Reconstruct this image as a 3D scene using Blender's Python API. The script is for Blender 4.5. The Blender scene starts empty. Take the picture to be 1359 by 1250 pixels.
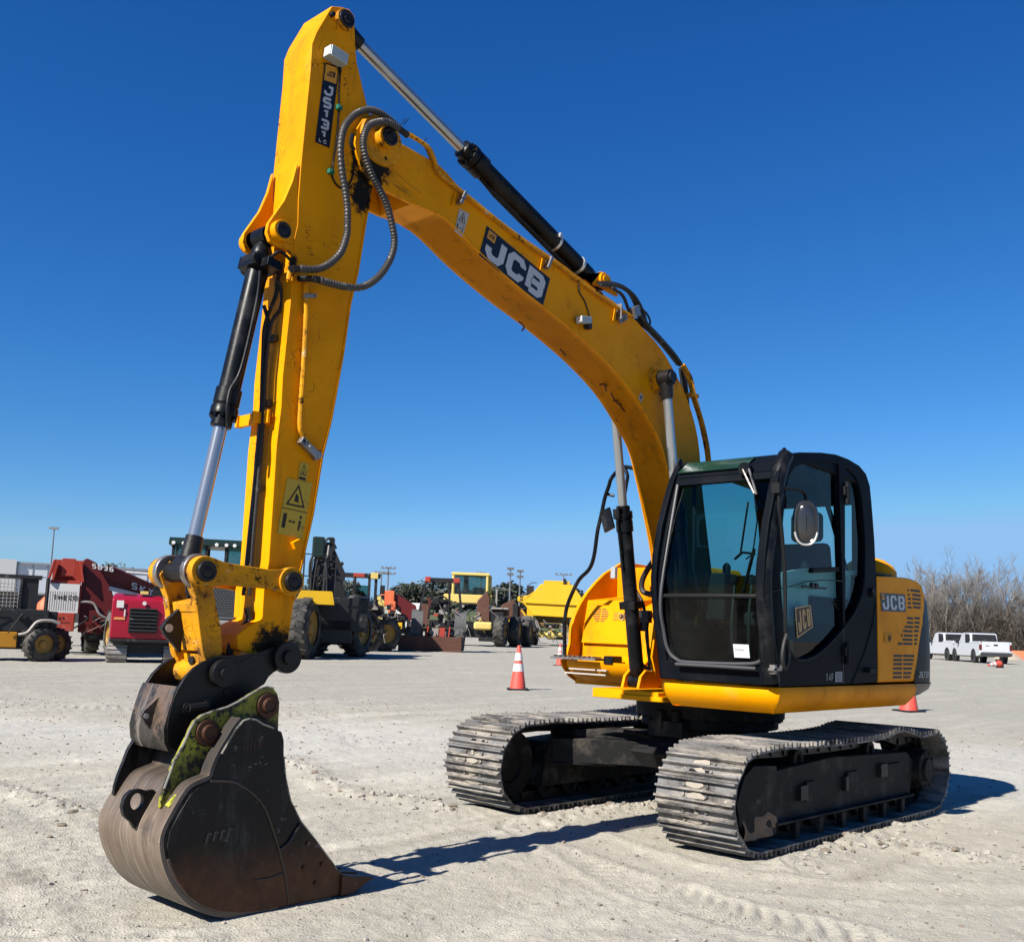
import bpy, math, random, bmesh
import numpy as np
from mathutils import Vector, Matrix, noise
random.seed(7)
R = math.radians
scn = bpy.context.scene
col = scn.collection

# ---------------------------------------------------------------- mesh helpers
def V(*a): return Vector(a)
def frame_for(d):
    d = Vector(d).normalized()
    a = Vector((0, 0, 1)) if abs(d.z) < .9 else Vector((1, 0, 0))
    s = d.cross(a).normalized()
    return s, s.cross(d).normalized(), d
def smooth_path(pts, n=6):
    P = [Vector(p) for p in pts]; out = []
    for i in range(len(P) - 1):
        p0 = P[max(i - 1, 0)]; p1 = P[i]; p2 = P[i + 1]; p3 = P[min(i + 2, len(P) - 1)]
        for k in range(n):
            t = k / n
            out.append(.5 * ((2 * p1) + (-p0 + p2) * t + (2 * p0 - 5 * p1 + 4 * p2 - p3) * t * t + (-p0 + 3 * p1 - 3 * p2 + p3) * t ** 3))
    out.append(P[-1]); return out
class MB:
    def __init__(s): s.v = []; s.f = []; s.m = []
    def add(s, vs, fs, mi=0):
        o = len(s.v); s.v += [tuple(p) for p in vs]
        for f in fs: s.f.append(tuple(i + o for i in f)); s.m.append(mi)
        return s
    def extrude(s, base, vec, mi=0):
        n = len(base); vec = Vector(vec); a = [Vector(p) for p in base]
        nrm = Vector((0, 0, 0))
        for i in range(n): nrm += a[i].cross(a[(i + 1) % n])
        if nrm.dot(vec) > 0: a = a[::-1]
        return s.add(a + [p + vec for p in a], [tuple(range(n)), tuple(range(2 * n - 1, n - 1, -1))] + [(i, i + n, (i + 1) % n + n, (i + 1) % n) for i in range(n)], mi)
    def py(s, prof, y0, y1, mi=0): return s.extrude([(x, y0, z) for x, z in prof], (0, y1 - y0, 0), mi)
    def px(s, prof, x0, x1, mi=0): return s.extrude([(x0, y, z) for y, z in prof], (x1 - x0, 0, 0), mi)
    def pz(s, prof, z0, z1, mi=0): return s.extrude([(x, y, z0) for x, y in prof], (0, 0, z1 - z0), mi)
    def box(s, x0, x1, y0, y1, z0, z1, mi=0):
        return s.pz([(x0, y0), (x1, y0), (x1, y1), (x0, y1)], z0, z1, mi)
    def obox(s, c, ax, ay, az, mi=0):
        c = Vector(c); ax = Vector(ax); ay = Vector(ay); az = Vector(az)
        return s.extrude([c - ax - ay - az, c + ax - ay - az, c + ax + ay - az, c - ax + ay - az], az * 2, mi)
    def cyl(s, p0, p1, r, r2=None, n=20, mi=0):
        p0 = Vector(p0); p1 = Vector(p1); r2 = r if r2 is None else r2
        a, b, d = frame_for(p1 - p0)
        vs = [p0 + (a * math.cos(t) + b * math.sin(t)) * r for t in [2 * math.pi * i / n for i in range(n)]]
        vs += [p1 + (a * math.cos(t) + b * math.sin(t)) * r2 for t in [2 * math.pi * i / n for i in range(n)]]
        return s.add(vs, [tuple(range(n - 1, -1, -1)), tuple(range(n, 2 * n))] + [(i, (i + 1) % n, (i + 1) % n + n, i + n) for i in range(n)][::1], mi)
    def lathe(s, p0, axis, prof, n=24, mi=0, caps=True):   # prof: (distance along axis, radius)
        p0 = Vector(p0); a, b, d = frame_for(axis); vs = []; fs = []
        for (h, r) in prof:
            for i in range(n):
                t = 2 * math.pi * i / n
                vs.append(p0 + d * h + (a * math.cos(t) + b * math.sin(t)) * r)
        for k in range(len(prof) - 1):
            for i in range(n):
                j = (i + 1) % n
                fs.append((k * n + i, k * n + j, (k + 1) * n + j, (k + 1) * n + i))
        if caps and prof[0][1] > 0: fs.append(tuple(range(n - 1, -1, -1)))
        if caps and prof[-1][1] > 0: fs.append(tuple(range((len(prof) - 1) * n, len(prof) * n)))
        return s.add(vs, fs, mi)
    def tube(s, path, r, n=8, mi=0, rf=None):
        P = [Vector(p) for p in path]; L = len(P); vs = []; fs = []
        d = (P[1] - P[0]).normalized(); a, b, _ = frame_for(d)
        for i in range(L):
            t = (P[min(i + 1, L - 1)] - P[max(i - 1, 0)]).normalized()
            a = (a - t * a.dot(t)).normalized(); b = t.cross(a)
            rr = rf(i, L) if rf else r
            for k in range(n):
                w = 2 * math.pi * k / n
                vs.append(P[i] + (a * math.cos(w) + b * math.sin(w)) * rr)
        for i in range(L - 1):
            for k in range(n):
                j = (k + 1) % n
                fs.append((i * n + k, i * n + j, (i + 1) * n + j, (i + 1) * n + k))
        fs.append(tuple(range(n - 1, -1, -1))); fs.append(tuple(range((L - 1) * n, L * n)))
        return s.add(vs, fs, mi)
    def sheet(s, prof, y, mi=0): return s.add([(x, y, z) for x, z in prof], [tuple(range(len(prof)))], mi)
    def xf(s, M):
        s.v = [tuple(M @ Vector(p)) for p in s.v]; return s
    def groups(s):
        """loose pieces, touching ones joined, as lists of face indices"""
        n = len(s.v); par = list(range(n))
        def find(x):
            while par[x] != x: par[x] = par[par[x]]; x = par[x]
            return x
        for f in s.f:
            r0 = find(f[0])
            for i in f[1:]:
                r1 = find(i)
                if r1 != r0: par[r1] = r0
        isl = {}
        for k, f in enumerate(s.f): isl.setdefault(find(f[0]), []).append(k)
        G = []
        for fl in isl.values():
            P = [s.v[i] for k in fl for i in s.f[k]]
            G.append([[min(p[a] for p in P) - .003 for a in range(3)], [max(p[a] for p in P) + .003 for a in range(3)], fl])
        if len(G) > 60: return None
        ch = True
        while ch:
            ch = False
            for i in range(len(G)):
                for j in range(i + 1, len(G)):
                    if all(G[i][0][a] <= G[j][1][a] and G[j][0][a] <= G[i][1][a] for a in range(3)):
                        G[i] = [[min(G[i][0][a], G[j][0][a]) for a in range(3)], [max(G[i][1][a], G[j][1][a]) for a in range(3)], G[i][2] + G[j][2]]; G.pop(j); ch = True; break
                if ch: break
        return [g[2] for g in G]
    def build(s, name, mat, parent=None, bevel=0, sharp=35, seg=2):
        if parent is not None and not any(w in name for w in ('letter', 'decal', 'mark', 'badge', 'louvre', 'grille', 'seam', 'smear', 'chain', 'track', 'slots', 'rib', 'crown', 'trunk', 'notice', 'guard')):
            g = s.groups()
            if g and 1 < len(g) <= 12:
                g.sort(key=lambda q: -len(q)); first = None
                for fl in g:
                    used = sorted({i for k in fl for i in s.f[k]}); mp = {v: n for n, v in enumerate(used)}; q = MB()
                    q.v = [s.v[i] for i in used]; q.f = [tuple(mp[i] for i in s.f[k]) for k in fl]; q.m = [s.m[k] for k in fl]
                    o = q._build(name, mat, parent, bevel, sharp, seg); first = first or o
                return first
        return s._build(name, mat, parent, bevel, sharp, seg)
    def _build(s, name, mat, parent=None, bevel=0, sharp=35, seg=2):
        me = bpy.data.meshes.new(name); me.from_pydata(s.v, [], s.f)
        mats = mat if isinstance(mat, (list, tuple)) else [mat]
        for m in mats: me.materials.append(m)
        me.polygons.foreach_set('material_index', s.m)
        me.polygons.foreach_set('use_smooth', [True] * len(me.polygons))
        bm = bmesh.new(); bm.from_mesh(me); bmesh.ops.recalc_face_normals(bm, faces=bm.faces); bm.to_mesh(me); bm.free()
        me.set_sharp_from_angle(angle=R(sharp))
        o = bpy.data.objects.new(name, me); col.objects.link(o)
        if parent: o.parent = parent
        if bevel:
            b = o.modifiers.new('edge', 'BEVEL'); b.width = bevel; b.segments = seg; b.limit_method = 'ANGLE'; b.angle_limit = R(40); b.harden_normals = True
        return o
def tag(o, label=None, cat=None, group=None, kind=None):
    for k, v in (('label', label), ('category', cat), ('group', group), ('kind', kind)):
        if v: o[k] = v
    return o
def thing(name, label, cat, loc=(0, 0, 0), rz=0, group=None):
    o = bpy.data.objects.new(name, None); col.objects.link(o); o.empty_display_size = .3
    o.location = loc; o.rotation_euler.z = rz
    return tag(o, label, cat, group)
def copy_tree(o, parent=None):
    c = o.copy(); col.objects.link(c)
    if parent: c.parent = parent
    for ch in [k for k in bpy.data.objects if k.parent == o]: copy_tree(ch, c)
    return c
def arc(cx, cz, r, a0, a1, n): return [(cx + r * math.cos(R(a0 + (a1 - a0) * i / n)), cz + r * math.sin(R(a0 + (a1 - a0) * i / n))) for i in range(n + 1)]

# ---------------------------------------------------------------- materials
def nd(nt, typ, **kw):
    n = nt.nodes.new(typ)
    for k, v in kw.items():
        if k[0] == 'i' and k[1:].isdigit(): n.inputs[int(k[1:])].default_value = v
        elif k in n.inputs: n.inputs[k].default_value = v
        else: setattr(n, k, v)
    return n
def rgba(c): return (c[0], c[1], c[2], 1)
def ramp(nt, src, lo, hi):
    m = nd(nt, 'ShaderNodeMapRange'); m.inputs[1].default_value = lo; m.inputs[2].default_value = hi; m.clamp = True
    nt.links.new(src, m.inputs[0]); return m.outputs[0]
def noisef(nt, co, scale, detail=5, rough=.6, dist=0):
    n = nd(nt, 'ShaderNodeTexNoise'); n.inputs['Scale'].default_value = scale; n.inputs['Detail'].default_value = detail
    n.inputs['Roughness'].default_value = rough; n.inputs['Distortion'].default_value = dist
    nt.links.new(co, n.inputs['Vector']); return n.outputs['Fac']
def mixc(nt, f, a, b):
    m = nd(nt, 'ShaderNodeMix', data_type='RGBA')
    for sock, v in ((m.inputs[0], f), (m.inputs[6], a), (m.inputs[7], b)):
        if isinstance(v, bpy.types.NodeSocket): nt.links.new(v, sock)
        elif isinstance(v, (int, float)): sock.default_value = v
        else: sock.default_value = rgba(v)
    return m.outputs[2]
def mth(nt, op, a, b=0.0):
    m = nd(nt, 'ShaderNodeMath', operation=op)
    for s, v in ((m.inputs[0], a), (m.inputs[1], b)):
        if isinstance(v, bpy.types.NodeSocket): nt.links.new(v, s)
        else: s.default_value = v
    return m.outputs[0]
def pm(name, c, rough=.5, metal=0, var=.15, vs=3, layers=(), bump=0, bs=60, coat=0, spec=.35, stretch=None, cracks=None, blots=()):
    """painted / dirty surface. layers: (colour, noise scale, lo, hi, extra roughness[, stretch])"""
    if not metal: c = tuple(x * .70 for x in c); layers = [(tuple(x * .70 for x in L[0]),) + tuple(L[1:]) for L in layers]
    m = bpy.data.materials.new(name); m.use_nodes = True; nt = m.node_tree; b = nt.nodes['Principled BSDF']
    co = nd(nt, 'ShaderNodeTexCoord').outputs['Object']
    def stretched(s):
        mp = nd(nt, 'ShaderNodeMapping'); mp.inputs['Scale'].default_value = s; nt.links.new(co, mp.inputs[0]); return mp.outputs[0]
    cc = mixc(nt, noisef(nt, co, vs), tuple(x * (1 - var) for x in c), tuple(min(1, x * (1 + var)) for x in c))
    rr = rough
    for L in layers:
        lc, ls, lo, hi, er = L[:5]
        f = ramp(nt, noisef(nt, stretched(L[5]) if len(L) > 5 else co, ls, 8, .65), lo, hi)
        cc = mixc(nt, f, cc, lc)
        rr = mth(nt, 'ADD', rr, mth(nt, 'MULTIPLY', f, er))
    if cracks:
        sc, w, lo, hi, ccol = cracks
        vo = nd(nt, 'ShaderNodeTexVoronoi', feature='DISTANCE_TO_EDGE'); vo.inputs['Scale'].default_value = sc
        wn = nd(nt, 'ShaderNodeTexNoise'); wn.inputs['Scale'].default_value = sc * 1.5; nt.links.new(co, wn.inputs['Vector'])
        va = nd(nt, 'ShaderNodeVectorMath', operation='MULTIPLY_ADD'); nt.links.new(wn.outputs['Color'], va.inputs[0]); va.inputs[1].default_value = (.35, .35, .35); nt.links.new(co, va.inputs[2])
        nt.links.new(va.outputs[0], vo.inputs['Vector'])
        f = mth(nt, 'MULTIPLY', mth(nt, 'LESS_THAN', vo.outputs['Distance'], w), ramp(nt, noisef(nt, co, 2.2), lo, hi))
        cc = mixc(nt, f, cc, ccol)
    for (bx, by, bz), br in blots:      # oily stains with a shape of their own
        vd = nd(nt, 'ShaderNodeVectorMath', operation='DISTANCE'); nt.links.new(co, vd.inputs[0]); vd.inputs[1].default_value = (bx, by, bz)
        f = ramp(nt, mth(nt, 'ADD', mth(nt, 'DIVIDE', vd.outputs['Value'], br), mth(nt, 'MULTIPLY', noisef(nt, co, 20, 8, .75), 2.0)), 1.68, 1.42)
        cc = mixc(nt, f, cc, (.014, .010, .006))
    nt.links.new(cc, b.inputs['Base Color'])
    if isinstance(rr, bpy.types.NodeSocket): nt.links.new(rr, b.inputs['Roughness'])
    else: b.inputs['Roughness'].default_value = rr
    b.inputs['Metallic'].default_value = metal; b.inputs['Specular IOR Level'].default_value = spec
    if coat: b.inputs['Coat Weight'].default_value = coat; b.inputs['Coat Roughness'].default_value = .15
    if bump:
        bn = nd(nt, 'ShaderNodeBump'); bn.inputs['Strength'].default_value = 1; bn.inputs['Distance'].default_value = bump
        nt.links.new(noisef(nt, co, bs, 6, .6), bn.inputs['Height']); nt.links.new(bn.outputs[0], b.inputs['Normal'])
    return m
def glassm(name, tint, gloss=.08, rough=.02, haze=0.0, hc=(.5, .5, .5)):
    m = bpy.data.materials.new(name); m.use_nodes = True; nt = m.node_tree; nt.nodes.clear()
    out = nd(nt, 'ShaderNodeOutputMaterial'); tr = nd(nt, 'ShaderNodeBsdfTransparent'); tr.inputs[0].default_value = rgba(tint)
    gl = nd(nt, 'ShaderNodeBsdfGlossy'); gl.inputs['Roughness'].default_value = rough
    lw = nd(nt, 'ShaderNodeLayerWeight'); fr = mth(nt, 'ADD', mth(nt, 'MULTIPLY', mth(nt, 'POWER', lw.outputs['Facing'], 4.0), .5), .018)
    mx = nd(nt, 'ShaderNodeMixShader'); nt.links.new(fr, mx.inputs[0]); nt.links.new(tr.outputs[0], mx.inputs[1]); nt.links.new(gl.outputs[0], mx.inputs[2])
    last = mx.outputs[0]
    if haze:
        df = nd(nt, 'ShaderNodeBsdfDiffuse'); df.inputs[0].default_value = rgba(hc)
        m2 = nd(nt, 'ShaderNodeMixShader'); co = nd(nt, 'ShaderNodeTexCoord').outputs['Object']
        nt.links.new(mth(nt, 'MULTIPLY', ramp(nt, noisef(nt, co, 3, 6), .3, .7), haze), m2.inputs[0]); nt.links.new(last, m2.inputs[1]); nt.links.new(df.outputs[0], m2.inputs[2]); last = m2.outputs[0]
    nt.links.new(last, out.inputs[0]); return m
DUST = (.42, .37, .30); GREASE = (.012, .010, .008); RUST = (.11, .045, .02)
M = {}
YEL = (1.0, .385, .0004)
M['yellow'] = pm('yellow_paint', YEL, .45, spec=.08, var=.06, layers=[((.62, .20, .002), 1.2, .45, .8, .1), ((.50, .20, .01), 5, .56, .72, .2, (1, 1, .14)), ((.66, .36, .05), 3, .60, .85, .3), (GREASE, 9, .70, .76, .2), (DUST, 14, .66, .9, .3)], bump=.0006, bs=25)
M['yellow_dirty'] = pm('worn_yellow_paint', (.88, .37, .004), .5, spec=.12, var=.12, layers=[((.36, .17, .03), 3.5, .42, .75, .2), (RUST, 9, .56, .64, .3), (GREASE, 13, .61, .67, .2), ((.75, .62, .45), 8, .60, .72, .4)], bump=.0015, bs=40, cracks=(9, .022, .42, .55, (.05, .022, .008)))
M['yellow_stick'] = pm('stick_paint', YEL, .45, spec=.08, var=.07, layers=[((.62, .20, .002), 1.2, .45, .8, .1), ((.50, .20, .01), 6, .57, .72, .2, (1, 1, .10)), ((.66, .36, .05), 3, .62, .85, .3), (GREASE, 14, .72, .75, .2)], bump=.0006, bs=25, cracks=(5.5, .008, .52, .58, (.10, .035, .01)), blots=[(p, r) for p, r in zip([(3.867, 0.085, 3.995), (3.918, 0.085, 3.838), (4.33, 0.085, 1.228), (4.381, 0.085, 3.303)], (.24, .15, .2, .10))])
M['boom_yellow'] = pm('boom_paint', YEL, .45, spec=.08, var=.06, layers=[((.62, .20, .002), 1.2, .45, .8, .1), ((.50, .20, .01), 5, .56, .72, .2), ((.66, .36, .05), 3, .60, .85, .3), (GREASE, 9, .70, .76, .2), (DUST, 14, .66, .9, .3)], bump=.0006, bs=25, cracks=(4, .006, .56, .6, (.12, .04, .01)), blots=[(p, r) for p, r in zip([(3.839, 0.11, 4.044), (3.933, 0.11, 3.927), (0.896, 0.11, 3.267), (1.727, 0.11, 3.867)], (.20, .12, .12, .10))])
M['black'] = pm('black_paint', (.006, .007, .009), .34, spec=.15, var=.2, layers=[((.05, .05, .05), 5, .5, .85, .3), (DUST, 30, .72, .8, .4)], bump=.0004)
M['black_cab'] = pm('cab_paint', (.006, .008, .012), .42, spec=.03, var=.15, layers=[((.016, .017, .02), 3, .5, .9, .25)])
M['plastic'] = pm('dark_plastic', (.014, .015, .016), .6, spec=.12, var=.2, layers=[(DUST, 12, .62, .95, .2)])
M['grey_panel'] = pm('grey_panel', (.20, .21, .21), .6, var=.1)
M['rubber'] = pm('hose_rubber', (.018, .017, .016), .55, var=.3, layers=[(DUST, 20, .6, .9, .3)])
M['chrome'] = pm('chromed_rod', (.34, .35, .36), .2, .75, spec=.6, var=.05)
M['steel'] = pm('worn_steel', (.30, .28, .26), .42, .85, var=.25, layers=[(RUST, 9, .5, .7, .3), (GREASE, 13, .58, .66, 0)], bump=.001)
M['dark_steel'] = pm('greasy_steel', (.011, .010, .010), .42, .2, spec=.3, var=.4, layers=[(RUST, 5, .6, .85, .3), ((.16, .14, .12), 12, .66, .8, .3), (DUST, 20, .72, .82, .4)], bump=.002, bs=30)
M['bright'] = pm('zinc_bracket', (.55, .55, .52), .35, .6, var=.15)
M['decal_black'] = pm('black_decal', (.012, .012, .016), .35, var=.1)
M['decal_white'] = pm('white_decal', (.60, .61, .64), .45, var=.06)
M['decal_orange'] = pm('orange_decal', (.75, .33, .02), .45, var=.06)
M['sticker_yellow'] = pm('warning_sticker', (.62, .42, .03), .5, var=.2, layers=[((.3, .2, .05), 15, .6, .7, .2)])
M['sticker_white'] = pm('pale_sticker', (.55, .50, .45), .5, var=.1)
M['lettering_dark'] = pm('dark_lettering', (.03, .02, .015), .6)
M['lettering_grey'] = pm('grey_lettering', (.36, .36, .38), .6)
M['shoe'] = pm('track_steel', (.175, .17, .165), .5, 0, spec=.6, var=.35, vs=14, layers=[((.05, .045, .04), 7, .46, .56, .2, (1, .35, 1)), ((.36, .32, .265), 9, .49, .60, .4, (1, .3, 1)), ((.20, .18, .165), 40, .52, .66, .3), ((.55, .50, .42), 25, .62, .7, .3)], bump=.003, bs=50)
M['track_frame'] = pm('dusty_black_frame', (.012, .012, .012), .7, spec=.2, var=.3, layers=[((.20, .17, .14), 4, .52, .9, .3), ((.26, .17, .09), 9, .68, .85, .3)], bump=.002, bs=20)
M['mud'] = pm('caked_mud', (.30, .20, .12), .95, var=.3, vs=8, bump=.01, bs=25)
M['pale_mud'] = pm('packed_pale_mud', (.40, .355, .29), .95, var=.25, vs=20, bump=.006, bs=60)
M['glass'] = glassm('cab_glass', (.37, .62, .62))
M['glass_low'] = glassm('lower_cab_glass', (.40, .52, .50), haze=.012)
M['lamp_glass'] = pm('lamp_lens', (.55, .56, .55), .15, .3, var=.05)
M['grey_box'] = pm('lamp_housing', (.33, .37, .35), .4, .2, var=.1)
M['green_clip'] = pm('green_clip', (.01, .16, .10), .5)
M['seat'] = pm('seat_fabric', (.02, .021, .024), .8, var=.2)
M['roof_green'] = pm('roof_hatch_tint', (.012, .04, .028), .18, var=.4, vs=2, layers=[((.10, .13, .11), 6, .5, .8, .3, (1, .3, 4))])
# bucket paints
def bucket_mat():
    m = pm('bucket_steel', (.007, .007, .008), .36, 0, spec=.22, var=.4, vs=6, layers=[((.055, .05, .046), 7, .54, .70, .2, (1.6, 1, .5)), ((.16, .15, .14), 14, .62, .70, .1, (1, 1, 1.5)), ((.45, .42, .38), 34, .70, .74, .1)], bump=.002, bs=24)
    nt = m.node_tree; b = nt.nodes['Principled BSDF']; old = b.inputs['Base Color'].links[0].from_socket
    co = nd(nt, 'ShaderNodeTexCoord').outputs['Object']; sp = nd(nt, 'ShaderNodeSeparateXYZ'); nt.links.new(co, sp.inputs[0])
    h = mth(nt, 'ADD', sp.outputs[2], mth(nt, 'MULTIPLY', noisef(nt, co, 5), .28))
    f = mth(nt, 'MULTIPLY', ramp(nt, h, .46, .28), .92)
    rc = mixc(nt, ramp(nt, noisef(nt, co, 18, 8, .7), .35, .7), (.060, .022, .010), (.115, .045, .020))
    nt.links.new(mixc(nt, f, old, rc), b.inputs['Base Color']); return m
M['bucket'] = bucket_mat()
M['bucket_back'] = pm('worn_bucket_shell', (.20, .15, .11), .45, 0, spec=.4, var=.3, vs=4, layers=[((.12, .085, .06), 2.4, .40, .70, .1, (1.0, 2.5, 1.0)), ((.36, .30, .245), 2.2, .54, .70, -.1, (.8, 22, .8)), ((.09, .065, .05), 2.2, .55, .72, .1, (.7, 30, .7)), ((.030, .028, .028), 2.2, .54, .70, .1), ((.12, .05, .02), 3.5, .58, .7, .2), ((.4, .36, .3), 40, .66, .72, .1)], bump=.003, bs=14)
def blacken_top(m, lo, hi):      # remaining black paint on the upper part of the shell, worn away below
    nt = m.node_tree; b = nt.nodes['Principled BSDF']; old = b.inputs['Base Color'].links[0].from_socket
    co = nd(nt, 'ShaderNodeTexCoord').outputs['Object']; sp = nd(nt, 'ShaderNodeSeparateXYZ'); nt.links.new(co, sp.inputs[0])
    mp = nd(nt, 'ShaderNodeMapping'); mp.inputs['Scale'].default_value = (1, 9, 1); nt.links.new(co, mp.inputs[0])
    h = mth(nt, 'ADD', sp.outputs[2], mth(nt, 'MULTIPLY', noisef(nt, mp.outputs[0], 2.2, 8, .7), .5))
    nt.links.new(mixc(nt, mth(nt, 'MULTIPLY', ramp(nt, h, lo, hi), .86), old, (.020, .018, .017)), b.inputs['Base Color'])
blacken_top(M['bucket_back'], .72, .95)
M['ear_green'] = pm('sprayed_green_ear', (.42, .40, .02), .5, var=.2, layers=[((.13, .125, .03), 3, .40, .6, .1), ((.013, .013, .011), 4, .49, .56, .1), ((.016, .016, .013), 28, .55, .58, .1), ((.12, .12, .02), 8, .6, .8, .1)], bump=.001)
M['lime'] = pm('lime_paint', (.85, .85, .08), .5, var=.25, layers=[((.3, .3, .03), 14, .5, .6, .1)])
M['tooth'] = pm('rusty_tooth', (.055, .022, .011), .55, .3, var=.3, layers=[((.3, .25, .2), 12, .62, .8, .1)], bump=.001)
M['coupler_worn'] = pm('worn_coupler', (.035, .03, .027), .42, 0, spec=.4, var=.4, layers=[((.30, .27, .24), 3, .52, .72, .1, (.6, 12, .6)), ((.14, .09, .06), 4, .5, .62, .1), (GREASE, 7, .55, .62, 0), (RUST, 9, .6, .8, .2)], bump=.0015)

# ---------------------------------------------------------------- lettering made of strokes (unit cell about 1 x 1)
GL = {
 'J': [[(.45, 1), (.98, 1), (.98, .02 + .22), (.76, 0), (.22, 0), (0, .22), (0, .42)]],
 'j': [[(1, 1.06), (1, .22), (.78, 0), (.24, 0), (0, .22), (0, .46)]],
 'C': [[(1, .70), (1, .80), (.80, 1), (.2, 1), (0, .8), (0, .2), (.2, 0), (.80, 0), (1, .2), (1, .30)]],
 'B': [[(0, 0), (0, 1), (.8, 1), (1, .86), (1, .62), (.86, .51), (.16, .51)], [(.86, .51), (1, .38), (1, .14), (.8, 0), (.14, 0)]],
 'S': [[(1, 1), (.15, 1), (0, .88), (0, .62), (.15, .5), (.85, .5), (1, .38), (1, .12), (.85, 0), (0, 0)]],
 '1': [[(.2, .86), (.62, 1), (.62, 0)]], '3': [[(0, 1), (.85, 1), (1, .88), (1, .62), (.88, .5), (.3, .5)], [(.88, .5), (1, .38), (1, .12), (.85, 0), (0, 0)]],
 '6': [[(.95, 1), (.2, 1), (0, .85), (0, .14), (.2, 0), (.8, 0), (1, .14), (1, .42), (.85, .55), (.15, .55)]],
 '5': [[(1, 1), (0, 1), (0, .55), (.85, .55), (1, .42), (1, .13), (.85, 0), (0, 0)]], '0': [[(.5, 1), (.1, 1), (0, .85), (0, .15), (.1, 0), (.9, 0), (1, .15), (1, .85), (.9, 1), (.62, 1)]],
 'O': [[(.5, 1), (.1, 1), (0, .9), (0, .1), (.1, 0), (.9, 0), (1, .1), (1, .9), (.9, 1), (.62, 1)]],
 'T': [[(0, 1), (1, 1)], [(.5, .94), (.5, 0)]], 'H': [[(0, 0), (0, 1)], [(1, 0), (1, 1)], [(.06, .5), (.94, .5)]],
 'E': [[(1, 1), (0, 1), (0, 0), (1, 0)], [(.08, .5), (.8, .5)]], 'K': [[(0, 0), (0, 1)], [(1, 1), (.12, .5), (1, 0)]],
 'Y': [[(0, 1), (.5, .5), (1, 1)], [(.5, .46), (.5, 0)]], '4': [[(.75, 0), (.75, 1), (0, .3), (1, .3)]], 'F': [[(1, 1), (0, 1), (0, 0)], [(.08, .5), (.8, .5)]],
 'L': [[(0, 1), (0, 0), (.9, 0)]], 'R': [[(0, 0), (0, 1), (.9, 1), (1, .85), (1, .6), (.88, .5), (.1, .5)], [(.5, .46), (1, 0)]],
 'A': [[(0, 0), (.5, 1), (1, 0)], [(.22, .32), (.78, .32)]], 'N': [[(0, 0), (0, 1), (1, 0), (1, 1)]], 'I': [[(.5, 0), (.5, 1)]], 'k': [[(0, 0), (0, 1)], [(.9, .6), (.12, .3), (.9, 0)]],
 'r': [[(0, 0), (0, .62), (.7, .62)]], 'a': [[(0, .62), (.8, .62), (.9, .5), (.9, 0), (.1, 0), (0, .12), (0, .3), (.8, .34)]], 'z': [[(0, .62), (.9, .62), (0, 0), (.9, 0)]],
}
def ribbon(pts, t):
    """mitred flat ribbon: list of left/right points"""
    P = [Vector((x, y, 0)) for x, y in pts]; L = []
    for i, p in enumerate(P):
        d0 = (p - P[i - 1]).normalized() if i else None; d1 = (P[i + 1] - p).normalized() if i < len(P) - 1 else None
        if d0 is None: n = Vector((-d1.y, d1.x, 0)); k = 1
        elif d1 is None: n = Vector((-d0.y, d0.x, 0)); k = 1
        else:
            n0 = Vector((-d0.y, d0.x, 0)); n1 = Vector((-d1.y, d1.x, 0)); n = (n0 + n1).normalized(); k = 1 / max(.5, n.dot(n0))
        L.append((p + n * t / 2 * k, p - n * t / 2 * k))
    return L
def letters(mb, text, fn, w=1.0, gap=.35, t=.2, hgt=.0012, mi=0):
    """fn(u, v, h) -> world point, u along the line in letter heights, v up 0..1, h height above the face"""
    x = 0; k = 0
    for ch in text:
        if ch == ' ': x += w * .6; continue
        for st in GL[ch]:
            pts = [(x + t / 2 + p[0] * (w - t), t / 2 + p[1] * (1 - t)) for p in st]
            q = ribbon(pts, t); vs = []; fs = []
            hh = hgt + .0004 * (k % 3); k += 1
            for a, b in q: vs += [fn(a.x, a.y, hh), fn(b.x, b.y, hh)]
            for i in range(len(q) - 1): fs.append((2 * i, 2 * i + 1, 2 * i + 3, 2 * i + 2))
            mb.add(vs, fs, mi)
        x += w + gap
    return x - gap
def quad_fn(P0, Pu, Pv, Puv=None):
    """bilinear patch mapping; corners are 3-D"""
    P0 = Vector(P0); Pu = Vector(Pu); Pv = Vector(Pv); Puv = Vector(Puv) if Puv else Pu + Pv - P0
    n = (Pu - P0).cross(Pv - P0).normalized()
    def f(u, v, h=0): return P0 * (1 - u) * (1 - v) + Pu * u * (1 - v) + Pv * (1 - u) * v + Puv * u * v + n * h
    return f
def patch(mb, fn, us=(0, 1), vs=(0, 1), h=.002, mi=0):
    mb.add([fn(us[0], vs[0], h), fn(us[1], vs[0], h), fn(us[1], vs[1], h), fn(us[0], vs[1], h)], [(0, 1, 2, 3)], mi); return mb
def jcb_decal(parent, fn, aspect, yellow_badge=True, name='maker_decal'):
    mb = MB(); patch(mb, fn, h=.002)
    mats = [M['decal_black'], M['decal_white'], M['decal_orange']]
    H = .80; mx = .05
    W = (1 - 2 * mx) * aspect / H
    lw = (W - 2 * .1) / 3
    def g(u, v, h): return fn(mx + u * H / aspect, .1 + v * H, h)
    letters(mb, 'jCB', lambda u, v, h: g(u, v, h + .002), w=lw, gap=.1, t=.25 if aspect > 2 else .15, mi=1)
    if yellow_badge:
        patch(mb, fn, (.035, .15), (.66, .94), .0036, 2); letters(mb, 'jCB', lambda u, v, h: fn(.055 + u * .022, .74 + v * .12, h + .004), w=.9, gap=.35, t=.25, mi=0)
    return mb.build(name, mats, parent)

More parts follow.
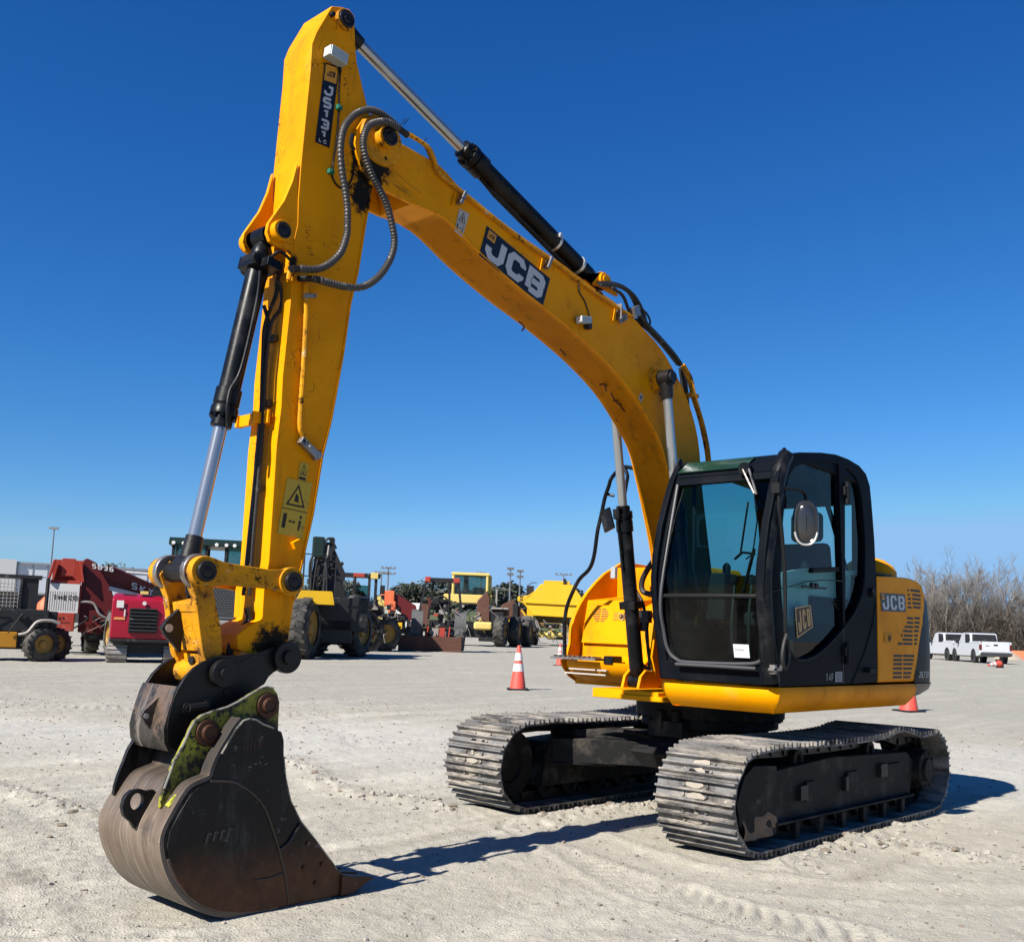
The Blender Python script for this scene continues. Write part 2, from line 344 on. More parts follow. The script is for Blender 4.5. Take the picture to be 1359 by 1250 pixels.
# ---------------------------------------------------------------- camera, sun, sky
cam = bpy.data.cameras.new('camera'); co_ = bpy.data.objects.new('camera', cam); col.objects.link(co_); scn.camera = co_
CAM = (7.49181, 4.73362, 1.36920)
r_, u_, f_ = [Vector(v) for v in ((-0.681498, 0.730957, 0.035525), (0.116142, 0.060100, 0.991413), (-0.722545, -0.679772, 0.125853))]
co_.matrix_world = Matrix(((r_.x, u_.x, -f_.x, CAM[0]), (r_.y, u_.y, -f_.y, CAM[1]), (r_.z, u_.z, -f_.z, CAM[2]), (0, 0, 0, 1)))
cam.sensor_width = 36; cam.lens = 36.5784; cam.shift_y = 0.02721; cam.clip_start = .05; cam.clip_end = 6000
SUN_EL = 40.0; SUN_AZ = -1.2        # degrees, azimuth measured from +X towards +Y
sd = Vector((math.cos(R(SUN_EL)) * math.cos(R(SUN_AZ)), math.cos(R(SUN_EL)) * math.sin(R(SUN_AZ)), math.sin(R(SUN_EL))))
sl = bpy.data.lights.new('sun', 'SUN'); sl.energy = 5.0; sl.angle = R(.5); sl.color = (1, .95, .87)
so = bpy.data.objects.new('sun', sl); col.objects.link(so); so.rotation_euler = sd.to_track_quat('Z', 'Y').to_euler()
w = bpy.data.worlds.new('World'); scn.world = w; w.use_nodes = True; wn = w.node_tree
sky = wn.nodes.new('ShaderNodeTexSky'); sky.sky_type = 'NISHITA'; sky.sun_disc = False; sky.sun_elevation = R(SUN_EL); sky.sun_rotation = R(90 - SUN_AZ)
sky.air_density = 1.0; sky.dust_density = 0; sky.ozone_density = 4; sky.altitude = 0
bg = wn.nodes['Background']; bg.inputs[1].default_value = .1
sep = wn.nodes.new('ShaderNodeSeparateColor'); cmb = wn.nodes.new('ShaderNodeCombineColor'); wn.links.new(sky.outputs[0], sep.inputs[0])
for i, (k, p) in enumerate(((1.80, 1.9), (1.215, 1.24), (1.39, .96))):      # deep clear-air blue: one tone curve per channel
    m1 = wn.nodes.new('ShaderNodeMath'); m1.operation = 'MULTIPLY'; m1.inputs[1].default_value = .085; wn.links.new(sep.outputs[i], m1.inputs[0])
    m2 = wn.nodes.new('ShaderNodeMath'); m2.operation = 'POWER'; m2.inputs[1].default_value = p; wn.links.new(m1.outputs[0], m2.inputs[0])
    m3 = wn.nodes.new('ShaderNodeMath'); m3.operation = 'MULTIPLY'; m3.inputs[1].default_value = k * 10 / 2.0; wn.links.new(m2.outputs[0], m3.inputs[0]); 
    m4 = wn.nodes.new('ShaderNodeMath'); m4.operation = 'MINIMUM'; m4.inputs[1].default_value = (1.45, 2.7, 4.45)[i]; wn.links.new(m3.outputs[0], m4.inputs[0]); wn.links.new(m4.outputs[0], cmb.inputs[i])
wn.links.new(cmb.outputs[0], bg.inputs[0])
scn.view_settings.view_transform = 'Standard'; scn.view_settings.look = 'None'; scn.view_settings.exposure = 1.0; scn.view_settings.gamma = 1
scn.cycles.max_bounces = 6; scn.cycles.transparent_max_bounces = 16; scn.cycles.caustics_reflective = False; scn.cycles.caustics_refractive = False

# ---------------------------------------------------------------- ground
FH = (-0.728336, -0.685220)
def vnoise(x, y, seed=0):
    xi = np.floor(x).astype(np.int64); yi = np.floor(y).astype(np.int64); fx = x - xi; fy = y - yi
    fx = fx * fx * (3 - 2 * fx); fy = fy * fy * (3 - 2 * fy)
    def h(a, b):
        n = (a * 374761393 + b * 668265263 + seed * 982451653) & 0x7fffffff
        n = ((n ^ (n >> 13)) * 1274126177) & 0x7fffffff
        return ((n ^ (n >> 16)) & 0xffff) / 65535.0
    return (h(xi, yi) * (1 - fx) + h(xi + 1, yi) * fx) * (1 - fy) + (h(xi, yi + 1) * (1 - fx) + h(xi + 1, yi + 1) * fx) * fy
def fbm(x, y, o=4, seed=0):
    s = 0; a = .5
    for k in range(o): s = s + a * (vnoise(x * 2 ** k, y * 2 ** k, seed + k) - .5); a *= .5
    return s
def pathinfo(x, y, P):
    """distance to a polyline and length along it"""
    best = np.full(x.shape, 1e9); ss = np.zeros(x.shape); acc = 0
    for (ax, ay), (bx, by) in zip(P[:-1], P[1:]):
        dx = bx - ax; dy = by - ay; L2 = dx * dx + dy * dy; L = L2 ** .5
        t = np.clip(((x - ax) * dx + (y - ay) * dy) / L2, 0, 1)
        d = np.hypot(x - ax - t * dx, y - ay - t * dy); sgn = np.sign((x - ax) * dy - (y - ay) * dx)
        k = d < np.abs(best); best = np.where(k, d * np.where(sgn == 0, 1, sgn), best); ss = np.where(k, acc + t * L, ss); acc += L
    return best, ss
def sm(P, n=5): return [(p.x, p.y) for p in smooth_path([(a, b, 0) for a, b in P], n)]
IMPR = [sm([(1.849, -0.312), (2.088, 0.363), (2.452, 0.997), (2.678, 1.607), (2.716, 2.066), (2.692, 2.443), (2.853, 2.728)])]
BAND = [sm([(1.798, 0.059), (2.108, 1.021), (2.043, 1.593), (1.631, 2.203), (0.944, 2.859)])]
LUMPS = [sm([(1.561, 1.495), (0.964, 1.413), (0.038, 1.352), (-0.756, 1.387)]), sm([(0.405, 1.41), (0.264, 1.825), (0.224, 2.204), (-0.166, 2.502)]),
         sm([(1.675, -0.469), (1.203, -0.435), (0.579, -0.405), (0.128, -0.355)]), sm([(1.214, -4.138), (1.9, -2.293), (1.786, -1.667), (1.8, -1.131)]), sm([(4.16, -4.255), (3.986, -3.247), (4.02, -2.319)])]
TYRE = [sm([(1.864, -11.285), (0.459, -9.367), (-1.621, -7.844), (-7.591, -8.859)]), sm([(1.067, -13.621), (-3.801, -14.783), (-11.466, -15.003), (-13.844, -12.923)]), sm([(3.853, -5.873), (4.378, -0.922), (5.303, 1.159)]), sm([(-6.834, -2.318), (-5.97, 0.583), (-5.54, 1.792)]), sm([(5.045, -2.54), (5.174, -0.454), (5.589, 0.914)])]
MARKS = [sm([(5.155, -1.692), (4.954, -0.438), (4.97, 0.829)]), sm([(4.447, 1.268), (3.041, 0.415), (1.973, -0.201)]), sm([(3.42, 2.13), (1.737, 1.898), (-0.771, 2.477)]), sm([(4.842, 1.07), (3.328, -0.398), (0.435, -3.92), (-3.619, -10.191)]), sm([(2.781, -8.615), (1.939, -5.516), (-0.857, -4.417)])]
def base_rise(x, y):
    t = np.maximum(0, (x - CAM[0]) * FH[0] + (y - CAM[1]) * FH[1] - 9.0)
    return .60 * (1 - np.exp(-t / 38.0))
def ground_h(x, y):
    x = np.asarray(x, float); y = np.asarray(y, float)
    z = base_rise(x, y) + .035 * fbm(x * .8, y * .8, 3, 3) + .022 * fbm(x * 4, y * 4, 3, 9) + .014 * fbm(x * 18, y * 18, 3, 21)
    for P in IMPR:
        d, s = pathinfo(x, y, P); m = np.exp(-(d / .20) ** 4)
        wob = .10 * (np.abs(d) / .2) ** 2
        amp = .5 + 2.2 * fbm(x * 2.5, y * 2.5, 3, 71); ph = .06 * fbm(x * 5, y * 5, 2, 77)
        z = z + m * (.013 * np.clip(amp, 0, 1.2) * np.sin((s + wob + ph) * 2 * np.pi / .115) - .006) + .012 * np.exp(-((np.abs(d) - .26) / .05) ** 2) * np.clip(amp + .3, 0, 1)
    for P in BAND:
        d, s = pathinfo(x, y, P); m = np.exp(-(d / .17) ** 4); z = z * (1 - .75 * m) - .012 * m + .012 * np.exp(-((np.abs(d) - .24) / .06) ** 2)
    for i, P in enumerate(LUMPS):
        d, s = pathinfo(x, y, P); m = np.exp(-(d / (.13 + .05 * (i % 2))) ** 2)
        z = z + m * (.022 + .075 * np.abs(fbm(x * 7, y * 7, 4, 40 + i)) + .05 * fbm(x * 22, y * 22, 3, 60))
    for P in TYRE:
        d, s = pathinfo(x, y, P)
        for off in (-.16, .16): z = z - .012 * np.exp(-((d - off) / .1) ** 2)
        z = z + .008 * np.exp(-(d / .4) ** 4) * np.sin(s * 2 * np.pi / .16 + np.abs(d) * 16)
    for P in MARKS:
        d, s = pathinfo(x, y, P); am = np.clip(.4 + 2.4 * fbm(x * 1.7, y * 1.7, 3, 91), 0, 1)
        z = z + am * np.exp(-(d / .15) ** 4) * (.005 * np.sin(s * 2 * np.pi / .07 + np.abs(d) * 22) - .007)
    # the machine's own footprint is pressed flat
    fp = np.exp(-np.maximum(0, np.abs(x) - 1.35) ** 2 / .01) * (np.exp(-np.maximum(0, np.abs(np.abs(y) - 1.0) - .30) ** 2 / .004))
    z = z * (1 - fp) - .012 * fp
    bk = np.exp(-((x - 4.35) ** 2 / .5 + (y + .05) ** 2 / .35) ** 2)
    return z * (1 - bk) + bk * -.012
def make_ground():
    va = math.atan2(FH[1], FH[0])
    fine = np.linspace(-.62, .62, 620); rest = np.linspace(.62, 2 * math.pi - .62, 90)[1:-1]
    ang = np.concatenate([fine, rest]) + va
    rad = np.concatenate([[.02, .6, 1.2], np.geomspace(1.9, 34, 520), np.geomspace(35.5, 3500, 60)])
    A, Rr = np.meshgrid(ang, rad); X = CAM[0] + Rr * np.cos(A); Y = CAM[1] + Rr * np.sin(A); Z = ground_h(X, Y)
    na = len(ang); nr = len(rad)
    vs = np.stack([X, Y, Z], -1).reshape(-1, 3)
    i = np.arange(nr - 1)[:, None] * na; j = np.arange(na)[None, :]; j2 = (j + 1) % na
    F = np.stack([i + j, i + j2, i + na + j2, i + na + j], -1).reshape(-1, 4)
    me = bpy.data.meshes.new('ground'); me.vertices.add(len(vs)); me.vertices.foreach_set('co', vs.ravel())
    me.loops.add(F.size); me.loops.foreach_set('vertex_index', F.ravel()); me.polygons.add(len(F))
    me.polygons.foreach_set('loop_start', np.arange(0, F.size, 4)); me.polygons.foreach_set('loop_total', np.full(len(F), 4)); me.polygons.foreach_set('use_smooth', np.ones(len(F), bool))
    me.update(); me.validate()
    o = bpy.data.objects.new('ground', me); col.objects.link(o); tag(o, kind='structure')
    m = bpy.data.materials.new('dry_dirt'); m.use_nodes = True; nt = m.node_tree; b = nt.nodes['Principled BSDF']; me.materials.append(m)
    co = nd(nt, 'ShaderNodeTexCoord').outputs['Object']
    def st(s, rz=0):
        mp = nd(nt, 'ShaderNodeMapping'); mp.inputs['Scale'].default_value = s; mp.inputs['Rotation'].default_value = (0, 0, rz); nt.links.new(co, mp.inputs[0]); return mp.outputs[0]
    c = mixc(nt, ramp(nt, noisef(nt, co, .35, 4), .38, .62), (.350, .324, .262), (.322, .304, .256))
    c = mixc(nt, ramp(nt, noisef(nt, st((.25, 2.2, 1), R(44)), .9, 6), .50, .68), c, (.425, .40, .33))
    c = mixc(nt, ramp(nt, noisef(nt, st((.3, 1.6, 1), R(30)), 1.3, 6), .55, .75), c, (.26, .238, .19))
    c = mixc(nt, mth(nt, 'MULTIPLY', ramp(nt, noisef(nt, co, 5, 8, .7), .50, .72), .6), c, (.225, .20, .155))
    c = mixc(nt, mth(nt, 'MULTIPLY', ramp(nt, noisef(nt, co, 70, 4, .7), .54, .66), .7), c, (.38, .355, .31))
    c = mixc(nt, mth(nt, 'MULTIPLY', ramp(nt, noisef(nt, co, 95, 3, .7), .60, .70), .7), c, (.11, .095, .08))
    dp = nd(nt, 'ShaderNodeVectorMath', operation='DOT_PRODUCT'); nt.links.new(co, dp.inputs[0]); dp.inputs[1].default_value = (FH[0], FH[1], 0)
    dist = mth(nt, 'ADD', mth(nt, 'SUBTRACT', dp.outputs['Value'], CAM[0] * FH[0] + CAM[1] * FH[1]), mth(nt, 'MULTIPLY', noisef(nt, st((.3, .3, 1)), .8, 4), 7))
    c = mixc(nt, mth(nt, 'MULTIPLY', ramp(nt, dist, 17, 22), .5), c, (.235, .228, .20))
    lane = mth(nt, 'MULTIPLY', ramp(nt, dist, 13, 15), ramp(nt, dist, 18, 16)); c = mixc(nt, mth(nt, 'MULTIPLY', lane, .45), c, (.42, .41, .385))
    nt.links.new(c, b.inputs['Base Color']); b.inputs['Roughness'].default_value = .95; b.inputs['Specular IOR Level'].default_value = .2
    h = mth(nt, 'ADD', mth(nt, 'MULTIPLY', noisef(nt, co, 14, 9, .62), .026), mth(nt, 'MULTIPLY', noisef(nt, co, 95, 5, .7), .008))
    vo = nd(nt, 'ShaderNodeTexVoronoi'); vo.inputs['Scale'].default_value = 55; nt.links.new(co, vo.inputs['Vector'])
    h = mth(nt, 'ADD', h, mth(nt, 'MULTIPLY', ramp(nt, vo.outputs['Distance'], .45, .1), .005))
    bn = nd(nt, 'ShaderNodeBump'); bn.inputs['Strength'].default_value = .7; bn.inputs['Distance'].default_value = 1.0; nt.links.new(h, bn.inputs['Height']); nt.links.new(bn.outputs[0], b.inputs['Normal'])
    return o
make_ground()
def gh(x, y): return float(ground_h(np.array([x]), np.array([y]))[0])
# loose stones lying on the dirt
def make_stones():
    ico = []; t = (1 + 5 ** .5) / 2
    IV = [Vector(v).normalized() for v in ((-1, t, 0), (1, t, 0), (-1, -t, 0), (1, -t, 0), (0, -1, t), (0, 1, t), (0, -1, -t), (0, 1, -t), (t, 0, -1), (t, 0, 1), (-t, 0, -1), (-t, 0, 1))]
    IF = [(0, 11, 5), (0, 5, 1), (0, 1, 7), (0, 7, 10), (0, 10, 11), (1, 5, 9), (5, 11, 4), (11, 10, 2), (10, 7, 6), (7, 1, 8), (3, 9, 4), (3, 4, 2), (3, 2, 6), (3, 6, 8), (3, 8, 9), (4, 9, 5), (2, 4, 11), (6, 2, 10), (8, 6, 7), (9, 8, 1)]
    mb = MB(); rs = random.Random(11); pts = []
    for k in range(5200):
        a = math.atan2(FH[1], FH[0]) + rs.uniform(-.6, .6); r = 2.2 + 16 * rs.random() ** 1.6
        pts.append((CAM[0] + r * math.cos(a), CAM[1] + r * math.sin(a), .0035 + .010 * rs.random() ** 5 + .0006 * r))
    for i, P in enumerate(LUMPS):
        for k in range(130):
            q = P[rs.randrange(len(P))]; pts.append((q[0] + rs.gauss(0, .13), q[1] + rs.gauss(0, .13), .006 + .028 * rs.random() ** 4))
    X = np.array([p[0] for p in pts]); Y = np.array([p[1] for p in pts]); Z = ground_h(X, Y)
    for (x, y, s), z in zip(pts, Z):
        if -1.9 < x < 1.8 and .6 < abs(y) < 1.36: continue
        q = Matrix.Rotation(rs.uniform(0, 6.3), 3, 'Z') @ Matrix.Diagonal((s * rs.uniform(.8, 1.5), s * rs.uniform(.7, 1.1), s * rs.uniform(.5, .9)))
        mb.add([Vector((x, y, z + s * .15)) + q @ (v * rs.uniform(.8, 1.15)) for v in IV], IF, rs.choice((0, 0, 0, 0, 0, 1, 1, 2)))
    me = bpy.data.meshes.new('loose_stones'); me.from_pydata(mb.v, [], mb.f)
    for mm in (pm('pale_stone', (.40, .37, .32), .9, var=.3), pm('brown_stone', (.22, .18, .14), .9, var=.3), pm('grey_stone', (.20, .19, .17), .9, var=.3)): me.materials.append(mm)
    me.polygons.foreach_set('material_index', mb.m)
    o = bpy.data.objects.new('gravel', me); col.objects.link(o); tag(o, 'loose pale and brown gravel scattered over the dry dirt yard', 'gravel', kind='stuff')
make_stones()

# ================================================================= the excavator
YC = -.05
EX = thing('excavator', 'big yellow and black tracked excavator in the foreground, worn bucket resting on the dirt', 'excavator')

# ---------------------------------------------------------------- undercarriage
TL, TH, TG, TW = 1.773, .69, .994, .2925
def track_path(ds=.001):
    r = TH / 2; xs = TL - r; P = []
    N = 400
    for i in range(N): P.append((xs - 2 * xs * i / N, 0.0))                         # ground run, front to back
    for i in range(N): a = -90 - 180 * i / N; P.append((-xs + r * math.cos(R(a)), r + r * math.sin(R(a))))
    for i in range(N):                                                              # top run back to front, with the slack hump
        t = i / N; x = -xs + 2 * xs * t
        z = TH + .045 * math.exp(-((x + .78) / .22) ** 2) - .03 * math.exp(-((x + 1.22) / .16) ** 2) - .008 * math.exp(-((x - .1) / .55) ** 2) + .01 * math.exp(-((x-1.1)/.2)**2)
        P.append((x, z))
    for i in range(N): a = 90 - 180 * i / N; P.append((xs + r * math.cos(R(a)), r + r * math.sin(R(a))))
    L = [0]
    for i in range(1, len(P) + 1): a = P[i - 1]; b = P[i % len(P)]; L.append(L[-1] + math.hypot(b[0] - a[0], b[1] - a[1]))
    return P, L
def make_track(side):
    P, L = track_path(); tot = L[-1]; n = 45; pitch = tot / n; y0 = side * TG - TW; y1 = side * TG + TW; k = 0
    def at(s):
        nonlocal k
        s = s % tot
        lo, hi = 0, len(P)
        while hi - lo > 1:
            m = (lo + hi) // 2
            if L[m] <= s: lo = m
            else: hi = m
        t = (s - L[lo]) / (L[lo + 1] - L[lo]); a = P[lo]; b = P[(lo + 1) % len(P)]
        return Vector((a[0] + (b[0] - a[0]) * t, 0, a[1] + (b[1] - a[1]) * t))
    sh = MB(); ch = MB(); mudm = MB(); rs = random.Random(3 + side)
    for i in range(n):
        s = i * pitch; a = at(s); b = at(s + pitch * .96); c = (a + b) / 2; t = (b - a).normalized(); o = Vector((t.z, 0, -t.x))
        if o.dot(c - Vector((max(-TL + TH / 2, min(TL - TH / 2, c.x)), 0, TH / 2))) < 0: o = -o
        hl = pitch * .5
        # profile along travel (s) and outward (h); outer tip of grousers lies on the path
        G = .030
        prof = [(-hl, -G - .012), (hl * .98, -G - .012), (hl * .98, -G + .004)]
        for g in (.72, 0, -.72): prof += [((g + .12) * hl, -G), ((g + .07) * hl, 0), ((g - .07) * hl, 0), ((g - .12) * hl, -G)]
        prof += [(-hl, -G + .002)]
        jz = rs.uniform(-.004, .004)
        vs = [c + t * p + o * (h + jz * .3) for p, h in prof]
        yy0 = y0 + rs.uniform(-.003, .003); yy1 = y1 + rs.uniform(-.003, .003)
        sh.extrude([(v.x, yy0, v.z) for v in vs], (0, yy1 - yy0, 0))
        for bx in (-.36, .36):
            for by in (-.085, .085):
                q = c + t * (bx * hl) ; q = Vector((q.x, side * TG + by, q.z)); sh.cyl(q - o * G, q - o * (G - .012), .013, n=6)
        for by in (-.07, .07):      # chain link under the shoe
            q = c - o * (G + .05); q.y = side * TG + by; ch.obox(q, t * hl * 1.02, Vector((0, .018, 0)), o * .04)
        q0 = b - o * (G + .06); ch.cyl((q0.x, side * TG - .1, q0.z), (q0.x, side * TG + .1, q0.z), .022, n=10)
        if rs.random() < .85:
            for g in (-.36, .36):
                q = c + t * (g * hl) - o * (G - .001); wy = rs.uniform(.02, .09); n6 = 7
                vs2 = [Vector((q.x, side * TG + rs.uniform(-.03, .03), q.z)) + Vector((0, wy * math.cos(6.283 * z / n6) * rs.uniform(.6, 1.2), 0)) + t * (.022 * math.sin(6.283 * z / n6)) for z in range(n6)]
                mudm.extrude(vs2, o * rs.uniform(.004, .014))
        if i % 3 == 1:              # mud clearing slots
            for by in (-.055, .055):
                q = c + t * (.36 * hl) - o * (G - .0025); q.y = side * TG + by * 1.0 
                ch.obox(q, t * .012, Vector((0, .022, 0)), o * .003)
    tr = sh.build('crawler_track', M['shoe'], EX)
    ch.build('track_chain', M['dark_steel'], tr); tag(mudm._build('packed_mud', M['pale_mud'], tr), kind='stuff')
    fr = MB(); s = side; yo = s * TG + s * .17; yi = s * TG - s * .17
    def sb(x0, x1, a, b, z0, z1, mi=0): fr.box(x0, x1, min(a, b), max(a, b), z0, z1, mi)
    prof = [(-1.20, .16), (1.12, .16), (1.12, .24), (1.05, .50), (.2, .54), (-1.15, .50), (-1.28, .42)]
    fr.py(prof, min(yi, yo), max(yi, yo))
    sb(-1.16, 1.08, yo, yo + s * .055, .155, .172)                  # lower ledge
    for x in (-.95, -.6, -.25, .1, .45, .8): sb(x - .03, x + .03, yo + s * .005, yo + s * .05, .03, .153)
    sb(-.98, -.72, yo, yo + s * .02, .33, .43); sb(-.2, -.02, yo, yo + s * .02, .30, .42); sb(.48, .62, yo, yo + s * .02, .26, .40)
    sb(1.035, 1.05, yo, yo + s * .02, .16, .50)
    # idler guard plate at the front, motor case at the back
    fr.py([(1.055, .10), (1.36, .08), (1.52, .20), (1.56, .34), (1.47, .50), (1.35, .56), (1.055, .54)], min(yo - s * .02, yo + s * .03), max(yo - s * .02, yo + s * .03))
    fr.cyl((-TL + TH / 2, yo - s * .12, TH / 2), (-TL + TH / 2, yo + s * .05, TH / 2), .175, .155, 28)
    fr.cyl((-TL + TH / 2, yo + s * .05, TH / 2), (-TL + TH / 2, yo + s * .075, TH / 2), .10, .09, 24)
    for k2 in range(10):
        a = 2 * math.pi * k2 / 10; c = Vector((-TL + TH / 2 + .135 * math.cos(a), yo + s * .05, TH / 2 + .135 * math.sin(a))); fr.cyl(c, c + Vector((0, s * .012, 0)), .011, n=6)
    f = fr.build('track_frame', M['track_frame'], tr, bevel=.006)
    pk = MB()                                                      # dark openings and mud in the frame
    for x0, x1, z0, z1 in ((-.70, -.58, .34, .44), (.62, .72, .28, .38), (1.27, 1.33, .315, .345), (-.02, .03, .29, .39)):
        pk.box(x0, x1, min(yo, yo + s * .0325), max(yo, yo + s * .0325), z0, z1)
    pk.build('frame_opening', M['rubber'], tr)
    mu = MB(); rs = random.Random(5)
    vs = []; fs = []; nx = 16; nz = 10
    for iz in range(nz + 1):
        for ix in range(nx + 1):
            x = 1.06 + .44 * ix / nx; z = .10 + .19 * iz / nz
            h = .006 + .03 * noise.noise(Vector((x * 9, z * 11, s))) - .05 * (iz / nz) ** 3
            vs.append((x, yo + s * (.031 + h), z))
    for iz in range(nz):
        for ix in range(nx): a = iz * (nx + 1) + ix; fs.append((a, a + 1, a + nx + 2, a + nx + 1))
    mu.add(vs, fs); mu.build('caked_mud', M['mud'], tr)
    def wheel(name, x, z, r, wdt, flange=.03):
        m = MB(); yc = s * TG
        m.lathe((x, yc - wdt, z), (0, 1, 0), [(0, .0), (0, r), (.03, r), (.035, r - flange), (2 * wdt - .035, r - flange), (2 * wdt - .03, r), (2 * wdt, r), (2 * wdt, r * .55), (2 * wdt - .02, r * .5), (2 * wdt - .02, 0)], 28)
        return m.build(name, M['track_frame'], tr)
    wheel('idler_wheel', TL - TH / 2, TH / 2, .265, .10)
    for x in (-1.08, -.72, -.36, 0, .36, .72, 1.02): wheel('track_roller', x, .165, .10, .13)
    for x in (-.55, .62): wheel('carrier_roller', x, .545, .07, .13)
    sp = MB(); c = (-TL + TH / 2, s * TG, TH / 2); prof = []
    for k2 in range(21 * 4):
        a = 2 * math.pi * k2 / 84; rr = .275 if k2 % 4 in (0, 1) else .235; prof.append((c[0] + rr * math.cos(a), c[2] + rr * math.sin(a)))
    sp.py(prof, c[1] - .03, c[1] + .03); sp.build('sprocket', M['dark_steel'], tr)
    return tr
for s in (1, -1): make_track(s)
ub = MB()
ub.cyl((0, 0, .42), (0, 0, .66), .50, .47, 40); ub.cyl((0, 0, .66), (0, 0, .74), .55, n=48); ub.cyl((0, 0, .74), (0, 0, .86), .60, n=48)
for sx in (1, -1):
    for sy in (1, -1):
        a = [(sx * .12, sy * .30), (sx * .52, sy * .22), (sx * 1.02, sy * .845), (sx * .42, sy * .845)]
        ub.pz(a, .34, .53)
        ub.pz([(sx * .14, sy * .32), (sx * .45, sy * .25), (sx * .80, sy * .80), (sx * .44, sy * .80)], .53, .60)
ub.py([(-.55, .34), (.55, .34), (.62, .46), (.5, .58), (-.5, .58)], -.35, .35)
for i in range(24):
    a = 2 * math.pi * i / 24; ub.cyl((.575 * math.cos(a), .575 * math.sin(a), .735), (.575 * math.cos(a), .575 * math.sin(a), .715), .014, n=6)
for sy in (1, -1):
    ub.tube(smooth_path([(.5, sy * .2, .56), (.62, sy * .45, .60), (.70, sy * .8, .52)], 5), .018, 8)
    ub.box(.52, .60, sy * .30 - .10, sy * .30 + .10, .42, .50)
    ub.tube([(.66, sy * .45, .335), (1.0, sy * .82, .335)], .014, 6)
ub.box(.56, .64, -.16, .16, .60, .72); ub.box(.60, .66, -.10, -.02, .66, .80); ub.cyl((.60, .08, .62), (.60, .08, .80), .04, n=12)
ub.build('undercarriage', M['track_frame'], EX, bevel=.012)

# ---------------------------------------------------------------- revolving platform and body
pf = MB()
# centre frame under the boom foot
pf.box(-1.5, 1.02, -.42, .20, .885, .955)
pf.box(.62, 1.04, -.21, .262, .888, .925)
pf.build('platform', M['yellow'], EX, bevel=.006)
def skirt(name, plan, z0, z1, inset, mat, n=6, bulge=.02):
    """rounded belt below the bodywork: plan is the open outline, tucked in towards the bottom"""
    m = MB(); c = Vector((-.1, .7, 0)); vs = []; fs = []; L = len(plan)
    nrm = []
    for i in range(L):
        a = Vector((*plan[max(i - 1, 0)], 0)); b = Vector((*plan[min(i + 1, L - 1)], 0)); d = (b - a).normalized(); nn = Vector((d.y, -d.x, 0))
        if nn.dot(Vector((*plan[i], 0)) - c) < 0: nn = -nn
        nrm.append(nn)
    rows = [(z1, -.05), (z1, -.004), (z1 - .006, 0)]
    for k in range(1, n + 1):
        t = k / n; rows.append((z1 - (z1 - z0) * t, -inset * (1 - math.cos(t * math.pi / 2)) + bulge * math.sin(t * math.pi)))
    rows.append((z0, -inset - .10))
    for z, off in rows:
        for i in range(L): p = Vector((*plan[i], 0)) + nrm[i] * off; vs.append((p.x, p.y, z))
    for r0 in range(len(rows) - 1):
        for i in range(L - 1): a = r0 * L + i; fs.append((a, a + 1, a + L + 1, a + L))
    m.add(vs, fs); return m.build(name, mat, EX)
skirt('body_belt', [(1.06, .275), (1.085, .285), (1.10, .32), (1.10, .8), (1.10, 1.12), (1.095, 1.18), (1.07, 1.215), (1.02, 1.225), (.6, 1.225), (-.3, 1.225), (-1.19, 1.225)], .875, 1.055, .09, M['yellow'])
# right-hand house (beyond the boom): fuel tank side, curved fender
side_out = [(-0.409, 2.059), (-0.272, 1.993), (-0.126, 1.927), (0.005, 1.836), (0.121, 1.74), (0.224, 1.627), (0.293, 1.524), (0.331, 1.436), (0.338, 1.356), (0.34, 1.283), (0.382, 1.183)]
rh = MB()
rh.py(side_out + [(.42, 1.13), (-1.5, 1.13), (-1.5, 2.02)], -1.25, -1.215)
rh.build('fender_panel', M['yellow'], EX, bevel=.004)
rb = MB()
ins = [(.30, 1.12), (.21, 1.18), (.205, 1.30), (.13, 1.67), (-.30, 1.72), (-.30, 1.99), (-1.5, 1.99), (-1.5, 1.12)]
rb.py(ins, -1.212, -.62)
rb.py([(.30, 1.12), (.21, 1.18), (.12, 1.60), (-.25, 1.74), (-.32, 1.96), (-1.45, 1.96), (-1.45, 1.12)], -.618, -.46)
rb.build('tank_housing', M['yellow'], EX, bevel=.008)
dp = MB()   # door on the sloping front of the tank housing
F0 = Vector((.222, -1.18, 1.30)); fU = Vector((0, 1, 0)); fV = Vector((.147 - .222, 0, 1.64 - 1.30))
def onf(u, v, h=0): return F0 + fU * u + fV * v + Vector((.98, 0, .2)) * h
dp.extrude([onf(.0, -.04, .002), onf(.53, -.04, .002), onf(.53, .95, .002), onf(.0, .95, .002)], Vector((.98, 0, .2)) * .014)
dpo = dp.build('tank_door', M['yellow'], EX, bevel=.004)
gm = MB()
for k in range(8):
    v = .52 + k * .045; half = .085 * math.sqrt(max(.05, 1 - ((k - 3.5) / 4.2) ** 2))
    for a, b in ((-half, -.006), (.006, half)): gm.extrude([onf(.17 + a, v, .0155), onf(.17 + b, v, .0155), onf(.17 + b, v + .022, .0155), onf(.17 + a, v + .022, .0155)], Vector((.98, 0, .2)) * .001)
gm.build('vent_grille', M['rubber'], dpo)
lk = MB(); lk.extrude([onf(.31, .56, .016), onf(.47, .56, .016), onf(.47, .76, .016), onf(.31, .76, .016)], Vector((.98, 0, .2)) * .004)
lk.cyl(onf(.40, .66, .018), onf(.40, .66, .028), .02, n=16, mi=1); lk.cyl(onf(.40, .66, .026), onf(.40, .66, .031), .010, n=12, mi=0); lk.build('lock_plate', [M['yellow_dirty'], M['rubber']], dpo)
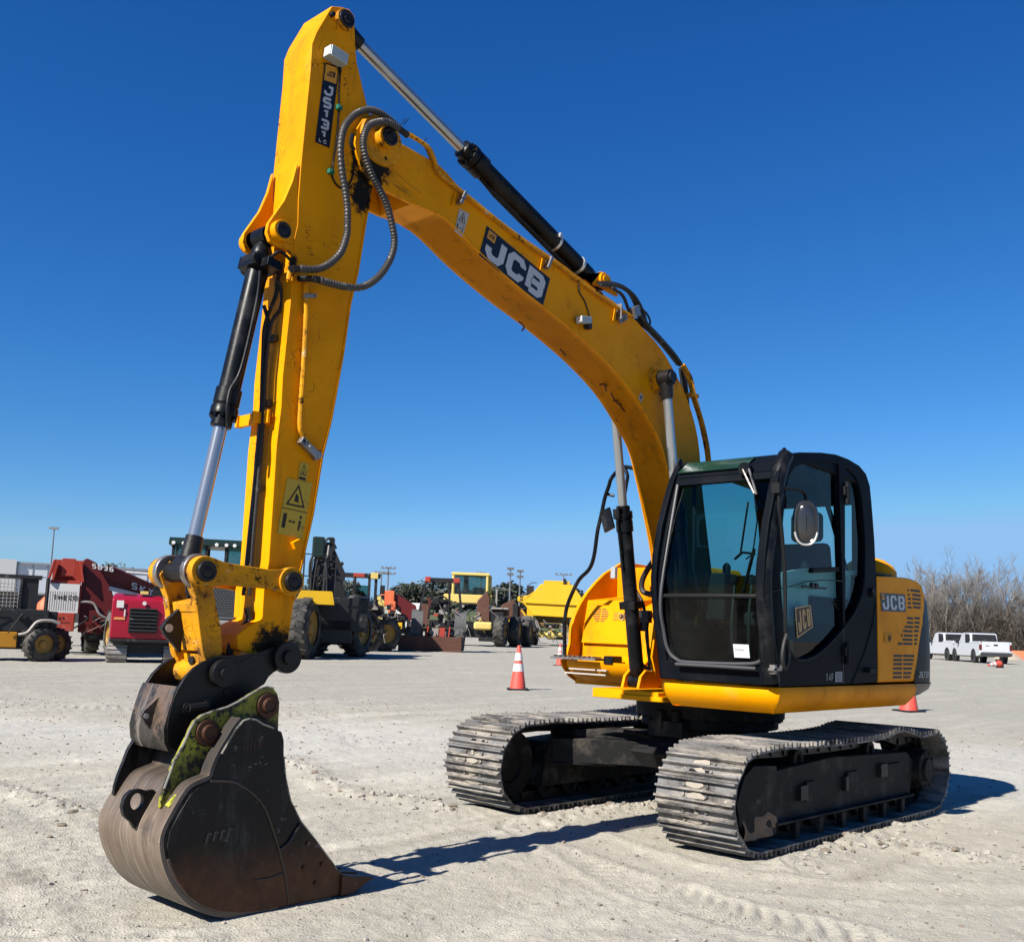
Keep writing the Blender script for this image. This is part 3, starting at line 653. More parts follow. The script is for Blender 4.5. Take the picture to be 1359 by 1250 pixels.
# lower curved apron under the step
ap = MB(); vs = []; fs = []
cur = [(.45, 1.135), (.44, 1.09), (.40, 1.04), (.34, .995), (.27, .955), (.20, .93)]
ys = [-1.235, -1.15, -.9, -.6, -.46]; 
for j, y in enumerate(ys):
    for (x, z) in cur: vs.append((x + (.0 if j else -.06), y, z))
for j in range(len(ys) - 1):
    for i in range(len(cur) - 1): a = j * len(cur) + i; fs.append((a, a + 1, a + len(cur) + 1, a + len(cur)))
ap.add(vs, fs); ap.py([(.45, 1.135), (.42, 1.07), (.34, .995), (.20, .93), (-1.5, .93), (-1.5, 1.125), (.2, 1.125)], -1.243, -1.232)
ap.box(-1.5, .25, -1.23, -.42, .93, 1.118)
ap.build('apron', M['yellow'], EX)
ww = MB()
for k, (u0, u1) in enumerate(((.05, .34), (.36, .46))): ww.box(.425, .452, -1.19 + u0, -1.19 + u1, 1.060, 1.072)
ww.box(.405, .436, -1.2, -.75, 1.022, 1.034); ww.build('warning_strip', M['sticker_white'], EX)
st = MB(); st.box(.36, .52, -1.30, -.80, 1.145, 1.165)
for k in range(9): st.box(.375, .505, -1.28 + k * .053, -1.265 + k * .053, 1.165, 1.178)
st.build('step', M['steel'], EX, bevel=.002)
sb2 = MB(); sb2.box(.32, .46, -.76, -.66, 1.12, 1.19); sb2.build('step_block', M['black'], EX, bevel=.01)
# engine hood, side doors
hd = MB()
hd.px([(-.46, 1.12), (-.46, 1.86), (-.3, 1.92), (.9, 1.92), (1.10, 1.90), (1.19, 1.85), (1.21, 1.75), (1.21, 1.07), (-.46, 1.07)], -1.42, -.50)
hd.px([(-1.0, 1.95), (-.9, 2.0), (-.5, 2.02), (-.46, 1.96), (-.46, 1.87), (-1.0, 1.87)], -1.3, -.4)
hd.build('engine_hood', M['yellow'], EX, bevel=.02)
sd_prof = [(-0.46, 1.902), (-0.759, 1.915), (-1.059, 1.921), (-1.246, 1.907), (-1.357, 1.869), (-1.403, 1.795), (-1.399, 1.692), (-1.345, 1.538), (-1.276, 1.373), (-1.223, 1.223), (-1.157, 1.094), (-0.471, 1.077)]
sdp = MB(); sdp.py(sd_prof, 1.195, 1.228); side_door = sdp.build('side_door', M['yellow'], EX, bevel=.010)
cwp = MB()   # counterweight: plan outline swept in height
def cw_plan(k=1.0, n=18):
    P = []
    for i in range(n + 1):
        a = R(90 - 180 * i / n); sn = math.sin(a); cs = math.cos(a)
        P.append((-1.20 - .86 * k * abs(cs) ** .75, 1.222 * (abs(sn) ** .42) * (1 if sn >= 0 else -1)))
    return P
def cw_mesh(m, levels, x_front=-1.0):
    rows = [[(x + dx, y * ky, z) for x, y in cw_plan(k)] for z, k, ky, dx in levels]
    L = len(rows[0]); vs = [p for r in rows for p in r]; fs = []
    for j in range(len(rows) - 1):
        for i in range(L - 1): a = j * L + i; fs.append((a, a + 1, a + L + 1, a + L))
    fs.append(tuple(range(L))); fs.append(tuple(range(len(rows) * L - 1, (len(rows) - 1) * L - 1, -1))); m.add(vs, fs)
cw_mesh(cwp, [(.93, .62, .90, 0), (.955, .80, .95, 0), (1.0, .95, .99, 0), (1.055, 1.0, 1.005, 0)])
cwp.build('counterweight_base', pm('scuffed_black_weight', (.016, .017, .02), .4, var=.3, layers=[((.30, .17, .03), 5, .60, .68, .2), ((.12, .11, .10), 11, .56, .8, .3)], bump=.002), EX)
cwu = MB(); cw_mesh(cwu, [(1.06, .99, .995, 0), (1.3, 1.0, .998, 0), (1.6, .98, .995, .0), (1.75, .95, .985, .0), (1.84, .86, .97, .02), (1.885, .68, .94, .05), (1.90, .5, .90, .10)])
cwu.build('counterweight', pm('black_counterweight', (.010, .012, .016), .42, spec=.06, var=.25, layers=[((.40, .22, .04), 7, .70, .74, .2), ((.10, .10, .10), 14, .62, .8, .3)]), EX)
grl = MB()   # louvres on the yellow side door
def slot(p0, p1, hh):   # px positions on the door plane, already in metres
    grl.box(min(p0[0], p1[0]), max(p0[0], p1[0]), 1.2285, 1.2297, p0[1] - hh, p0[1] + hh)
SL = [(-1.044, 1.821), (-1.074, 1.822), (-1.105, 1.824), (-1.302, 1.834), (-1.05, 1.784), (-1.089, 1.786), (-1.143, 1.788), (-1.317, 1.797), (-1.049, 1.75), (-1.111, 1.752), (-1.142, 1.754), (-1.316, 1.762), (-1.048, 1.715), (-1.11, 1.718), (-1.141, 1.719), (-1.315, 1.727), (-1.047, 1.681), (-1.124, 1.684), (-1.155, 1.686), (-1.313, 1.692), (-1.029, 1.591), (-1.152, 1.595), (-1.184, 1.596), (-1.294, 1.6), (-1.02, 1.554), (-1.151, 1.558), (-1.182, 1.559), (-1.285, 1.562), (-0.981, 1.519), (-1.15, 1.523), (-1.181, 1.524), (-1.276, 1.527), (-0.95, 1.484), (-1.141, 1.489), (-1.172, 1.49), (-1.267, 1.492), (-0.964, 1.448), (-1.14, 1.452), (-1.171, 1.452), (-1.242, 1.454), (-0.933, 1.414), (-1.131, 1.418), (-1.17, 1.418), (-1.233, 1.419), (-0.843, 1.379), (-0.932, 1.38), (-0.947, 1.381), (-1.13, 1.383), (-1.169, 1.384), (-1.224, 1.385), (-0.904, 1.447), (-0.934, 1.447), (-0.753, 1.282), (-0.922, 1.283), (-0.944, 1.283), (-1.166, 1.285), (-0.752, 1.249), (-0.921, 1.25), (-0.944, 1.25), (-1.149, 1.251), (-0.751, 1.216), (-0.92, 1.217), (-0.943, 1.217), (-1.132, 1.217), (-0.743, 1.181), (-0.919, 1.18), (-0.942, 1.18), (-1.116, 1.18), (-0.742, 1.145), (-0.911, 1.144), (-0.94, 1.144), (-1.099, 1.143), (-0.734, 1.112), (-0.91, 1.111), (-0.939, 1.111), (-1.083, 1.11)]
for i in range(0, len(SL), 2): slot(SL[i], SL[i + 1], .0095)
grl.build('louvres', M['rubber'], side_door)
lp = MB(); q = [(-0.572, 1.463), (-0.712, 1.383)]; lp.box(q[1][0], q[0][0], 1.2285, 1.2325, q[1][1], q[0][1]); q = [(-0.67, 1.424)][0]; lp.cyl((q[0], 1.2325, q[1]), (q[0], 1.238, q[1]), .016, n=14, mi=1); lp.build('door_latch', [M['yellow_dirty'], M['rubber']], side_door)
C4 = [(-0.531, 1.231, 1.628), (-0.998, 1.231, 1.639), (-0.506, 1.231, 1.769), (-0.987, 1.231, 1.781)]
jcb_decal(side_door, quad_fn(*C4), 1.45)
l = MB(); letters(l, 'JS131', quad_fn((-1.228, 1.2275, 1.105), (-1.282, 1.2235, 1.105), (-1.228, 1.2265, 1.155)), w=.85, gap=.2, t=.17, hgt=.014); l.build('model_lettering', M['decal_white'], EX)
hm = MB(); hm.lathe((-1.12, .86, 1.90), (0, 0, 1), [(0, .23), (.08, .23), (.13, .20), (.18, .13), (.20, .06), (.205, 0)], 28); hm.build('air_cleaner_cover', M['yellow'], EX)
hm = MB(); hm.box(-1.05, -.85, .9, 1.1, 1.925, 1.95); hm.box(-.8, -.52, .98, 1.16, 1.924, 1.94); hm.build('hood_latch', M['black'], EX, bevel=.006)
# body panel between the cab and the yellow door
bp = MB(); bp.py([(-0.472, 1.802), (-0.443, 1.077), (0.115, 1.066), (0.113, 1.275), (-0.146, 1.619), (-0.281, 1.827)], 1.19, 1.219); bp.build('body_panel', M['black_cab'], EX, bevel=.004)
bk = MB(); q = [(-0.323, 1.17)][0]; bk.box(q[0] - .07, q[0] + .07, 1.22, 1.262, q[1] - .02, q[1] + .02); q = [(-0.375, 1.768)][0]; bk.cyl((q[0], 1.2, q[1]), (q[0], 1.25, q[1]), .035, n=16); bk.build('door_stop', M['plastic'], EX, bevel=.01)

# ---------------------------------------------------------------- cab
YL, YR = 1.222, .30
fz = [(0.903, 2.717), (0.992, 2.629), (1.049, 2.535), (1.139, 2.281), (1.209, 2.05), (1.258, 1.804), (1.253, 1.635), (1.229, 1.472), (1.185, 1.256), (1.142, 1.083)]   # front profile (x, z)
def fx(z):
    P = sorted(fz, key=lambda p: p[1])
    if z <= P[0][1]: return P[0][0]
    for a, b in zip(P[:-1], P[1:]):
        if z <= b[1]: return a[0] + (b[0] - a[0]) * (z - a[1]) / (b[1] - a[1])
    return P[-1][0]
CAB = MB()
ZB = 1.065
# floor pan, rear wall and lower front
CAB.box(-.45, fx(1.1) - .02, YR + .01, YL - .035, ZB, ZB + .06)
cab = CAB.build('cab', M['black_cab'], EX, bevel=.01)
# side frame of the door side, outer loop and window loop with the same count
outer = [(1.059, 1.063), (1.182, 1.268), (1.244, 1.49), (1.275, 1.664), (1.286, 1.793), (1.268, 1.965), (1.22, 2.173), (1.15, 2.361), (1.078, 2.527), (0.994, 2.65), (0.787, 2.702), (0.454, 2.75), (0.223, 2.77), (0.021, 2.765), (-0.175, 2.74), (-0.296, 2.691), (-0.363, 2.604), (-0.388, 2.487), (-0.413, 2.34), (-0.438, 2.181), (-0.449, 2.044), (-0.467, 1.903), (-0.472, 1.802), (-0.481, 1.573), (-0.483, 1.338), (-0.471, 1.076), (0.115, 1.066), (0.586, 1.064), (0.828, 1.062), (0.955, 1.062)]
inner = [(0.914, 1.29), (0.967, 1.371), (1.01, 1.498), (1.042, 1.675), (1.053, 1.808), (1.044, 1.984), (1.024, 2.193), (0.993, 2.38), (0.94, 2.509), (0.853, 2.585), (0.743, 2.627), (0.454, 2.68), (0.273, 2.7), (0.124, 2.698), (-0.004, 2.681), (-0.108, 2.643), (-0.173, 2.568), (-0.211, 2.467), (-0.236, 2.322), (-0.26, 2.165), (-0.258, 2.03), (-0.249, 1.913), (-0.228, 1.824), (-0.173, 1.706), (-0.068, 1.604), (0.098, 1.492), (0.282, 1.394), (0.495, 1.299), (0.676, 1.256), (0.818, 1.25)]
def ringframe(name, outer, inner, y0, y1, mat, parent, bev=.008):
    m = MB(); n = len(outer); vs = [(x, y0, z) for x, z in outer] + [(x, y0, z) for x, z in inner] + [(x, y1, z) for x, z in outer] + [(x, y1, z) for x, z in inner]; fs = []
    for i in range(n):
        j = (i + 1) % n
        fs += [(i, j, n + j, n + i), (2 * n + i, 2 * n + j, 3 * n + j, 3 * n + i), (i, j, 2 * n + j, 2 * n + i), (n + i, n + j, 3 * n + j, 3 * n + i)]
    m.add(vs, fs); return m.build(name, mat, parent, bevel=bev)
ringframe('side_frame', outer, inner, YL - .06, YL, M['black_cab'], cab)
inR = [(x, max(z, 1.45)) for x, z in inner]
ringframe('right_side_frame', outer, inR, YR, YR + .05, M['black_cab'], cab)
gl = MB(); gl.sheet(inner, YL - .032)
gl.build('side_window', M['glass'], cab)
gl = MB(); gl.sheet(inR, YR + .022); gl.build('right_window', M['glass'], cab)
# door: pillar, seams, hinges, grab
dr = MB()
bpil = [(0.19, 2.723), (0.09, 2.709), (0.088, 2.231), (0.096, 1.492), (0.127, 1.48), (0.148, 1.887), (0.17, 2.224)]
dr.py(bpil, YL - .05, YL + .004)
seam = [(0.123, 1.486), (0.113, 1.486), (0.121, 1.072), (0.136, 1.072)]
door = dr.build('door', M['black_cab'], cab, bevel=.004)
se = MB(); se.py(seam, YL, YL + .0015)
se.py([(1.076, 1.058), (1.064, 1.058), (1.116, 1.193), (1.167, 1.293), (1.177, 1.293), (1.126, 1.193)], YL, YL + .0015)
sp_ = [(-0.448, 1.226, 1.689), (-0.376, 1.226, 1.511), (-0.238, 1.226, 1.307), (-0.015, 1.226, 1.07)]; se.tube(sp_, .0035, 6)
sp_ = [(1.192, 1.226, 1.693), (0.975, 1.226, 1.735), (0.704, 1.226, 1.787), (0.418, 1.226, 1.817), (0.139, 1.226, 1.826)]; se.tube(sp_, .004, 6)
se.build('door_seal', M['rubber'], door)
arcp = smooth_path([(-0.243, 1.224, 1.883), (-0.222, 1.224, 1.806), (-0.154, 1.225, 1.693), (-0.049, 1.224, 1.592), (0.103, 1.224, 1.492), (0.288, 1.224, 1.389), (0.5, 1.224, 1.294), (0.68, 1.224, 1.248), (0.823, 1.224, 1.242), (0.919, 1.224, 1.285), (0.982, 1.224, 1.371)], 4)
ar = MB(); ar.tube(arcp, .011, 8); ar.build('window_trim', M['plastic'], door)
hg = MB()
for p in ([(0.07, 1.235, 2.577), (0.072, 1.235, 2.416)], [(0.083, 1.235, 1.376), (0.085, 1.235, 1.215)]):
    hg.cyl(p[0], p[1], .019, n=12); c = (Vector(p[0]) + Vector(p[1])) / 2; hg.box(c.x - .03, c.x + .05, YL, 1.243, c.z - .02, c.z + .045)
hg.build('hinge', M['plastic'], door)
# pale panel behind the lower door glass, standing in for its bright reflection
ig = MB(); ig.py([(0.897, 1.839), (0.69, 1.874), (0.404, 1.904), (0.001, 1.914), (0.005, 1.584), (0.227, 1.526), (0.521, 1.506), (0.799, 1.518), (0.885, 1.552)], 1.115, 1.135); ig.build('door_reflection', pm('reflection_grey', (1.0, 1.0, 1.0), .6, var=.08), door)
lt = MB(); lt.py([(-0.05, 1.918), (-0.379, 1.94), (-0.365, 1.909), (-0.205, 1.893), (-0.189, 1.677), (-0.322, 1.712), (-0.228, 1.633), (-0.045, 1.512), (-0.06, 1.672), (-0.124, 1.663), (-0.133, 1.888), (-0.049, 1.889)], 1.12, 1.13); lt.build('seat_rail', pm('grey_bracket', (.9, .92, .92), .5), cab)
hl = MB(); p = [(0.568, 1.19, 1.876), (0.102, 1.19, 1.919)]; hl.obox((Vector(p[0]) + Vector(p[1])) / 2, ((Vector(p[1]) - Vector(p[0])) / 2), (0, .02, 0), (0, 0, .018)); hl.build('window_latch', M['plastic'], door, bevel=.005)
hl = MB(); p = [(0.791, 1.236, 1.75), (0.428, 1.236, 1.754)]
hl.tube(p, .008, 8); q = (Vector(p[0]) + Vector(p[1])) / 2; hl.cyl(q + V(.03, -.01, .012), q + V(.03, .012, .012), .022, n=10); hl.cyl(q + V(-.03, -.01, .012), q + V(-.03, .012, .012), .022, n=10); hl.build('glass_lock', M['rubber'], door)
C4 = [(0.78, 1.196, 1.389), (0.546, 1.196, 1.474), (0.813, 1.196, 1.602), (0.58, 1.196, 1.628)]; fb = quad_fn(*C4)
jd = MB(); lw = .27
jd.add([fb(0, 0, 0), fb(1, 0, 0), fb(1, 1, 0), fb(0, 1, 0)], [(0, 1, 2, 3)], 1); jd.add([fb(.06, .05, .001), fb(.94, .05, .001), fb(.94, .95, .001), fb(.06, .95, .001)], [(0, 1, 2, 3)], 0)
letters(jd, 'jCB', lambda u, v, h: fb(.12 + u * .76 / 1.0, .14 + v * .74, h + .001), w=lw, gap=.095, t=.115, mi=1)
jd.build('round_badge', [pm('dark_badge', (.05, .02, .012), .5), pm('gold_badge', (.62, .40, .15), .5)], door)
C4 = [(0.406, 1.224, 1.091), (0.276, 1.224, 1.093), (0.405, 1.223, 1.145), (0.275, 1.224, 1.149)]
t4 = MB(); f4 = quad_fn(C4[0], tuple(Vector(C4[0]) + (Vector(C4[1]) - Vector(C4[0])) / 2.2), C4[2]); letters(t4, 'T4F', f4, w=.55, gap=.2, t=.15); 
C4 = [(0.264, 1.224, 1.084), (0.149, 1.224, 1.086), (0.263, 1.224, 1.158), (0.148, 1.224, 1.16)]; g4 = quad_fn(*C4); patch(t4, g4, h=.0015)
t4.build('door_lettering', M['lettering_grey'], door)
C4 = [(0.264, 1.224, 1.084), (0.149, 1.224, 1.086), (0.263, 1.224, 1.158), (0.148, 1.224, 1.16)]; g4 = quad_fn(*C4); gt = MB()
for k in range(5):
    patch(gt, g4, (.12, .88), (.12 + k * .17, .16 + k * .17), .0025)
gt.build('badge_lines', M['lettering_dark'], door)
em = MB(); em.tube(smooth_path([(0.228, 1.197, 1.665), (0.155, 1.196, 1.679), (0.074, 1.196, 1.66)], 4), .003, 6); em.tube(smooth_path([(0.228, 1.197, 1.665), (0.18, 1.196, 1.634), (0.13, 1.196, 1.613), (0.075, 1.196, 1.61)], 4), .003, 6); em.tube(smooth_path([(0.204, 1.196, 1.649), (0.142, 1.196, 1.657), (0.074, 1.196, 1.632)], 4), .003, 6); em.build('window_mark', M['rubber'], door)
# front: pillars, windscreen, roof
fr = MB()
def frontstrip(y0, y1, z0, z1, dx0, dx1, n=14):
    vs = []; fs = []
    for i in range(n + 1):
        z = z0 + (z1 - z0) * i / n; x = fx(z)
        vs += [(x + dx0, y0, z), (x + dx0, y1, z), (x + dx1, y1, z), (x + dx1, y0, z)]
    for i in range(n):
        for k in range(4): a = i * 4 + k; b = i * 4 + (k + 1) % 4; fs.append((a, b, b + 4, a + 4))
    fs += [(0, 1, 2, 3), (n * 4 + 3, n * 4 + 2, n * 4 + 1, n * 4)]
    return vs, fs
fr.add(*frontstrip(YR - .003, YR + .075, ZB, 2.68, -.07, .0)); fr.add(*frontstrip(YR - .012, YR + .02, ZB + .05, 2.55, -.16, -.05))
fr.add(*frontstrip(YR + .02, YL - .06, ZB, 1.20, -.05, .0, 3))
fr.add(*frontstrip(YR + .06, YL - .06, 2.48, 2.54, -.05, .004, 3))
fr.build('front_frame', M['black_cab'], cab, bevel=.01)
pil = MB(); pp = [Vector((fx(z) - .03, YL - .035, z)) for z in (1.09, 1.25, 1.4, 1.6, 1.8, 2.0, 2.2, 2.35, 2.5, 2.6, 2.66)]
pil.tube(smooth_path(pp, 3), .055, 16); pil.build('front_pillar', M['black'], cab)
wd = MB()
ny = 8
def glassgrid(z0, z1, y0, y1, dx, n=12, r=0):
    vs = []; fs = []
    for i in range(n + 1):
        z = z0 + (z1 - z0) * i / n
        for j in range(ny + 1):
            y = y0 + (y1 - y0) * j / ny; vs.append((fx(z) + dx + .03 * math.sin(math.pi * j / ny), y, z))
    for i in range(n):
        for j in range(ny): a = i * (ny + 1) + j; fs.append((a, a + 1, a + ny + 2, a + ny + 1))
    return vs, fs
wd.add(*glassgrid(1.665, 2.50, YR + .075, YL - .075, -.03)); wd.build('windscreen', M['glass'], cab)
wd = MB(); wd.add(*glassgrid(1.19, 1.655, YR + .075, YL - .075, -.03)); wd.build('lower_windscreen', M['glass_low'], cab)
rl = MB()
def xrail(z, r, y0, y1, dx): return [Vector((fx(z) + dx + .03 * math.sin(math.pi * j / 10), y0 + (y1 - y0) * j / 10, z)) for j in range(11)]
rl.tube(xrail(1.66, .016, YR + .07, YL - .07, -.025), .016, 8)
rl.build('windscreen_rail', M['plastic'], cab)
gk = MB(); y0 = YR + .075; y1 = YL - .085
pts = [(y0, 2.49), (y0, 1.7), (y0 + .005, 1.4), (y0 + .03, 1.27), (y0 + .10, 1.21), (y0 + .2, 1.195), (y1 - .1, 1.205), (y1, 1.23)]
gk.tube(smooth_path([(fx(z) + .0 + .03 * math.sin(math.pi * (y - y0) / (y1 - y0)), y, z) for y, z in pts], 5), .013, 8)
gk.tube([(fx(1.185) + .035, y, 1.178) for y in (y0 + .1, .6, .9, y1 - .02)], .012, 8)
gk.build('window_gasket', pm('gasket_rubber', (.06, .06, .065), .45), cab)
# corner filler of the lower window
cf = MB(); z = 1.19; cf.add([(fx(1.2) - .02, y0 - .01, 1.19), (fx(1.2) - .02, y0 + .16, 1.19), (fx(1.3) - .02, y0 - .01, 1.36)], [(0, 1, 2)]); cf.build('corner_fillet', M['black_cab'], cab)
rf = MB()   # roof: front hood with tinted hatch, rounded rear
rp = [(1.057, 2.451), (0.994, 2.65), (0.787, 2.702), (0.454, 2.75), (0.223, 2.77), (0.021, 2.765), (-0.175, 2.74), (-0.296, 2.691), (-0.363, 2.604)]
rp = [(fx(2.54), 2.54), (fx(2.6) - .01, 2.60), (fx(2.66) - .03, 2.665)] + rp[2:]
low = [(x - .0 if i < 3 else x, z) for i, (x, z) in enumerate(rp)]
prof = rp + [(rp[-1][0] + .05, rp[-1][1] - .02), (rp[5][0] + .02, 2.62), (rp[3][0], 2.64), (fx(2.6) - .10, 2.62), (fx(2.55) - .05, 2.54)]
rf.py(prof, YR + .012, YL - .012); rf.build('roof', M['black_cab'], cab, bevel=.015)
hp = MB(); a0 = (fx(2.575) + .004, 2.575); a1 = (fx(2.655) - .018, 2.66)
nrm = Vector((a1[1] - a0[1], 0, -(a1[0] - a0[0]))).normalized()
hp.extrude([Vector((a0[0], YR + .05, a0[1])) + nrm * .003, Vector((a0[0], YL - .30, a0[1])) + nrm * .003, Vector((a1[0], YL - .26, a1[1])) + nrm * .003, Vector((a1[0], YR + .09, a1[1])) + nrm * .003], nrm * .012)
hp.build('roof_hatch', M['roof_green'], cab, bevel=.004)
lg = MB()
for yy in (YR + .02, YL - .03):
    lg.px([(yy - .01 - .05, 2.60), (yy + .05, 2.60), (yy + .02, 2.74), (yy, 2.76), (yy - .03, 2.74)], fx(2.62) - .07, fx(2.62) - .05) if False else lg.py([(fx(2.6) + .01, 2.60), (fx(2.6) - .10, 2.65), (fx(2.6) - .065, 2.70), (fx(2.6) - .048, 2.712), (fx(2.6) - .03, 2.70)], yy - .008, yy + .008)
lg.build('lifting_lug', M['black'], cab)
# rear wall with window
rw = MB(); rw.box(-.44, -.41, YR + .03, YL - .06, ZB + .06, 1.72); rw.box(-.40, -.37, YR + .03, YR + .13, 1.72, 2.5); rw.box(-.40, -.37, YL - .16, YL - .06, 1.72, 2.5); rw.box(-.36, -.32, YR + .03, YL - .06, 2.46, 2.6); rw.build('rear_wall', M['black_cab'], cab)
# seat, consoles, levers
se = thing if False else None
s1 = MB(); yc = .76
s1.box(-.10, .42, yc - .25, yc + .25, 1.46, 1.58); seat = s1.build('seat', M['seat'], cab, bevel=.04, seg=3)
s1 = MB(); s1.obox((-.17, yc, 1.84), (.06, 0, -.012), (0, .23, 0), (.05, 0, .30)); s1.build('backrest', M['seat'], seat, bevel=.05, seg=4)
s1 = MB(); s1.obox((-.21, yc, 2.28), (.045, 0, 0), (0, .135, 0), (0, 0, .12)); s1.build('headrest', M['seat'], seat, bevel=.05, seg=4)
s1 = MB(); s1.box(.0, .3, yc - .15, yc + .15, 1.13, 1.45); s1.build('seat_base', M['plastic'], seat, bevel=.02)
for sy in (-.33, .33):
    s1 = MB(); s1.box(-.15, .50, yc + sy - .07, yc + sy + .07, 1.50, 1.70); s1.cyl((.44, yc + sy, 1.68), (.46, yc + sy, 1.86), .016, n=10); s1.lathe((.46, yc + sy, 1.84), (0, 0, 1), [(0, .02), (.03, .03), (.08, .032), (.11, .02), (.115, 0)], 14); s1.build('console', M['plastic'], cab, bevel=.015)
s1 = MB()
for yy in (.66, .80):
    s1.tube(smooth_path([(.72, yy, 1.14), (.76, yy, 1.45), (.72, yy, 1.78)], 5), .012, 8, mi=1); s1.lathe((.72, yy, 1.77), (0, 0, 1), [(0, .02), (.03, .034), (.06, .034), (.075, 0)], 14, mi=0)
    s1.obox((.83, yy, 1.16), (.08, 0, .03), (0, .05, 0), (-.006, 0, .015), mi=0)
s1.build('travel_levers', [M['plastic'], M['rubber']], cab)
s1 = MB(); s1.box(.55, .70, YR + .08, YR + .26, 1.50, 1.86); s1.build('monitor', M['plastic'], cab, bevel=.02)
s1 = MB(); s1.tube(smooth_path([(.88, YR + .10, 2.5), (.90, YR + .12, 2.1), (.86, YR + .10, 1.85), (.72, YR + .1, 1.6)], 5), .016, 8); s1.build('grab_handle', M['plastic'], cab)
s1 = MB(); s1.tube(smooth_path([(-.3, YL - .12, 1.72), (.05, YL - .12, 2.3), (.28, YL - .12, 2.56), (.42, YL - .12, 2.6)], 5), .02, 8); s1.build('gas_strut', M['plastic'], cab)
# paper on the windscreen
pq = MB(); zc = 1.30; yb = (1.00, 1.13)
pq.add([(fx(1.25) + .0, yb[0] - .06, 1.245), (fx(1.25) + .0, yb[1] - .07, 1.245), (fx(1.34) + .0, yb[1] - .07, 1.335), (fx(1.34) + .0, yb[0] - .06, 1.335)], [(0, 1, 2, 3)], 0)
for k in range(3): pq.add([(fx(1.3) + .002, yb[0] - .05 + .0, 1.325 - k * .012), (fx(1.3) + .002, yb[0] + .02, 1.325 - k * .012), (fx(1.3) + .002, yb[0] + .02, 1.321 - k * .012), (fx(1.3) + .002, yb[0] - .05, 1.321 - k * .012)], [(0, 1, 2, 3)], 1)
pq.build('paper_notice', [pm('white_paper', (.75, .78, .82), .7), M['lettering_dark']], cab)
# wiper
X = fx(2.3) + .05
wp = MB(); p = [(1.1, 0.94, 2.563), (1.1, 1.037, 2.379), (1.1, 1.055, 2.309), (1.1, 0.984, 2.313), (1.1, 0.951, 1.944)]; 
wp.tube(p[:2], .008, 6, mi=1); q = [(1.1, 0.994, 2.558), (1.1, 1.055, 2.373)]; wp.tube(q, .008, 6, mi=1)
q = [(1.11, 1.043, 2.377), (1.11, 1.068, 2.192), (1.11, 1.034, 1.957), (1.11, 0.981, 1.922)]; wp.tube(q, .006, 6)
q = [(1.12, 1.002, 2.321), (1.12, 0.945, 1.969)]; wp.tube(q, .008, 6); q = [(1.15, 1.069, 1.989), (1.15, 0.983, 1.679)]; wp.tube(q, .014, 6); q = [(1.15, 0.916, 1.92), (1.15, 0.975, 1.966), (1.15, 1.075, 1.953)]; wp.tube(q, .01, 6)
q = [(1.08, 0.952, 2.564)][0]; wp.cyl(Vector(q) + V(-.03, 0, 0), Vector(q) + V(.02, 0, 0), .045, n=16)
wp.build('wiper', [M['black'], M['steel']], cab)
# mirror, its arm and the hand rail
mr = MB(); c = Vector([(0.917, 1.33, 2.178)][0]); dn = Vector((-.55, -.25, 0)).normalized(); dn = Vector((.80, .60, -.05)).normalized()
su = Vector((0, 0, 1)); ss = su.cross(dn).normalized(); su = dn.cross(ss)
ring = []
for (rad, h) in ((1.0, -.012), (1.0, .012), (.93, .026), (.80, .030), (.70, .024), (.62, .030), (.3, .036), (.02, .038)):
    ring.append([c + ss * (.088 * rad * (abs(math.cos(t)) ** .8) * (1 if math.cos(t) > 0 else -1)) + su * (.158 * (.4 + .6 * rad) * (abs(math.sin(t)) ** .8) * (1 if math.sin(t) > 0 else -1)) + dn * h for t in [2 * math.pi * i / 32 for i in range(32)]])
vs = [p for r0 in ring for p in r0]; fs = [tuple(range(32))]
for k in range(len(ring) - 1):
    for i in range(32): a = k * 32 + i; b = k * 32 + (i + 1) % 32; fs.append((a, b, b + 32, a + 32))
mr.add(vs, fs)
mirror = mr.build('mirror', pm('mirror_shell', (.022, .022, .024), .18, var=.1, spec=.6, coat=.4), cab)
mglint = MB(); mglint.tube([c + ss * (.078 * (abs(math.cos(t)) ** .8) * (1 if math.cos(t) > 0 else -1)) + su * (.150 * (abs(math.sin(t)) ** .8) * (1 if math.sin(t) > 0 else -1)) + dn * .022 for t in [math.pi + .35 + (math.pi - .7) * i / 14 for i in range(15)]], .009, 8); mglint.build('mirror_highlight', M['bright'], mirror)  # pale tube draws the highlight along the lower half of the glossy shell
ma = MB(); ma.tube(smooth_path([(1.186, 1.27, 2.39), (1.061, 1.27, 2.405), (0.9, 1.27, 2.415), (0.813, 1.27, 2.394), (0.801, 1.27, 2.331), (0.835, 1.27, 2.21)], 4), .011, 8)
q = Vector([(0.892, 1.3, 2.203)][0]); ma.cyl(q + V(0, 0, -.05), q + V(0, 0, .05), .022, n=12); ma.obox(q + V(0, .01, -.02), (.02, 0, 0), (0, .03, 0), (0, 0, .05)); ma.obox(Vector([(1.16, 1.25, 2.394)][0]), (.03, 0, 0), (0, .03, 0), (0, 0, .035)); ma.build('mirror_arm', M['plastic'], mirror)
hr = MB(); hr.tube(smooth_path([(1.157, 1.26, 2.358), (1.156, 1.26, 2.255), (1.125, 1.26, 2.13), (1.082, 1.26, 1.877), (1.07, 1.26, 1.674), (1.069, 1.26, 1.471), (1.048, 1.26, 1.331)], 4), .013, 10); hr.build('hand_rail', M['plastic'], cab)
hb = MB(); hb.tube(smooth_path([(1.067, 1.27, 1.411), (1.108, 1.27, 1.345), (1.127, 1.27, 1.245), (1.086, 1.27, 1.186), (1.035, 1.27, 1.271), (1.056, 1.27, 1.371)], 4), .014, 8); hb.build('cable_loop', M['rubber'], cab)
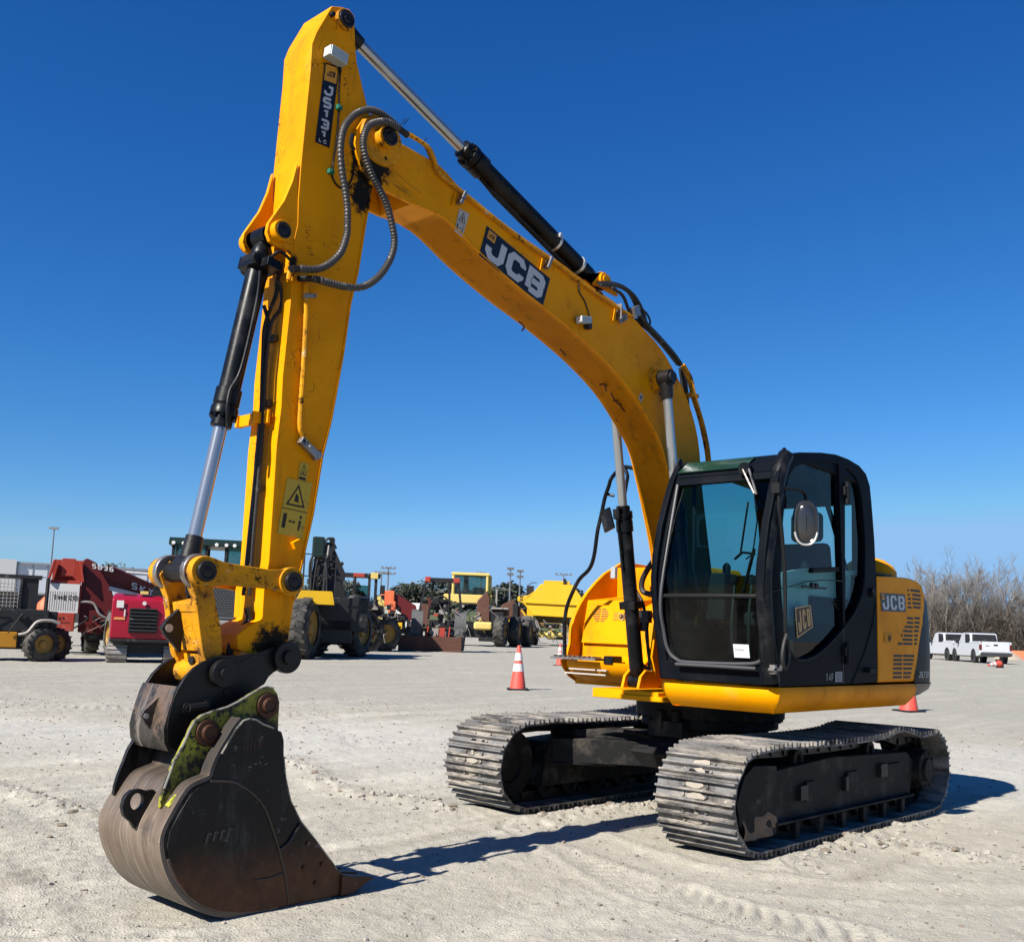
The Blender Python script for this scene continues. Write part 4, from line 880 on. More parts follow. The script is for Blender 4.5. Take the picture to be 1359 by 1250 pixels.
hb = MB(); p = Vector([(1.193, 1.24, 1.179)][0]); hb.tube([p + V(.02, 0, 0), p + V(-.06, .02, .0), p + V(-.12, .01, .05)], .012, 8); hb.obox(p, (.012, 0, .0), (0, .02, 0), (0, 0, .03)); hb.obox(p, (.03, 0, .0), (0, .02, 0), (0, 0, .008)); hb.build('door_catch', M['steel'], cab)

# ---------------------------------------------------------------- boom
BL = .11; BR = -.21
low = [(3.992, 4.066), (3.948, 3.99), (3.877, 3.933), (3.762, 3.922), (3.554, 3.913), (3.283, 3.905), (2.933, 3.763), (2.566, 3.64), (2.163, 3.531), (1.734, 3.389), (1.393, 3.234), (1.169, 3.079), (0.924, 2.861)]
low_s = [low[0]] + [(p.x, p.y) for p in smooth_path([(a, b, 0) for a, b in low[4:]], 4)]
lowfull = low[:4] + [(p.x, p.y) for p in smooth_path([(a, b, 0) for a, b in low[4:] + [(.80, 2.62), (.70, 2.38), (.60, 2.12), (.54, 1.90), (.48, 1.62), (.44, 1.45)]], 4)]
top = [(3.767, 4.268), (3.569, 4.249), (3.342, 4.23), (3.153, 4.147), (2.851, 4.071), (2.531, 4.004), (2.182, 3.947), (1.816, 3.871), (1.442, 3.803), (1.19, 3.713), (0.947, 3.607), (0.734, 3.446), (0.547, 3.254), (0.397, 2.969)]
topfull = [(p.x, p.y) for p in smooth_path([(a, b, 0) for a, b in top + [(.33, 2.6), (.24, 2.2), (.16, 1.85), (.14, 1.55), (.20, 1.36)]], 3)]
tipc = [(3.822, 4.214)][0]
tiparc = [[(4.008, 4.129)][0], [(4.002, 4.214)][0], [(3.958, 4.296)][0], [(3.877, 4.357)][0], [(3.803, 4.363)][0]]
bm_ = MB()
prof = tiparc[::-1] + lowfull + topfull[::-1]
# box body: starts behind the fork
def inset(P, d):
    return P
body_low = lowfull[4:]; body_top = topfull[2:]
bm_.py(body_low + body_top[::-1], BR + .02, BL - .02)
# side plates (outer skins) incl. fork ears
bm_.py(prof, BL - .022, BL); bm_.py(prof, BR, BR + .022)
# underside flange and top plate, slightly proud
def plate_strip(m, P, y0, y1, t, out, mi=0):
    vs = []; fs = []
    for i, (x, z) in enumerate(P):
        a = Vector(P[max(i - 1, 0)]); b = Vector(P[min(i + 1, len(P) - 1)]); d = (b - a).normalized(); n = Vector((d.y, -d.x)) * out
        vs += [(x, y0, z), (x, y1, z), (x + n.x * t, y1, z + n.y * t), (x + n.x * t, y0, z + n.y * t)]
    for i in range(len(P) - 1):
        for k in range(4): a = i * 4 + k; b = i * 4 + (k + 1) % 4; fs.append((a, b, b + 4, a + 4))
    fs += [(0, 1, 2, 3), tuple(len(vs) - 1 - k for k in range(4))]
    m.add(vs, fs, mi)
plate_strip(bm_, body_low[3:], BR - .006, BL + .006, .012, -1 if False else 1)
plate_strip(bm_, body_top, BR - .004, BL + .004, .012, -1)
boom = bm_.build('boom', M['boom_yellow'], EX, bevel=.004)
bt = MB()   # pins and bosses
def boss(m, px_, y0, y1, r0, r1, mi0=0, mi1=1, yy=.11):
    c = px_
    m.cyl((c[0], y0, c[1]), (c[0], y1, c[1]), r0, n=28, mi=mi0)
    m.lathe((c[0], y1 - .004, c[1]), (0, 1, 0), [(0, r1), (.012, r1), (.016, r1 * .86), (.010, r1 * .5), (.014, r1 * .42), (.018, r1 * .38), (.018, 0)], 24, mi1)
tb = [(3.882, 4.188)][0]
bt.cyl((tipc[0], BL, tipc[1]), (tipc[0], BL + .02, tipc[1]), .155, .150, n=36)
boss(bt, tipc, BR - .06, BL + .085, .062, .056)
ft = (.30, 1.47); bt.cyl((ft[0], BR - .1, ft[1]), (ft[0], BL + .1, ft[1]), .06, n=20, mi=1)
cp = [(1, 3.342)][0]
bt.cyl((cp[0], BR - .012, cp[1]), (cp[0], BL + .012, cp[1]), .105, n=32); bt.cyl((cp[0], BR - .05, cp[1]), (cp[0], BL + .05, cp[1]), .085, n=32); bt.cyl((cp[0], BR - .17, cp[1]), (cp[0], BL + .17, cp[1]), .045, n=20, mi=1)
bt.build('boom_pins', [M['yellow_dirty'], M['dark_steel']], boom, bevel=.003)
# pipes along the top edge, clamps
pp = MB()
for dy, dz in ((.0, .0), (-.035, .028)):
    P = [Vector(p) + V(0, dy, dz) for p in [(3.638, 0.135, 4.32), (3.546, 0.135, 4.313), (3.458, 0.135, 4.293), (3.41, 0.135, 4.232), (3.368, 0.135, 4.169), (3.175, 0.135, 4.118), (2.876, 0.135, 4.041), (2.557, 0.135, 3.969), (2.209, 0.135, 3.906), (1.845, 0.135, 3.83), (1.511, 0.135, 3.775), (1.361, 0.135, 3.755)]]
    pp.tube(smooth_path(P, 4), .0135, 8)
P = [Vector(p) for p in [(0.649, 0.13, 3.535), (0.539, 0.13, 3.446), (0.48, 0.13, 3.314), (0.388, 0.13, 3.162), (0.318, 0.13, 3.03), (0.258, 0.13, 2.864), (0.219, 0.13, 2.637)]]; pp.tube(smooth_path(P, 4), .014, 8)
P = [Vector(p) for p in [(0.611, 0.09, 3.537), (0.511, 0.09, 3.439), (0.452, 0.09, 3.312), (0.36, 0.09, 3.172), (0.289, 0.09, 3.026), (0.229, 0.09, 2.859), (0.201, 0.09, 2.643)]]; pp.tube(smooth_path(P, 4), .014, 8)
p = Vector([(0.483, 0.11, 3.316)][0]); pp.obox(p, (.05, 0, 0), (0, .03, 0), (0, 0, .015))
pp.build('pipe', M['yellow_dirty'], boom)
cl = MB()
for p in [(3.171, 0.14, 4.073), (2.327, 0.14, 3.892)]:
    p = Vector(p); cl.obox(p, (.010, 0, .004), (0, .022, 0), (-.02, 0, .045)); 
    cl.obox(p + V(.05, -.024, -.02), (.006, 0, .002), (0, .010, 0), (-.012, 0, .045), mi=1)
p = Vector([(1.457, 0.145, 3.717)][0]); cl.obox(p + V(.02, 0, -.01), (.045, 0, -.028), (0, .006, 0), (.008, 0, .022)); cl.obox(p + V(.055, -.01, .035), (.006, 0, 0), (0, .025, 0), (0, 0, .06))
p = Vector([(1.304, 0.12, 3.807)][0]); cl.obox(p, (.035, 0, -.02), (0, .03, 0), (.015, 0, .035)); p = Vector([(1.554, 0.12, 3.721)][0]); cl.obox(p, (.006, 0, .002), (0, .010, 0), (-.012, 0, .05), mi=1)
cl.build('pipe_clamp', [M['steel'], M['yellow']], boom, bevel=.002)
kh = MB()   # hoses bridging the knee of the boom
for pts, r in (([(1.655, 0.05, 3.951), (1.473, 0.05, 3.995), (1.312, 0.05, 3.991), (1.213, 0.05, 3.928), (1.15, 0.05, 3.823), (1.099, 0.05, 3.764)], .017), ([(1.686, 0.09, 3.922), (1.459, 0.09, 3.973), (1.287, 0.09, 3.948), (1.167, 0.09, 3.86), (1.115, 0.09, 3.765)], .017), ([(1.576, 0.11, 3.925), (1.446, 0.11, 3.902), (1.377, 0.11, 3.826), (1.347, 0.11, 3.787)], .013), ([(1.22, 0.1, 3.868), (1.121, 0.1, 3.845), (1.07, 0.1, 3.786), (1.117, 0.1, 3.72)], .008),
                  ([(1.232, 0.11, 3.804), (1.092, 0.11, 3.73), (0.907, 0.11, 3.659), (0.77, 0.11, 3.598), (0.662, 0.11, 3.535)], .022), ([(1.096, 0.04, 3.802), (0.892, 0.04, 3.73), (0.701, 0.04, 3.643), (0.591, 0.04, 3.567)], .022), ([(1.241, 0.075, 3.766), (1.083, 0.075, 3.745), (0.961, 0.075, 3.701), (0.836, 0.075, 3.65), (0.676, 0.075, 3.569)], .02), ([(0.507, 0.02, 3.557), (0.458, 0.02, 3.364), (0.419, 0.02, 3.119)], .03)):
    kh.tube(smooth_path(pts, 6), r, 8)
kh.build('hose', M['rubber'], boom)
bl_ = MB(); p = Vector([(1.945, 0.155, 3.577)][0])      # work lamp on the boom side
bl_.obox(p, (.055, 0, -.01), (0, .03, 0), (.003, 0, .024)); bl_.obox(p + V(.055, .002, .012 - .02), (.004, 0, 0), (0, .026, 0), (0, 0, .020), mi=1)
bl_.obox(p + V(-.065, -.015, -.012), (.022, 0, 0), (0, .022, 0), (0, 0, .035), mi=2)
bl_.tube(smooth_path([(1.97, 0.117, 3.845), (1.958, 0.117, 3.786), (1.897, 0.117, 3.736), (1.85, 0.117, 3.664), (1.831, 0.117, 3.612)], 5), .006, 6, mi=2); bl_.build('work_lamp', [M['grey_box'], M['lamp_glass'], M['rubber']], boom, bevel=.004)
C4 = [(2.973, 0.112, 3.761), (2.343, 0.112, 3.585), (2.912, 0.112, 3.978), (2.274, 0.112, 3.8)]
jcb_decal(boom, quad_fn(*C4), 2.35)
def warn_sticker(parent, C4, mat, two=True, name='warning_decal'):
    f = quad_fn(*C4); m = MB(); patch(m, f, h=.0015)
    lo = .50 if two else .30
    tri = [(.12, lo + .03), (.88, lo + .03), (.5, .93)]
    c = (.5, lo + .03 + (.9 - lo) / 3)
    for k in range(3):
        a = tri[k]; b = tri[(k + 1) % 3]
        ai = (a[0] + (c[0] - a[0]) * .24, a[1] + (c[1] - a[1]) * .24); bi = (b[0] + (c[0] - b[0]) * .24, b[1] + (c[1] - b[1]) * .24)
        m.add([f(*a, .0025), f(*b, .0025), f(*bi, .0025), f(*ai, .0025)], [(0, 1, 2, 3)], 1)
    m.add([f(.42, lo + .12, .0025), f(.60, lo + .10, .0025), f(.56, lo + .22, .0025), f(.45, lo + .26, .0025)], [(0, 1, 2, 3)], 1)
    if two:
        m.add([f(.10, .12, .0025), f(.24, .12, .0025), f(.24, .38, .0025), f(.10, .38, .0025)], [(0, 1, 2, 3)], 1)
        m.add([f(.34, .245, .0025), f(.60, .245, .0025), f(.60, .265, .0025), f(.34, .265, .0025)], [(0, 1, 2, 3)], 1)
        for s in (0, 1):
            x = .34 if s == 0 else .60; d = .07 * (1 if s == 0 else -1)
            m.add([f(x, .255, .0027), f(x + d, .29, .0027), f(x + d, .22, .0027)], [(0, 1, 2)], 1)
        m.add([f(.74, .12, .0025), f(.80, .12, .0025), f(.84, .30, .0025), f(.74, .30, .0025)], [(0, 1, 2, 3)], 1); m.add([f(.75, .33, .0025), f(.83, .33, .0025), f(.83, .39, .0025), f(.75, .39, .0025)], [(0, 1, 2, 3)], 1)
        patch(m, f, (0, 1), (.455, .47), .0026, 1)
    else: patch(m, f, (.1, .9), (.06, .22), .0025, 1)
    m.build(name, [mat, M['lettering_dark']], parent)
warn_sticker(boom, [(3.197, 0.112, 3.853), (3.127, 0.112, 3.835), (3.164, 0.112, 4.013), (3.076, 0.112, 4.007)], M['sticker_white'])
m = MB(); patch(m, quad_fn(*[(1.222, 0.112, 3.157), (1.188, 0.112, 3.128), (1.19, 0.112, 3.204), (1.155, 0.112, 3.175)]), h=.0015); patch(m, quad_fn(*[(1.222, 0.112, 3.157), (1.188, 0.112, 3.128), (1.19, 0.112, 3.204), (1.155, 0.112, 3.175)]), (.3, .7), (.25, .75), .0025, 1); m.build('small_decal', [M['sticker_white'], M['lettering_dark']], boom)
# scuff marks on the underside
m = MB(); m.tube(smooth_path([(3.796, 0.111, 4.078), (3.714, 0.111, 4.07), (3.604, 0.111, 4.029), (3.493, 0.111, 4.005)], 4), .0045, 6); m.build('weld_seam', M['yellow_dirty'], boom)
m = MB(); m.tube(smooth_path([(3.785, 0.111, 3.993), (3.685, 0.111, 3.981), (3.569, 0.111, 3.95), (3.475, 0.111, 3.915)], 4), .0045, 6); m.build('weld_seam', M['yellow_dirty'], boom)
# stick cylinder mounting lug
lg = MB(); pl = [(1.718, 3.936), (1.686, 4.015), (1.598, 4.063), (1.496, 4.057), (1.447, 3.987), (1.379, 3.928), (1.79, 3.951)]
lg.py(pl, -.005, .025); lg.py(pl, -.125, -.095)
c = [(1.577, 4.005)][0]; lg.cyl((c[0], -.15, c[1]), (c[0], .045, c[1]), .052, n=24); lg.cyl((c[0], .045, c[1]), (c[0], .055, c[1]), .03, n=16)
lg.build('cylinder_lug', M['yellow'], boom, bevel=.004)
# spray marks (orange-brown paint worn) on the knee underside
wm = MB()
for pts in ([(1.481, -0.05, 3.238), (1.426, -0.05, 3.255), (1.38, -0.05, 3.247), (1.334, -0.05, 3.28)], [(1.426, -0.05, 3.255), (1.396, -0.05, 3.203)], [(1.34, -0.05, 3.202), (1.263, -0.05, 3.14), (1.167, -0.05, 3.135), (1.09, -0.05, 3.167)], [(1.245, -0.05, 3.185), (1.204, -0.05, 3.11), (1.107, -0.05, 3.086)], [(1.31, -0.05, 3.149), (1.206, -0.05, 3.169)], [(1.188, -0.05, 3.19), (1.087, -0.05, 3.101), (1.067, -0.05, 3.063)], [(2.392, -0.05, 3.504), (2.336, -0.05, 3.48), (2.358, -0.05, 3.448)], [(1.944, -0.05, 3.407), (1.883, -0.05, 3.376)]):
    wm.tube([Vector(p) + V(.010, 0, -.012) for p in smooth_path(pts, 3)], .0065, 5)
wm.build('paint_scuff', pm('paint_scuff', (.12, .03, .004), .7), boom)
# ---------------------------------------------------------------- hydraulic cylinders
def cylinder(name, a, b, split, rb, rr, label_parent, collar=True):
    """a: barrel-end pin, b: rod-end pin; split = fraction where the barrel ends"""
    a = Vector(a); b = Vector(b); d = (b - a); L = d.length; d.normalize()
    m = MB(); s = a + d * (L * split)
    m.lathe(a + d * .03, d, [(0, rb * .6), (.05, rb * .95), (.08, rb), (L * split - .25, rb), (L * split - .245, rb * 1.18), (L * split - .16, rb * 1.18), (L * split - .155, rb * 1.08), (L * split - .14, rb * 1.24), (L * split - .10, rb * 1.24), (L * split - .095, rb * .95), (L * split - .04, rb * .95), (L * split - .035, rb * .6), (L * split - .03, rr)], 28)
    m.cyl(a + V(0, -.06, 0), a + V(0, .06, 0), rb * 1.0, n=24)
    for k in range(10):
        t = 2 * math.pi * k / 10; s_, u2, _ = frame_for(d); q = a + d * (.03 + L * split - .10) + (s_ * math.cos(t) + u2 * math.sin(t)) * rb * 1.06; m.cyl(q, q + d * .018, .011, n=6)
    o = m.build(name, M['black'], EX)
    m = MB(); m.lathe(s - d * .1, d, [(0, rr), (L * (1 - split) + .02, rr)], 24); m.build('rod', M['chrome'], o)
    m = MB(); m.cyl(b + V(0, -.055, 0), b + V(0, .055, 0), rr * 1.75, n=24); m.lathe(b - d * .16, d, [(0, rr * 1.25), (.03, rr * 1.3), (.12, rr * 1.5)], 20); m.build('rod_eye', M['dark_steel'], o, bevel=.004)
    return o
# stick cylinder
A = Vector([(1.584, -0.05, 3.991)][0]); B = Vector([(4.042, -0.05, 4.903)][0])
sc = cylinder('stick_cylinder', A, B, .585, .068, .036, EX)
m = MB(); d = (B - A).normalized(); n_ = V(-d.z, 0, d.x)
m.tube([A + d * .15 - n_ * .085, A + d * .5 - n_ * .09, A + d * 1.15 - n_ * .09, A + d * 1.3 - n_ * .07], .013, 8)
q = A + d * .22; m.cyl(q - d * .012, q + d * .012, .074, n=24, mi=1); q = A + d * .50; m.cyl(q - d * .010, q + d * .010, .073, n=24, mi=1); m.obox(q + V(.02, .06, .03), d * .012, (0, .02, 0), n_ * .018, mi=1)
m.build('feed_pipe', [M['black'], M['bright']], sc)
# boom cylinders
for sy in (1, -1):
    y = YC + sy * .255
    a = V(.585, y, 1.0); b = V(cp[0] + .0, y, cp[1])
    c_ = cylinder('boom_cylinder', a, b, .60, .058, .036, EX)
    m = MB(); d = (b - a).normalized(); n_ = V(-d.z, 0, d.x)
    m.tube(smooth_path([a + d * .9 - n_ * .07, a + d * 1.3 - n_ * .085, a + d * 1.42 - n_ * .07], 5), .011, 8); m.obox(a + d * .62 - n_ * .0, d * .03, (0, .075, 0), n_ * .06); m.obox(a + d * 1.36 - n_ * .06, d * .04, (0, .03, 0), n_ * .04); m.build('feed_pipe', M['black'], c_)
for y0, y1 in ((.115, .14), (.27, .295), (-.39, -.365), (-.235, -.21)):
    m = MB(); m.py([(.42, .925), (.42, 1.02), (.50, 1.09), (.60, 1.10), (.67, 1.05), (.70, .96), (.72, .925)], y0, y1); m.build('cylinder_bracket', M['yellow'], EX, bevel=.008)
m = MB()
for y0, y1 in ((-.37, -.34), (.12, .15)): pass
m.py([(-.1, .95), (.68, .95), (.60, 1.15), (.52, 1.50), (.40, 1.62), (.22, 1.62), (.08, 1.5), (-.2, 1.5)], .125, .15) if False else m.py([(-.2, .95), (.40, .95), (.50, 1.2), (.44, 1.52), (.36, 1.60), (.22, 1.60), (.08, 1.5), (-.2, 1.5)], .13, .16)
m.py([(-.2, .95), (.40, .95), (.50, 1.2), (.44, 1.52), (.36, 1.60), (.22, 1.60), (.08, 1.5), (-.2, 1.5)], -.26, -.23)
m.build('boom_foot_bracket', M['yellow'], EX, bevel=.006)
m = MB()   # hoses and valves between the boom and the house
for pts, X in (([(0.42, -0.277, 1.999), (0.42, -0.358, 1.9), (0.42, -0.402, 1.813), (0.42, -0.392, 1.738), (0.42, -0.323, 1.713), (0.42, -0.248, 1.726)], .42), ([(0.45, -0.512, 1.825), (0.45, -0.408, 1.699), (0.45, -0.368, 1.637), (0.45, -0.343, 1.545)], .45), ([(0.46, -0.41, 1.463), (0.46, -0.414, 1.624), (0.46, -0.4, 1.686)], .46), ([(0.5, -0.29, 1.465), (0.5, -0.271, 1.271), (0.5, -0.253, 1.151), (0.5, -0.281, 1.059)], .5), ([(0.48, -0.404, 1.512), (0.48, -0.377, 1.328), (0.48, -0.342, 1.146), (0.48, -0.236, 1.091)], .48), ([(0.46, -0.291, 1.564), (0.46, -0.317, 1.392), (0.46, -0.283, 1.21)], .46)):
    m.tube(smooth_path(pts, 6), .014 if X > .42 else .024, 8)
p = Vector([(0.45, -0.373, 1.526)][0]); m.obox(p, (.03, 0, 0), (0, .08, 0), (0, 0, .05)); m.obox(p + V(0, -.02, -.07), (.02, 0, 0), (0, .012, 0), (0, 0, .05)); m.obox(p + V(0, .03, -.07), (.02, 0, 0), (0, .012, 0), (0, 0, .05))
m.build('valve_hoses', M['rubber'], EX)
m = MB()   # hand rail beside the tank
m.tube(smooth_path([V(.44, -1.20, 1.17)] + [Vector(p) for p in [(0.44, -1.21, 1.433), (0.44, -1.202, 1.552), (0.44, -1.163, 1.665), (0.44, -1.066, 1.829), (0.44, -0.951, 1.926), (0.44, -0.901, 2.043), (0.44, -0.87, 2.252), (0.44, -0.833, 2.394), (0.44, -0.797, 2.544), (0.44, -0.758, 2.64), (0.44, -0.728, 2.71)]] + [Vector(p) for p in [(0.3, -0.723, 2.821), (0.3, -0.593, 2.797)]], 5), .017, 10)
m.tube(smooth_path([Vector(p) for p in [(0.3, -0.593, 2.797), (0.3, -0.69, 2.819), (0.3, -0.664, 2.737), (0.3, -0.678, 2.652), (0.3, -0.698, 2.501), (0.3, -0.684, 2.29), (0.3, -0.665, 1.899)]], 5), .016, 10); m.tube([Vector([(0.42, -0.805, 2.579)][0]), Vector([(0.4, -0.73, 2.557)][0])], .013, 8)
m.build('handrail', M['black'], EX)
m = MB(); c = Vector([(0.43, -0.774, 2.347)][0]); m.obox(c, (.015, 0, 0), (0, .05, .02), (0, -.03, .09)); m.tube([c, Vector([(0.44, -0.841, 2.375)][0])], .012, 8); m.build('right_mirror', M['black'], EX, bevel=.02)
m = MB(); m.obox(Vector([(0.3, -0.787, 1.901)][0]), (.02, 0, 0), (0, .025, 0), (0, 0, .05)); m.build('side_lamp', M['bright'], EX, bevel=.005)

# ---------------------------------------------------------------- stick (dipper arm)
SL_, SR_ = .085, -.185
sp0 = [(4.207, 4.889), (4.138, 4.917), (4.082, 4.929), (4.044, 4.905), (4.034, 4.801), (4.025, 4.725), (4.006, 4.63), (3.965, 4.526), (3.917, 4.41), (3.836, 4.226), (3.819, 4.045), (3.856, 3.845), (3.879, 3.677), (3.914, 3.385), (3.955, 3.181), (3.987, 2.865), (4.04, 2.5), (4.086, 2.284), (4.126, 1.958), (4.19, 1.626), (4.216, 1.476), (4.235, 1.289)]
sp0 += [(4.225, 1.218), (4.249, 1.159), (4.324, 1.159), (4.405, 1.189), (4.473, 1.204), (4.537, 1.23), (4.549, 1.298), (4.48, 1.349), (4.407, 1.382)]
sp0 += [(4.408, 1.534), (4.389, 1.684), (4.388, 2.063), (4.388, 2.301), (4.375, 2.511), (4.378, 2.675), (4.359, 3.076), (4.358, 3.46), (4.344, 3.537), (4.35, 3.682), (4.347, 3.892), (4.337, 4.161), (4.326, 4.433), (4.326, 4.605), (4.301, 4.685)]
m = MB(); m.py(sp0, SR_, SL_); stick = m.build('stick', M['yellow_stick'], EX, bevel=.004)
m = MB()   # rear flange edge
edge = [(3.856, 3.845), (3.879, 3.677), (3.914, 3.385), (3.955, 3.181), (3.987, 2.865), (4.04, 2.5), (4.086, 2.284), (4.126, 1.958), (4.19, 1.626), (4.217, 1.488)]
plate_strip(m, edge, SR_ - .004, SL_ + .008, .010, -1); m.build('stick_flange', M['yellow_stick'], stick)
m = MB()   # bucket cylinder ears
ear = [(4.366, 3.894), (4.391, 3.772), (4.436, 3.645), (4.487, 3.555), (4.525, 3.488), (4.531, 3.435), (4.508, 3.392), (4.464, 3.376), (4.406, 3.381), (4.351, 3.355), (4.339, 3.53)]
for y0, y1 in ((.055, .080), (-.180, -.155)): m.py(ear, y0, y1)
ec = [(4.456, 3.459)][0]
m.cyl((ec[0], .055, ec[1]), (ec[0], .125, ec[1]), .058, n=28); m.cyl((ec[0], -.225, ec[1]), (ec[0], -.155, ec[1]), .058, n=28); m.lathe((ec[0], .122, ec[1]), (0, 1, 0), [(0, .045), (.010, .045), (.012, .036), (.006, .030), (.010, .012), (.010, 0)], 24, 1)
m.build('cylinder_ear', [M['yellow_stick'], M['dark_steel']], stick, bevel=.003)
m = MB()   # top pin, bosses
tp = [(4.12, 4.84)][0]; boss(m, tp, -.215, .115, .060, .052)
m.cyl((tp[0] + .09, .085, tp[1] - .01), (tp[0] + .09, .115, tp[1] - .01), .014, n=10, mi=1)
bp_ = [(4.27, 1.585)][0]
m.build('stick_pins', [M['yellow_dirty'], M['dark_steel']], stick, bevel=.003)
# decal on the stick
C4 = [(4.266, 0.087, 4.042), (4.167, 0.087, 4.043), (4.234, 0.087, 4.532), (4.133, 0.087, 4.549)]; 
# long axis runs down the arm: u downwards
fq = quad_fn([(4.234, 0.087, 4.532)][0], [(4.266, 0.087, 4.042)][0], [(4.133, 0.087, 4.549)][0], [(4.167, 0.087, 4.043)][0])
def flip(u, v, h=0): return fq(u, v, -h)
m = MB(); P = [fq(0, 0, -.0015), fq(1, 0, -.0015), fq(1, 1, -.0015), fq(0, 1, -.0015)]
s_ = 1 if fq(0, 0, 1).y > fq(0, 0, 0).y else -1
def fd(u, v, h=0): return fq(u, v, h * s_)
patch(m, fd, h=.0015); patch(m, fd, (.02, .22), (.08, .92), .0026, 2); letters(m, 'jCB', lambda p, q, h: fd(.16 - q * .07, .24 + p * .17, h + .0032), w=.9, gap=.22, t=.25, mi=0)
for ch, u0, u1 in (('J', .27, .395), ('S', .415, .55), ('1', .57, .665), ('3', .685, .81), ('1', .83, .905)):
    letters(m, ch, lambda p, q, h: fd(u1 - q * (u1 - u0), .17 + p * .62, h + .0018), w=1.0, gap=0, t=.25, mi=1)
letters(m, 'LC', lambda p, q, h: fd(.975 - q * .045, .22 + p * .22, h + .0018), w=1.0, gap=.4, t=.24, mi=1)
m.build('model_decal', [M['decal_black'], M['decal_white'], M['decal_orange']], stick)
warn_sticker(stick, [(4.349, 0.087, 1.835), (4.189, 0.087, 1.821), (4.31, 0.087, 2.137), (4.148, 0.087, 2.13)], M['sticker_yellow'])
warn_sticker(stick, [(4.242, 0.087, 2.134), (4.187, 0.087, 2.129), (4.234, 0.087, 2.234), (4.175, 0.087, 2.23)], M['sticker_yellow'], two=False)
# lamp, cable with green clips
m = MB(); a = Vector([(4.243, 0.13, 4.58)][0]); b = Vector([(4.125, 0.13, 4.57)][0]); d = b - a
m.obox((a + b) / 2 + V(.0, -.004, 0), d / 2, (0, .035, 0), Vector((-d.z, 0, d.x)).normalized() * -.033); m.obox(a + V(.004, -.004, 0), d * .04, (0, .031, 0), Vector((-d.z, 0, d.x)).normalized() * -.03, mi=1)
m.build('work_lamp', [M['grey_box'], M['lamp_glass']], stick, bevel=.004)
m = MB(); m.tube(smooth_path([(4.127, 0.092, 4.555), (4.127, 0.092, 4.408), (4.12, 0.092, 4.296), (4.123, 0.092, 4.113), (4.141, 0.092, 3.926), (4.126, 0.092, 3.864), (4.066, 0.092, 3.84), (4.005, 0.092, 3.907), (3.992, 0.092, 4.026), (4.009, 0.092, 4.111)], 6), .0055, 6); m.tube(smooth_path([(4.142, 0.096, 4.566), (4.133, 0.096, 4.514)], 4), .012, 8)
m.build('cable', M['plastic'], stick)
m = MB()
for p in [(4.126, 0.1, 4.3), (4.157, 0.1, 3.904)]: p = Vector(p); m.obox(p, (.016, 0, 0), (0, .014, 0), (0, 0, .014)); m.cyl(p, p + V(0, .02, 0), .009, n=8)
m.build('cable_clip', M['green_clip'], stick, bevel=.003)
# long pipe on the side, bracket at its end
m = MB(); m.tube(smooth_path([(4.282, 0.11, 3.262), (4.279, 0.11, 3.148), (4.27, 0.11, 3.031), (4.266, 0.11, 2.779), (4.268, 0.11, 2.528), (4.264, 0.11, 2.417), (4.242, 0.11, 2.375), (4.204, 0.11, 2.335)], 5), .0135, 8)
m.tube(smooth_path([(4.381, 0.11, 3.268), (4.394, 0.11, 3.235), (4.396, 0.11, 3.201)], 4), .014, 8); m.build('pipe', M['yellow_dirty'], stick)
m = MB(); p = Vector([(4.203, 0.11, 2.315)][0]); m.obox(p, (.055, 0, .035), (0, .018, 0), (-.010, 0, .018)); m.obox(p + V(-.06, 0, -.035), (.022, 0, -.014), (0, .016, 0), (.008, 0, .018)); m.cyl(p + V(0, .018, 0), p + V(0, .03, 0), .014, n=6)
p = Vector([(4.244, 0.11, 3.153)][0]); m.obox(p, (.03, 0, -.008), (0, .012, 0), (0, 0, .012)); p = Vector([(4.283, 0.11, 3.142)][0]); m.obox(p, (.008, 0, .0), (0, .015, 0), (0, 0, .016))
m.build('pipe_clamp', M['steel'], stick, bevel=.003)
m = MB(); p = Vector([(4.235, 0.1, 1.788)][0]); m.obox(p, (.022, 0, -.012), (0, .016, 0), (.010, 0, .018)); m.build('stop_block', M['yellow'], stick, bevel=.003)
# hoses down the front, bracket arm
m = MB(); fx0 = sp0
for k, pts in enumerate(([(4.342, -0.02, 3.36), (4.381, -0.02, 3.232), (4.385, -0.02, 3.145), (4.439, -0.02, 2.97), (4.44, -0.02, 2.802), (4.426, -0.02, 2.432), (4.434, -0.02, 2.104), (4.443, -0.02, 1.862), (4.452, -0.02, 1.623), (4.461, -0.02, 1.504)], [(4.39, 0, 3.225), (4.359, 0, 3.148), (4.363, 0, 3.07), (4.414, 0, 2.973), (4.431, 0, 2.76), (4.425, 0, 2.43), (4.43, 0, 2.063), (4.436, 0, 1.782), (4.437, 0, 1.505)], [(4.437, -0.05, 3.082), (4.401, -0.05, 2.994), (4.4, -0.05, 2.909), (4.402, -0.05, 2.69), (4.412, -0.05, 2.438), (4.419, -0.05, 2.108), (4.428, -0.05, 1.865), (4.438, -0.05, 1.584)])):
    m.tube(smooth_path(pts, 6), .011, 8)
m.tube(smooth_path([(4.446, 0, 1.442), (4.427, 0, 1.38), (4.465, 0, 1.336), (4.507, 0, 1.3), (4.525, 0, 1.25), (4.529, 0, 1.192), (4.479, 0, 1.17)], 6), .02, 8)
for p in [(4.39, -0.02, 2.898), (4.401, -0.02, 2.536), (4.413, -0.02, 2.075)]: p = Vector(p); m.obox(p, (.014, 0, 0), (0, .035, 0), (0, 0, .018))
m.build('hose', M['rubber'], stick)
